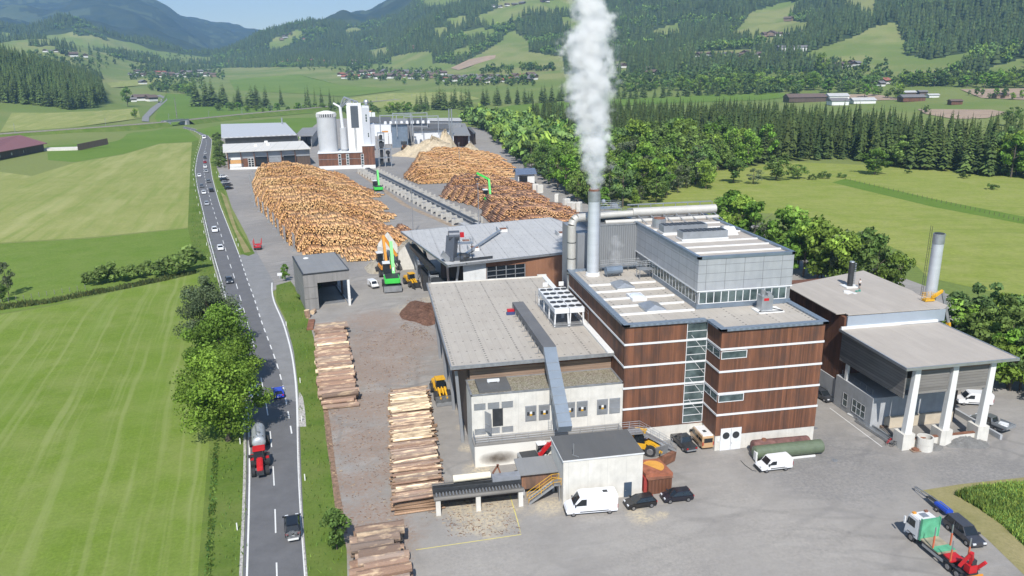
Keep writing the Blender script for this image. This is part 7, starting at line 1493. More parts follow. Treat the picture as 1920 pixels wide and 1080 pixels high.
TR = [(549, 992, 'suv', BLACK, 1, 'black estate car with bicycles on its rear rack, nearest on the road', 'bikes'), (522, 741, 'hatch', BLUEP, 1, 'bright blue hatchback driving away beside the tree shadow', None), (478, 742, 'hatch', (.10, .16, .22), 0, 'blue grey car half hidden under the roadside tree', None), (445, 584, 'suv', SILVER, 0, 'silver off-road car approaching beside the dark roadside tree', 'box'), (430, 529, 'sedan', DGREY, 0, 'dark saloon approaching the yard junction', None), (413.5, 468, 'hatch', WHITE, 0, 'white hatchback approaching just above the yard junction', None), (403, 434, 'suv', WHITE, 0, 'white off-road car with a dark bonnet, second above the junction', None),
 (388, 384, 'hatch', SILVER, 0, 'silver car approaching between the mown field and the dry verge', None), (396.5, 359, 'suv', BLACK, 1, 'black car driving away at the upper end of the dry verge', None), (382.5, 363, 'estate', WHITE, 0, 'white car with dark roof approaching beside the black one', None), (378.5, 351, 'hatch', GREY, 0, 'grey car approaching, one ahead of the white estate', None), (391, 342, 'suv', GREY, 1, 'grey off-road car driving away before the parked row', None), (374, 331, 'hatch', WHITE, 0, 'pale car approaching on the outside of the bend', None), (387, 323, 'estate', SILVER, 1, 'silver estate driving away in the middle of the queue', None), (385, 314.5, 'suv', WHITE, 1, 'white off-road car in the queue behind the red car', None), (384.5, 305.5, 'hatch', REDP, 1, 'dark red car in the queue', None), (384.5, 297, 'estate', DGREY, 1, 'dark car with a roof load ahead of the red car', 'box'), (385, 289, 'hatch', SILVER, 1, 'small silver car at the head of the queue', None)]
for x, y, k, c, aw, lab, rk in TR: p = G(x, y); car(k, p, road_dir(p, aw), c, lab, y > 400, rk, 'cars on the country road')
p = G(383, 260); van(p, road_dir(p, False), WHITE, 'white motorhome coming round the upper bend', 6.5, 2.3, 2.9)
for x, y, c, lab in ((304, 188, WHITE, 'tiny white car on the far bend beyond the railway'), (299, 193, BLACK, 'tiny dark car on the far bend beyond the railway')): car('suv', at(x, y), 1.2, c, lab, False, None, 'cars on the far bend')
for x, y, c, k, lab in ((419, 333, WHITE, 'suv', 'white car parked first in the row beside the hall'), (421, 339, BLACK, 'suv', 'black car parked second in the row beside the hall'), (424, 344, SILVER, 'estate', 'silver estate parked in the middle of the row beside the hall'), (427, 349, DGREY, 'suv', 'dark grey car parked fourth in the row beside the hall'), (429.5, 355, BLACK, 'hatch', 'black car parked last in the row beside the hall'), (421.5, 297, WHITE, 'suv', 'white car parked close against the hall wall'), (421.5, 303, BLACK, 'hatch', 'black car parked by the hall corner')): car(k, G(x, y), R(35), c, lab, False, None, 'cars parked beside the sorting hall')
c_, a_ = pa((1153, 962), (1068, 969)); van(c_+Vector((0, .9, 0)), a_, (.72, .73, .76), 'large white panel van in front of the white hut', 6.7, 2.05, 2.75)
c_, a_ = pa((1232, 950), (1175, 959)); car('hatch', c_+Vector((0, .8, 0)), a_, BLACK, 'black hatchback beside the large white van'); c_, a_ = pa((1243, 946), (1303, 939)); car('hatch', c_+Vector((0, .8, 0)), a_+math.pi, (.012, .012, .02), 'black hatchback in front of the rusty skip')
c_, a_ = pa((1488, 880), (1422, 888)); van(c_+Vector((0, .8, 0)), a_, WHITE, 'dirty white transporter van beside the green tank', 4.9, 1.9, 1.95)
c_, a_ = pa((1296, 850), (1266, 822)); pickup(c_, a_, DGREY, 'dark grey pickup parked rear outwards below the steel stairs'); c_, a_ = pa((1327, 844), (1303, 818)); van(c_, a_, (.46, .29, .15), 'beige camper van with a white high roof beside the tower', 4.6, 1.85, 2.35, two=WHITE, win=True, nose=.3)
car('estate', G(1541, 746), R(-82), DGREY, 'dark car parked in the lane behind the tower corner'); van(G(1824, 757), R(160), WHITE, 'white van behind the rear columns of the canopy', 5.4, 2.0, 2.2); c_, a_ = pa((1885, 812), (1822, 786)); pickup(c_, a_, GREY, 'grey flatbed pickup with scrap on its bed beside the last column', 'flat')
c_, a_ = pa((1776, 985), (1838, 1038)); pickup(c_+Vector((.3, .3, 0)), a_, (.045, .045, .052), 'dark grey pickup with a closed canopy beside the log truck', 'canopy'); p = G(700, 538); van(p, R(-70), WHITE, 'small white delivery van beside the green log handler', 4.3, 1.75, 1.85)
# ---------------- tractor and slurry tanker
p = G(489, 880); ang = road_dir(p, False); t = empty('tractor', p, 'red tractor pulling a silver slurry tanker along the road', 'tractor', None, ang)
MB().prism([(-.2, .9), (2.6, .9), (2.75, 1.1), (2.65, 1.75), (.2, 1.95), (-.2, 1.9)], -.42, .42, axis='y').build('bonnet', M['red'], t, bevel=.12); MB().box(2.5, -.5, .7, 3.1, .5, 1.2).build('front_weight', M['dark_metal'], t)
MB().box(-1.6, -.7, .8, .0, .7, 1.6).box(-.2, -.3, .5, 2.4, .3, .9).build('chassis', M['dark_metal'], t); MB().add([(.1, -.8, 1.5), (.1, .8, 1.5), (-1.5, .8, 1.5), (-1.5, -.8, 1.5), (-.1, -.75, 2.85), (-.1, .75, 2.85), (-1.5, .75, 2.85), (-1.5, -.75, 2.85)], [(0, 1, 5, 4), (1, 2, 6, 5), (2, 3, 7, 6), (3, 0, 4, 7)]).build('cab', M['glass'], t)
MB().box(-1.65, -.85, 2.85, .1, .85, 3.05).build('cab_roof', M['red'], t, bevel=.08)
for s in (-1, 1): MB().box(-1.7, s*.98-.3, 1.5, -.2, s*.98+.3, 1.75).build('mudguard', M['red'], t); wheel(t, -1.0, s*1.0, .95, .62); wheel(t, 1.75, s*.95, .68, .5); MB().bar((-.05, s*.9, 2.4), (.2, s*1.35, 2.4), .05, .05).box(.1, s*1.35-.1, 2.1, .18, s*1.35+.1, 2.6).build('mirror', M['dark_metal'], t)
MB().box(-.1, .5, 2.1, .5, .6, 2.9).build('exhaust', M['dark_metal'], t)
p = G(487, 838); t = empty('slurry_tanker', p, 'silver slurry tanker with red markings behind the red tractor', 'trailer', None, road_dir(p, False))
MB().cyl((-2.6, 0, 1.85), (2.2, 0, 1.75), 1.0, 1.0, 20).ball((-2.6, 0, 1.85), 1.0, 16, 8, (.45, 1, 1)).ball((2.2, 0, 1.75), 1.0, 16, 8, (.45, 1, 1)).build('tank', plain('galvanised_tank', (.42, .44, .46), .45, .4, .12), t, smooth=True); MB().box(-2.4, -.5, .6, 3.4, .5, .85).build('frame', M['steel_dull'], t)
for s in (-1, 1): wheel(t, -.6, s*1.15, .72, .6); MB().tube([(1.6, s*.6, 2.6), (2.4, s*.9, 1.6), (2.8, s*.5, 1.0)], .09).build('hose', M['dark_metal'], t)
MB().tube([(-1.5, -.35, 2.85), (1.8, -.2, 2.8), (2.5, .3, 2.2)], .12).cyl((1.0, 0, 2.7), (1.0, 0, 3.0), .3, .3, 10).build('filling_arm', M['steel'], t); MB().box(-3.06, -.5, 1.9, -3.02, .5, 2.3).build('red_marker', M['red'], t)
# ---------------- log handlers and excavators
def handler(loc, ang, col, lab, boom, cabz=3.4, s=1.0, plate=True, cat='log handler', name='log_handler', bm=None, tracks=False):
    e = empty(name, loc, lab, cat, None, ang); e.scale = (s, s, s); MB().box(-2.6, -1.2, .7, 2.6, 1.2, 1.3).build('undercarriage', M['dark_metal'], e)
    for x in (-1.9, 1.9):
        for y in (-1.3, 1.3): wheel(e, x, y, .62, .55, not tracks)
    if plate: MB().box(2.7, -1.5, .2, 2.9, 1.5, 1.2).build('dozer_blade', M['steel_dull'], e)
    MB().cyl((0, 0, 1.3), (0, 0, 1.6), .9, .9, 14).build('slew_ring', M['dark_metal'], e); up = M[col]
    MB().box(-.6, -1.3, 1.6, 3.0, 1.3, 2.5).build('engine_house', up, e, bevel=.15); MB().box(-.4, -1.1, 2.5, 2.6, 1.1, 2.62).build('top_deck', M['dark_metal'], e)
    c = MB().box(-2.2, -1.3, cabz-1.4, -.6, -.1, cabz+.5).build('cab', M['glass'], e); MB().box(-2.25, -1.35, cabz+.5, -.55, -.05, cabz+.62).box(-2.2, -1.3, cabz-1.6, -.6, -.1, cabz-1.3).build('cab_roof', M['white_metal'], e); MB().box(-1.6, -.9, 1.6, -.6, -.5, cabz-1.4).build('cab_riser', M['dark_metal'], e)
    bm = M[bm or col]; MB().bar((-.4, .45, 2.0), boom[0], .5, .7).build('boom', bm, e); MB().bar(boom[0], boom[1], .36, .5).build('stick', bm, e); MB().bar((-.6, .45, 3.0), tuple(Vector((-.4, .45, 2)).lerp(Vector(boom[0]), .6)), .16, .16).build('boom_cylinder', M['steel'], e)
    g = Vector(boom[1]); MB().bar(g, g+Vector((0, 0, -1.0)), .25, .25).bar(g+Vector((-.1, -.6, -1.2)), g+Vector((-.5, 0, -2.3)), .2, .12).bar(g+Vector((.1, .6, -1.2)), g+Vector((.5, 0, -2.3)), .2, .12).box(g.x-.5, g.y-.6, g.z-1.3, g.x+.5, g.y+.6, g.z-.95).build('grapple', M['dark_metal'], e); return e
handler(G(735, 541), R(-88), 'green', 'green log handler with a long green boom beside the white bunker', [(-3.6, .45, 7.4), (-5.4, .45, 3.0)], 3.8, 1.5); handler(G(722, 514), R(-80), 'orange', 'orange excavator with its boom bent over the chip heap', [(-2.2, .45, 7.6), (-.6, 2.8, 3.4)], 3.8, 1.35, False, 'excavator', 'excavator')
handler(G(917, 387), R(-90), 'green', 'green log handler reaching over the red brown log pile', [(-2.4, .45, 6.6), (-3.4, -2.5, 8.2)], 3.6, 1.6); handler(G(709, 364), R(-85), 'green', 'green log handler parked beside the sorting line', [(-2.6, .45, 6.8), (-4.0, .4, 3.6)], 3.4, 1.5)
handler(G(1003, 874), R(184), 'steel', 'small excavator with a red arm and white cab against the concrete annex', [(-2.6, .45, 4.4), (-5.4, .45, 4.0)], 3.4, .8, False, 'excavator', 'excavator', 'red')
def loader(loc, ang, lab, attach='bucket', s=1.0, col='yellow', lift=.4):
    e = empty('wheel_loader', loc, lab, 'wheel loader', None, ang); e.scale = (s, s, s); Y_ = M[col]
    MB().box(-3.4, -1.0, 1.0, -.7, 1.0, 2.2).build('engine_hood', Y_, e, bevel=.18); MB().box(-.7, -.95, .9, .9, .95, 1.7).build('frame', Y_, e); MB().box(-3.6, -1.1, .8, -3.3, 1.1, 1.5).build('counterweight', M['dark_metal'], e)
    MB().add([(.7, -.8, 1.7), (.7, .8, 1.7), (-.9, .8, 1.7), (-.9, -.8, 1.7), (.5, -.7, 3.2), (.5, .7, 3.2), (-.9, .7, 3.2), (-.9, -.7, 3.2)], [(0, 1, 5, 4), (1, 2, 6, 5), (2, 3, 7, 6), (3, 0, 4, 7)]).build('cab', M['glass'], e); MB().box(-1.05, -.85, 3.2, .7, .85, 3.38).build('cab_roof', Y_, e)
    for x in (-2.1, 1.6):
        for y in (-1.1, 1.1): wheel(e, x, y, .82, .6)
    MB().bar((.9, -.55, 1.9), (3.2, -.55, lift+.4), .25, .4).bar((.9, .55, 1.9), (3.2, .55, lift+.4), .25, .4).bar((1.0, 0, 2.0), (2.8, 0, lift+1.0), .2, .3).build('lift_arm', Y_, e)
    if attach == 'bucket': MB().add([(3.2, -1.5, lift-.3), (3.2, 1.5, lift-.3), (3.1, 1.5, lift+.9), (3.1, -1.5, lift+.9), (4.5, -1.5, lift-.35), (4.5, 1.5, lift-.35)], [(0, 1, 2, 3), (0, 4, 5, 1), (0, 3, 4), (1, 5, 2), (3, 2, 1, 0)]).build('bucket', M['steel_dull'] if col == 'yellow' and s < 1.1 else M['rust'], e)
    else:
        mb = MB().box(3.2, -1.2, lift-.2, 3.4, 1.2, lift+1.1)
        for y in (-.9, .9): mb.box(3.4, y-.1, lift-.2, 4.8, y+.1, lift-.05).bar((3.4, y, lift+1.0), (4.6, y, lift+1.4), .12, .15)
        mb.build('log_fork', M['dark_metal'], e)
    return e
loader(G(826, 742), R(-84), 'yellow wheel loader with a wide bucket beside the workshop wall'); loader(G(772, 535), R(-72), 'yellow wheel loader with a log fork behind the green log handler', 'fork'); loader(G(1201, 846), R(-30), 'yellow loader with a rusty bucket behind the white hut', 'bucket', 1.0, 'yellow', .1)
e = loader(G(759, 284), R(-95), 'large orange loader in the distant mill yard', 'fork', 1.7, 'orange', 3.2)
# ---------------- log truck
c_, a_ = pa((1815, 1092), (1712, 1008)); t = empty('log_truck', c_+Vector((.4, .2, 0)), 'log truck with a white cab, green headboard and a red loading crane', 'truck', None, a_); GR = plain('faded_green', (.10, .36, .21), .55, var=.3, scale=.8); M['faded_green'] = GR
MB().prism([(2.6, .7), (4.75, .7), (4.85, 1.0), (4.75, 2.1), (4.45, 3.25), (4.2, 3.4), (2.6, 3.4)], -1.22, 1.22, axis='y').build('cab', paint((.66, .66, .66)), t, bevel=.1); MB().add([(4.80, -1.05, 2.0), (4.80, 1.05, 2.0), (4.52, .98, 3.05), (4.52, -.98, 3.05)], [(0, 1, 2, 3)]).build('windscreen', M['glass'], t)
for s in (-1, 1):
    y = s*1.235; MB().add([(4.55, y, 2.0), (4.35, y, 2.95), (3.2, y, 2.95), (3.2, y, 2.0)], [(0, 1, 2, 3) if s < 0 else (3, 2, 1, 0)]).build('side_window', M['glass'], t); MB().box(4.5, s*1.5-.08, 1.9, 4.7, s*1.5+.08, 2.8).build('mirror', M['white_metal'], t); MB().box(3.9, s*.8-.2, 3.4, 4.2, s*.8+.2, 3.58).build('beacon', M['rust'] if s < 0 else M['orange'], t)
MB().box(3.0, -.4, 3.41, 3.8, .4, 3.5).build('roof_hatch', M['steel'], t); MB().box(2.2, -1.2, 1.2, 2.35, 1.2, 3.7).build('headboard', GR, t); MB().box(2.1, -1.25, 1.0, 2.4, -1.15, 3.8).box(2.1, 1.15, 1.0, 2.4, 1.25, 3.8).build('headboard_post', GR, t)
MB().box(-4.6, -.45, .8, 4.4, .45, 1.1).build('chassis', M['dark_metal'], t); MB().box(-.8, -1.2, 1.12, 2.15, 1.2, 1.25).build('deck', plain('worn_deck', (.30, .25, .18), .8, var=.35, scale=.9), t); MB().box(-.6, -1.22, 1.25, .4, 1.22, 1.33).build('green_bolster', GR, t); MB().box(-2.4, -.8, 1.12, -1.0, .8, 1.3).box(-2.6, -1.2, 1.3, -2.3, 1.2, 1.45).build('red_subframe', M['red'], t)
STK = plain('stake_orange', (.55, .13, .06), .5)
for x, y in ((.2, -1.15), (-2.45, -1.15), (-2.45, 1.15), (.2, 1.15)): o = MB().box(x-.07, y-.07, 1.3, x+.07, y+.07, 2.9).build('stake', STK, t); MB().box(x-.05, y-.05, 2.9, x+.05, y+.05, 4.0).build('stake_top', M['steel'], t)
for x, y in ((3.6, 1.05), (-2.2, 1.0), (-3.55, 1.0)):
    for s in (-1, 1): wheel(t, x, s*y, .52, .38)
    for s in (-1, 1): MB().box(x-.65, s*y-.22, 1.08, x+.65, s*y+.22, 1.13).build('mudguard', M['dark_metal'], t)
MB().bar((1.8, -1.15, .75), (-1.5, -1.15, .75), .08, .35).bar((1.8, 1.15, .75), (-1.5, 1.15, .75), .08, .35).build('side_guard', M['steel'], t)
MB().box(-4.5, -.5, 1.1, -3.7, .5, 2.0).bar((-4.1, 0, 2.0), (-4.3, .4, 3.6), .35, .45).bar((-4.3, .4, 3.6), (-3.6, 1.0, 1.6), .3, .35).build('loading_crane', M['red'], t); MB().bar((-4.1, -.6, 1.2), (-4.9, -1.0, 2.6), .35, .35).build('outrigger', M['red'], t); MB().tube([(-4.2, .1, 2.4), (-3.8, .3, 3.0), (-3.6, .7, 2.2)], .06).box(-4.4, -.4, 2.0, -3.9, .2, 2.6).build('hose_bundle', M['dark_metal'], t)
MB().box(-4.7, -1.2, .7, -4.55, 1.2, .9).build('rear_bar', M['orange'], t); MB().box(4.7, -1.15, .45, 4.9, 1.15, .9).build('bumper', M['white_metal'], t)
# ---------------- trailers, tanks and other yard things
c_, a_ = pa((1772, 965), (1724, 927)); t = empty('timber_trailer', c_, 'narrow blue trailer with a long drawbar at the edge of the grass corner', 'trailer', None, a_); B_ = M['blue']
MB().box(-3.2, -.5, .55, -.8, .5, 1.0).build('body', B_, t, bevel=.1); MB().bar((-.8, -.45, .75), (3.4, -.1, .6), .1, .12).bar((-.8, .45, .75), (3.4, .1, .6), .1, .12).bar((-2.8, 0, 1.1), (.5, 0, .95), .1, .1).build('drawbar', M['steel'], t); MB().box(-.8, -.4, .6, .8, .4, .8).build('winch', M['dark_metal'], t)
for s in (-1, 1): wheel(t, -1.6, s*.62, .32, .22)
MB().cyl((3.4, 0, 0), (3.4, 0, .6), .06, .06, 6).build('jockey_wheel', M['steel'], t)
t = empty('forestry_trailer', G(484, 466), 'red forestry trailer with upright stakes parked by the dry verge', 'trailer', None, R(94))
MB().box(-2.6, -.5, .8, 2.8, .5, 1.05).box(-2.7, -1.1, .9, -2.4, 1.1, 1.2).box(1.6, -1.1, .9, 1.9, 1.1, 1.2).build('frame', M['red'], t); MB().box(-2.75, -1.0, .5, -2.6, 1.0, .8).build('rear_bar', M['dark_metal'], t)
for x in (-2.5, -.4, 1.75):
    for s in (-1, 1): MB().bar((x, s*1.05, 1.1), (x, s*1.25, 3.0), .14, .14).build('stake', M['red'], t)
for x in (-1.6, -.3):
    for s in (-1, 1): wheel(t, x, s*.95, .55, .45)
def tank(px0, px1, r, mat, lab, extra):
    a, b = G(*px0), G(*px1); d = b-a; c = (a+b)/2; e = empty('storage_tank', c, lab, 'tank', None, math.atan2(d.y, d.x)); L = d.length
    MB().cyl((-L/2, 0, r+.12), (L/2, 0, r+.12), r, r, 22).build('shell', mat, e, smooth=False); [MB().ball((q*L/2, 0, r+.12), r*.985, 16, 8, (.35, 1, 1)).build('end_cap', mat, e, smooth=True) for q in (-1, 1)]; extra(e, L, r)
def ex1(e, L, r): MB().cyl((-L*.32, 0, 2*r+.05), (-L*.32, 0, 2*r+.3), .35, .35, 12).build('manhole', M['rust'], e); MB().box(-L*.3, -.9, 0, -L*.26, .9, .5).box(L*.26, -.9, 0, L*.3, .9, .5).build('saddle', M['rust'], e)
def ex2(e, L, r): MB().box(-L*.38, -r*.9, 0, L*.38, -r*.7, .25).build('skid', M['white_paint'], e); MB().box(-L/2-.35, -.9, .3, -L/2-.1, -.2, 1.6).build('wrapped_flange', M['white_paint'], e)
tank((1412, 852), (1512, 843), 1.05, plain('rusted_tank', (.13, .065, .055), .85, var=.5, scale=1.1), 'rusty brown tank lying against the tower wall', ex1); tank((1415, 862), (1537, 849), 1.0, plain('olive_tank', (.105, .135, .085), .55, var=.12), 'olive green tank lying in front of the rusty one', ex2)
t = empty('rusty_skip', G(1231, 918), 'rusty corrugated skip with an orange lined tray on top', 'skip', None, R(2)); MB().box(-1.6, -1.0, 0, 1.7, 3.4, 2.2).build('box', M['container'], t); MB().box(-1.75, -1.15, 2.2, 1.8, -.1, 2.3).box(-1.7, -.9, 1.9, -.9, -.95, 2.2).build('lid', M['rust'], t)
MB().add([(-1.8, -.4, 2.3), (1.9, -.8, 2.3), (1.6, 3.3, 2.3), (-1.9, 3.5, 2.3), (-1.8, -.4, 2.75), (1.9, -.8, 2.75), (1.6, 3.3, 2.75), (-1.9, 3.5, 2.75)], [(0, 1, 5, 4), (1, 2, 6, 5), (2, 3, 7, 6), (3, 0, 4, 7), (4, 5, 6, 7)]).build('tray', plain('rust_red', (.28, .10, .055), .8, var=.3), t); MB().prism([(-.9+1.6*math.cos(x)*.9+.9, 1.4+1.5*math.sin(x)) for x in np.linspace(-1.2, 2.4, 14)], 2.76, 2.8).build('orange_lining', plain('orange_lining', (.60, .30, .06), .6), t)
tag(MB().box(-.6, -1.2, 0, .6, 1.2, 2.2).build('red_cabinet', plain('cabinet_red', (.33, .05, .04), .6), loc=G(1209, 915), bevel=.05), 'narrow dull red cabinet between the white hut and the rusty skip', 'cabinet')
tag(MB().cyl((0, 0, 0), (0, 0, 1.0), .45, .45, 16).cyl((0, 0, .3), (0, 0, .36), .48, .48, 16).cyl((0, 0, .66), (0, 0, .72), .48, .48, 16).build('barrel', M['blue'], loc=G(1219, 833)), 'blue barrel under the steel stairs behind the loader', 'barrel')
tag(MB().prism([(0, 0), (1.7, .1), (1.9, 1.6), (1.1, 1.5), (.4, .9)], -1.2, 1.2, axis='y').build('loader_bucket', M['rust'], loc=G(1238, 862)), 'rusty spare bucket lying beside the yellow loader', 'bucket').rotation_euler = (0, 0, R(-60))
tag(MB().prism([(0, 0), (1.6, .1), (1.8, 1.5), (.5, 1.0)], -1.2, 1.2, axis='y').build('loader_bucket', M['steel_dull'], loc=G(1226, 845)), 'grey brown spare bucket behind the rusty one', 'bucket').rotation_euler = (0, 0, R(-70))
def shaft(px, n, lab):
    e = empty('shaft_ring', G(*px), lab, 'concrete ring')
    for k in range(n):
        mb = MB(); N_ = 24; vs = []
        for z, r in ((0, 1.15), (1.0, 1.15), (1.0, .95), (0, .95)): vs += [(r*math.cos(6.283*i/N_), r*math.sin(6.283*i/N_), z+1.03*k) for i in range(N_)]
        mb.add(vs, [(j*N_+i, j*N_+(i+1) % N_, ((j+1) % 4)*N_+(i+1) % N_, ((j+1) % 4)*N_+i) for j in range(4) for i in range(N_)]); mb.build('ring', M['concrete'], e)
    return e
shaft((1732, 842), 2, 'two stacked concrete shaft rings in front of the canopy wall')
e = empty('pallet', G(1716, 845), 'wooden pallet with a rusty disc beside the shaft rings', 'pallet'); MB().box(-.7, -.5, 0, .7, .5, .14).build('boards', M['slats_brown'], e); MB().cyl((0, 0, .15), (0, 0, .35), .5, .5, 14).build('disc', M['rust'], e)
for k, (px0, px1, n, m_, lab) in enumerate((((1596, 778), (1612, 786), 4, 'white_paint', 'white wrapped bundle at the upper end of the pipe store'), ((1608, 790), (1672, 832), 9, 'steel', 'long bundle of grey steel profiles along the white yard line'), ((1622, 780), (1660, 806), 8, 'slats_brown', 'bundle of weathered beams behind the steel profiles'), ((1655, 808), (1680, 834), 8, 'slats_grey', 'short bundle of grey beams before the first pedestal'))):
    a, b = G(*px0), G(*px1); d = (b-a).normalized(); s = Vector((d.y, -d.x, 0)); mb = MB()
    for i in range(n):
        o_ = s*(.28*(i % 4)-.4)+Vector((0, 0, .18+.24*(i//4))); j = d*random.uniform(-.4, .4); mb.bar(a+o_+j, b+o_+j, .2, .2)
    tag(mb.build('beam_bundle', M[m_]), lab, 'bundle', None, 'stuff')
def bicycle(px, ang, lab, m_):
    e = empty('bicycle', G(*px), lab, 'bicycle', None, ang)
    for x in (-.52, .52): MB().tube([(x+.33*math.cos(a), 0, .34+.33*math.sin(a)) for a in np.linspace(0, 6.283, 15)], .028, 5).build('wheel', M['rubber'], e)
    MB().bar((-.52, 0, .34), (-.1, 0, .32), .04, .04).bar((-.1, 0, .32), (.4, 0, .8), .05, .05).bar((-.2, 0, .85), (.4, 0, .85), .05, .05).bar((-.2, 0, .9), (-.1, 0, .32), .05, .05).bar((.4, 0, .95), (.52, 0, .34), .05, .05).bar((-.2, 0, .85), (-.52, 0, .34), .04, .04).build('frame', M[m_], e); MB().box(-.35, -.08, .92, -.08, .08, .98).build('saddle', M['dark_metal'], e); MB().bar((.38, -.28, 1.02), (.38, .28, 1.02), .04, .04).bar((.4, 0, .85), (.38, 0, 1.02), .04, .04).build('handlebar', M['steel'], e)
bicycle((1666, 833), R(20), 'red bicycle leaning by the grey beams', 'red'); bicycle((1678, 838), R(-15), 'dark bicycle leaning on the first white pedestal', 'dark_metal')
tag(MB().cyl((0, 0, 0), (0, 0, .02), .42, .42, 18).build('manhole_cover', M['steel_dull'], loc=G(1565, 863)), 'round manhole cover in the open asphalt before the pipe store', 'manhole cover'); tag(MB().cyl((0, 0, 0), (0, 0, .02), .36, .36, 18).build('manhole_cover', M['steel_dull'], loc=G(1529, 803)), 'small manhole cover beside the tower corner', 'manhole cover')
tag(MB().tube([G(*q)+Vector((0, 0, .04)) for q in ((1389, 864), (1396, 872), (1410, 882), (1418, 884))], .05, 5).build('hose', M['dark_metal']), 'thin black hose lying before the dirty white transporter', 'hose')
tag(MB().cyl((0, 0, 0), (0, 0, .9), .05, .05, 6).box(-.6, -.04, .9, .6, .04, 1.7).build('sign', M['white_metal'], loc=G(525, 523)), 'pale green sign board beside the small bright entrance tree', 'sign')
# the man on the roof
def person(loc, ang):
    e = empty('person', loc, 'person in a pale top and dark shorts standing beside the roof flue', 'person', None, ang); sk = bpy.data.meshes.new('body')
    J = [(0, 0, .95), (0, 0, 1.2), (0, 0, 1.42), (.02, 0, 1.52), (.03, 0, 1.68), (0, .17, 1.42), (.08, .24, 1.16), (.22, .2, .98), (0, -.17, 1.42), (.05, -.25, 1.15), (.1, -.22, .9), (0, .1, .88), (.03, .12, .5), (0, .13, .08), (.16, .14, .04), (0, -.1, .88), (-.02, -.13, .5), (-.06, -.14, .08), (.1, -.15, .04), (.28, .2, .92), (.13, -.21, .82)]
    E_ = [(0, 1), (1, 2), (2, 3), (3, 4), (2, 5), (5, 6), (6, 7), (2, 8), (8, 9), (9, 10), (0, 11), (11, 12), (12, 13), (13, 14), (0, 15), (15, 16), (16, 17), (17, 18), (7, 19), (10, 20)]; rd = [.14, .14, .15, .06, .11, .06, .045, .035, .06, .045, .035, .09, .065, .045, .035, .09, .065, .045, .035, .03, .03]
    sk.from_pydata(J, E_, []); o = link('body', sk, e); md = o.modifiers.new('skin', 'SKIN'); o.modifiers.new('sub', 'SUBSURF').levels = 1
    for i, r in enumerate(rd): sk.skin_vertices[0].data[i].radius = (r, r)
    sk.skin_vertices[0].data[0].use_root = True; sk.materials.append(plain('skin', (.45, .28, .2), .6)); WT = plain('pale_shirt', (.66, .64, .62), .8); MB().cyl((0, 0, .98), (0, 0, 1.44), .19, .2, 12).cyl((0, .18, 1.42), (.06, .23, 1.2), .085, .075, 8).cyl((0, -.18, 1.42), (.04, -.24, 1.2), .085, .075, 8).build('shirt', WT, e); MB().cyl((0, .1, .95), (.03, .12, .52), .125, .11, 10).cyl((0, -.1, .95), (-.02, -.13, .52), .125, .11, 10).cyl((0, 0, .86), (0, 0, 1.0), .18, .18, 12).build('shorts', M['dark_metal'], e); MB().ball((.01, 0, 1.71), .118, 10, 7, (1, 1, .85)).build('hair', plain('hair', (.04, .025, .015), .7), e)
    MB().box(-.08, .08, 0, .2, .18, .1).box(-.14, -.2, 0, .14, -.1, .1).build('shoes', M['dark_metal'], e)
person((86.2, 120.4, 15.56), R(200))
# ---------------- posts and masts
def run(name, proto_mb, mat, pts, lab, cat, grp):
    o = proto_mb.build(name, mat); first = True
    for p, a in pts:
        c = o if first else o.copy()
        if not first: COL.objects.link(c)
        first = False; c.location = p; c.rotation_euler = (0, 0, a); tag(c, lab, cat, grp)
dl = [((*p[:2], 0), 0) for p in offs(rld, -1.3)[6:-4:5]]; run('delineator_post', MB().box(-.07, -.05, 0, .07, .05, 1.0), M['white_paint'], dl, 'white roadside post on the left verge of the country road', 'post', 'white posts on the left verge')
dr_ = [G(x, y) for x, y in ((572, 901), (566, 790), (537, 611), (563, 718), (447, 462), (443, 452), (418, 400), (408, 360), (406, 325), (403, 300))]; run('delineator_post', MB().box(-.07, -.05, 0, .07, .05, 1.0), M['white_paint'], [(p, 0) for p in dr_], 'white roadside post between the road and the yard', 'post', 'white posts on the yard side')
fp = [(G(x, y), 0) for x, y in zip(np.linspace(2, 160, 12), 569-np.linspace(0, 27, 12))]; run('fence_post', MB().cyl((0, 0, 0), (0, 0, 1.2), .07, .07, 6), M['slats_grey'], fp, 'weathered post of the field fence under the hedge', 'post', 'posts of the field fence'); fp = [(G(1585+x*9, 337+x*2.15), 0) for x in range(40)]; run('fence_post', MB().cyl((0, 0, 0), (0, 0, 1.2), .08, .08, 6), M['boards_dark'], fp, 'dark post of the fence beside the lush strip in the right meadow', 'post', 'posts of the meadow fence')
mast = MB().cyl((0, 0, 4), (0, 0, 12.5), .18, .12, 7).bar((0, 0, 11.2), (0, -3.0, 11.0), .1, .1).bar((0, 0, 9.8), (0, -3.0, 11.0), .06, .06); ms = []
for i in range(4, len(emb)-2, 2): t_ = (emb[i+1]-emb[i-1]).normalized(); ms.append(((emb[i].x-t_.y*-3.9, emb[i].y+t_.x*-3.9+8, 0.2), math.atan2(t_.y, t_.x)))
run('catenary_mast', mast, M['steel_dull'], ms, 'thin grey overhead line mast beside the railway track', 'mast', 'overhead line masts of the railway')
lm = MB().cyl((0, 0, 0), (0, 0, 16), .18, .1, 8).box(-.5, -.2, 16, .5, .2, 16.2); run('floodlight_mast', lm, M['steel'], [(G(775, 440), 0), (G(862, 325), 0), (G(898, 430), 0)], 'tall thin floodlight mast beside the log sorting line', 'mast', 'floodlight masts of the log yard'); run('telephone_pole', MB().cyl((0, 0, 0), (0, 0, 24), .5, .35, 7), M['slats_grey'], [(at(332, 222), 0)], 'pale tall pole in the green field beyond the railway', 'pole', None)
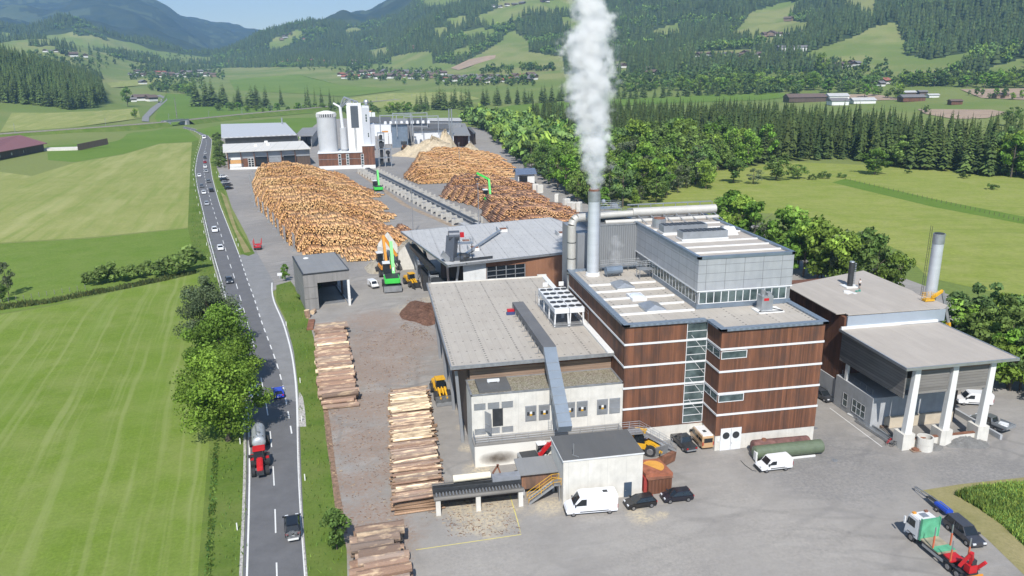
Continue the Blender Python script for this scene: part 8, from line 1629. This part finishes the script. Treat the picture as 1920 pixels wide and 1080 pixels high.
# ================================================================== STEAM AND AIR
PL = [(34.0, 38.4, 1.05), (35.2, 38.5, 1.35), (37, 38.55, 2.0), (39.3, 38.8, 2.6), (44, 38.15, 3.15), (48.7, 37.7, 4.0), (53.5, 38.0, 4.3), (58, 37.5, 4.3), (62.5, 38.5, 3.5), (66, 37.4, 3.1), (69, 39.2, 4.2), (75, 41.0, 4.6), (82, 43.0, 4.0), (86, 44.0, 2.0)]
def steam_mat(name, dens, path, sc=.42):
    """density falls off from the axis of the plume and is broken up by billows, so the edge is ragged and soft"""
    k = N(name); k.t.nodes.remove(k.b); v = k.n('VolumePrincipled'); v.inputs['Color'].default_value = (.998, .998, .999, 1); v.inputs['Anisotropy'].default_value = .1; x, y, z = k.xyz()
    z0, z1 = path[0][0], path[-1][0]; t = k.mth('DIVIDE', k.mth('SUBTRACT', z, z0), z1-z0)
    def curve(vals, a, b):
        c = k.n('FloatCurve'); cm = c.mapping; cv = cm.curves[0]; P = [((p[0]-z0)/(z1-z0), (q-a)/(b-a)) for p, q in zip(path, vals)]
        cv.points[0].location = P[0]; cv.points[1].location = P[-1]
        for q in P[1:-1]: cv.points.new(*q)
        cm.update(); k.l(t, c.inputs['Value']); return k.mth('MULTIPLY_ADD', c.outputs[0], b-a, a)
    cx = curve([p[1] for p in path], 30, 50); rd = curve([p[2] for p in path], 0, 6); cy = k.mth('MULTIPLY_ADD', t, 5.0, 128.4)
    dx, dy = k.mth('SUBTRACT', x, cx), k.mth('SUBTRACT', y, cy); d = k.mth('DIVIDE', k.mth('SQRT', k.mth('ADD', k.mth('MULTIPLY', dx, dx), k.mth('MULTIPLY', dy, dy))), rd)
    co = k.co(); big = k.n('TexVoronoi', feature='SMOOTH_F1'); big.inputs['Scale'].default_value = sc; big.inputs['Smoothness'].default_value = .6
    wv = k.n('VectorMath', operation='MULTIPLY_ADD'); nz = k.n('TexNoise'); nz.inputs['Scale'].default_value = .5; nz.inputs['Detail'].default_value = 3; k.l(co, nz.inputs['Vector']); k.l(nz.outputs['Color'], wv.inputs[0]); wv.inputs[1].default_value = (2.2, 2.2, 2.2); k.l(co, wv.inputs[2]); k.l(wv.outputs[0], big.inputs['Vector'])
    f = k.noise(.9, co, 5, .62)
    e = k.mth('SUBTRACT', k.mth('ADD', k.mth('SUBTRACT', 1.12, d), k.mth('MULTIPLY', k.mth('SUBTRACT', .42, big.outputs['Distance']), 1.0)), k.mth('MULTIPLY', k.mth('SUBTRACT', .5, f), 1.7))
    q = k.n('MapRange', interpolation_type='SMOOTHSTEP'); k.l(e, q.inputs[0]); q.inputs[1].default_value = .05; q.inputs[2].default_value = .95
    k.l(k.mth('MULTIPLY', q.outputs[0], dens), v.inputs['Density']); k.l(v.outputs[0], k.t.nodes['Material Output'].inputs['Volume']); return k.m
def hull(name, path, mat, lab, grow_=1.55):
    mb = MB(); n = 18; vs = []; z0, z1 = path[0][0], path[-1][0]
    for z, cx, r in path: cy = 128.4+5*(z-z0)/(z1-z0); g = 1.02 if z == z0 and z > 30 else grow_; vs += [(cx+r*g*math.cos(6.283*i/n), cy+r*g*math.sin(6.283*i/n), z) for i in range(n)]
    m_ = len(path); mb.add(vs, [(j*n+i, j*n+(i+1) % n, (j+1)*n+(i+1) % n, (j+1)*n+i) for j in range(m_-1) for i in range(n)]+[tuple(range(n))[::-1], tuple(range(n*(m_-1), n*m_))])
    o = mb.build(name, mat); mat.cycles.volume_step_rate = .12; return tag(o, lab, 'steam', None, 'stuff')
hull('steam_plume', PL, steam_mat('steam', 1.15, PL), 'thick white plume of steam rising from the tall steel chimney')
PW = [(19.0, 42.4, .5), (20.2, 42.6, 1.0), (21.6, 42.9, 1.4), (23.2, 43.3, 1.5), (25, 43.6, .8)]
hull('steam_wisp', PW, steam_mat('thin_steam', 0.28, PW, .8), 'thin wisp of steam beside the foot of the chimney').location = (0, -1.0, 0)
# the air of the valley
hz = N('valley_air'); hz.t.nodes.remove(hz.b); v = hz.n('VolumePrincipled'); v.inputs['Color'].default_value = (.40, .64, 1, 1); v.inputs['Density'].default_value = 9.5e-5; v.inputs['Anisotropy'].default_value = .2; hz.l(v.outputs[0], hz.t.nodes['Material Output'].inputs['Volume'])
hb_ = MB().box(-11500, -11500, -40, 11500, 11500, 1500).build('haze', hz.m); hb_['kind'] = 'stuff'
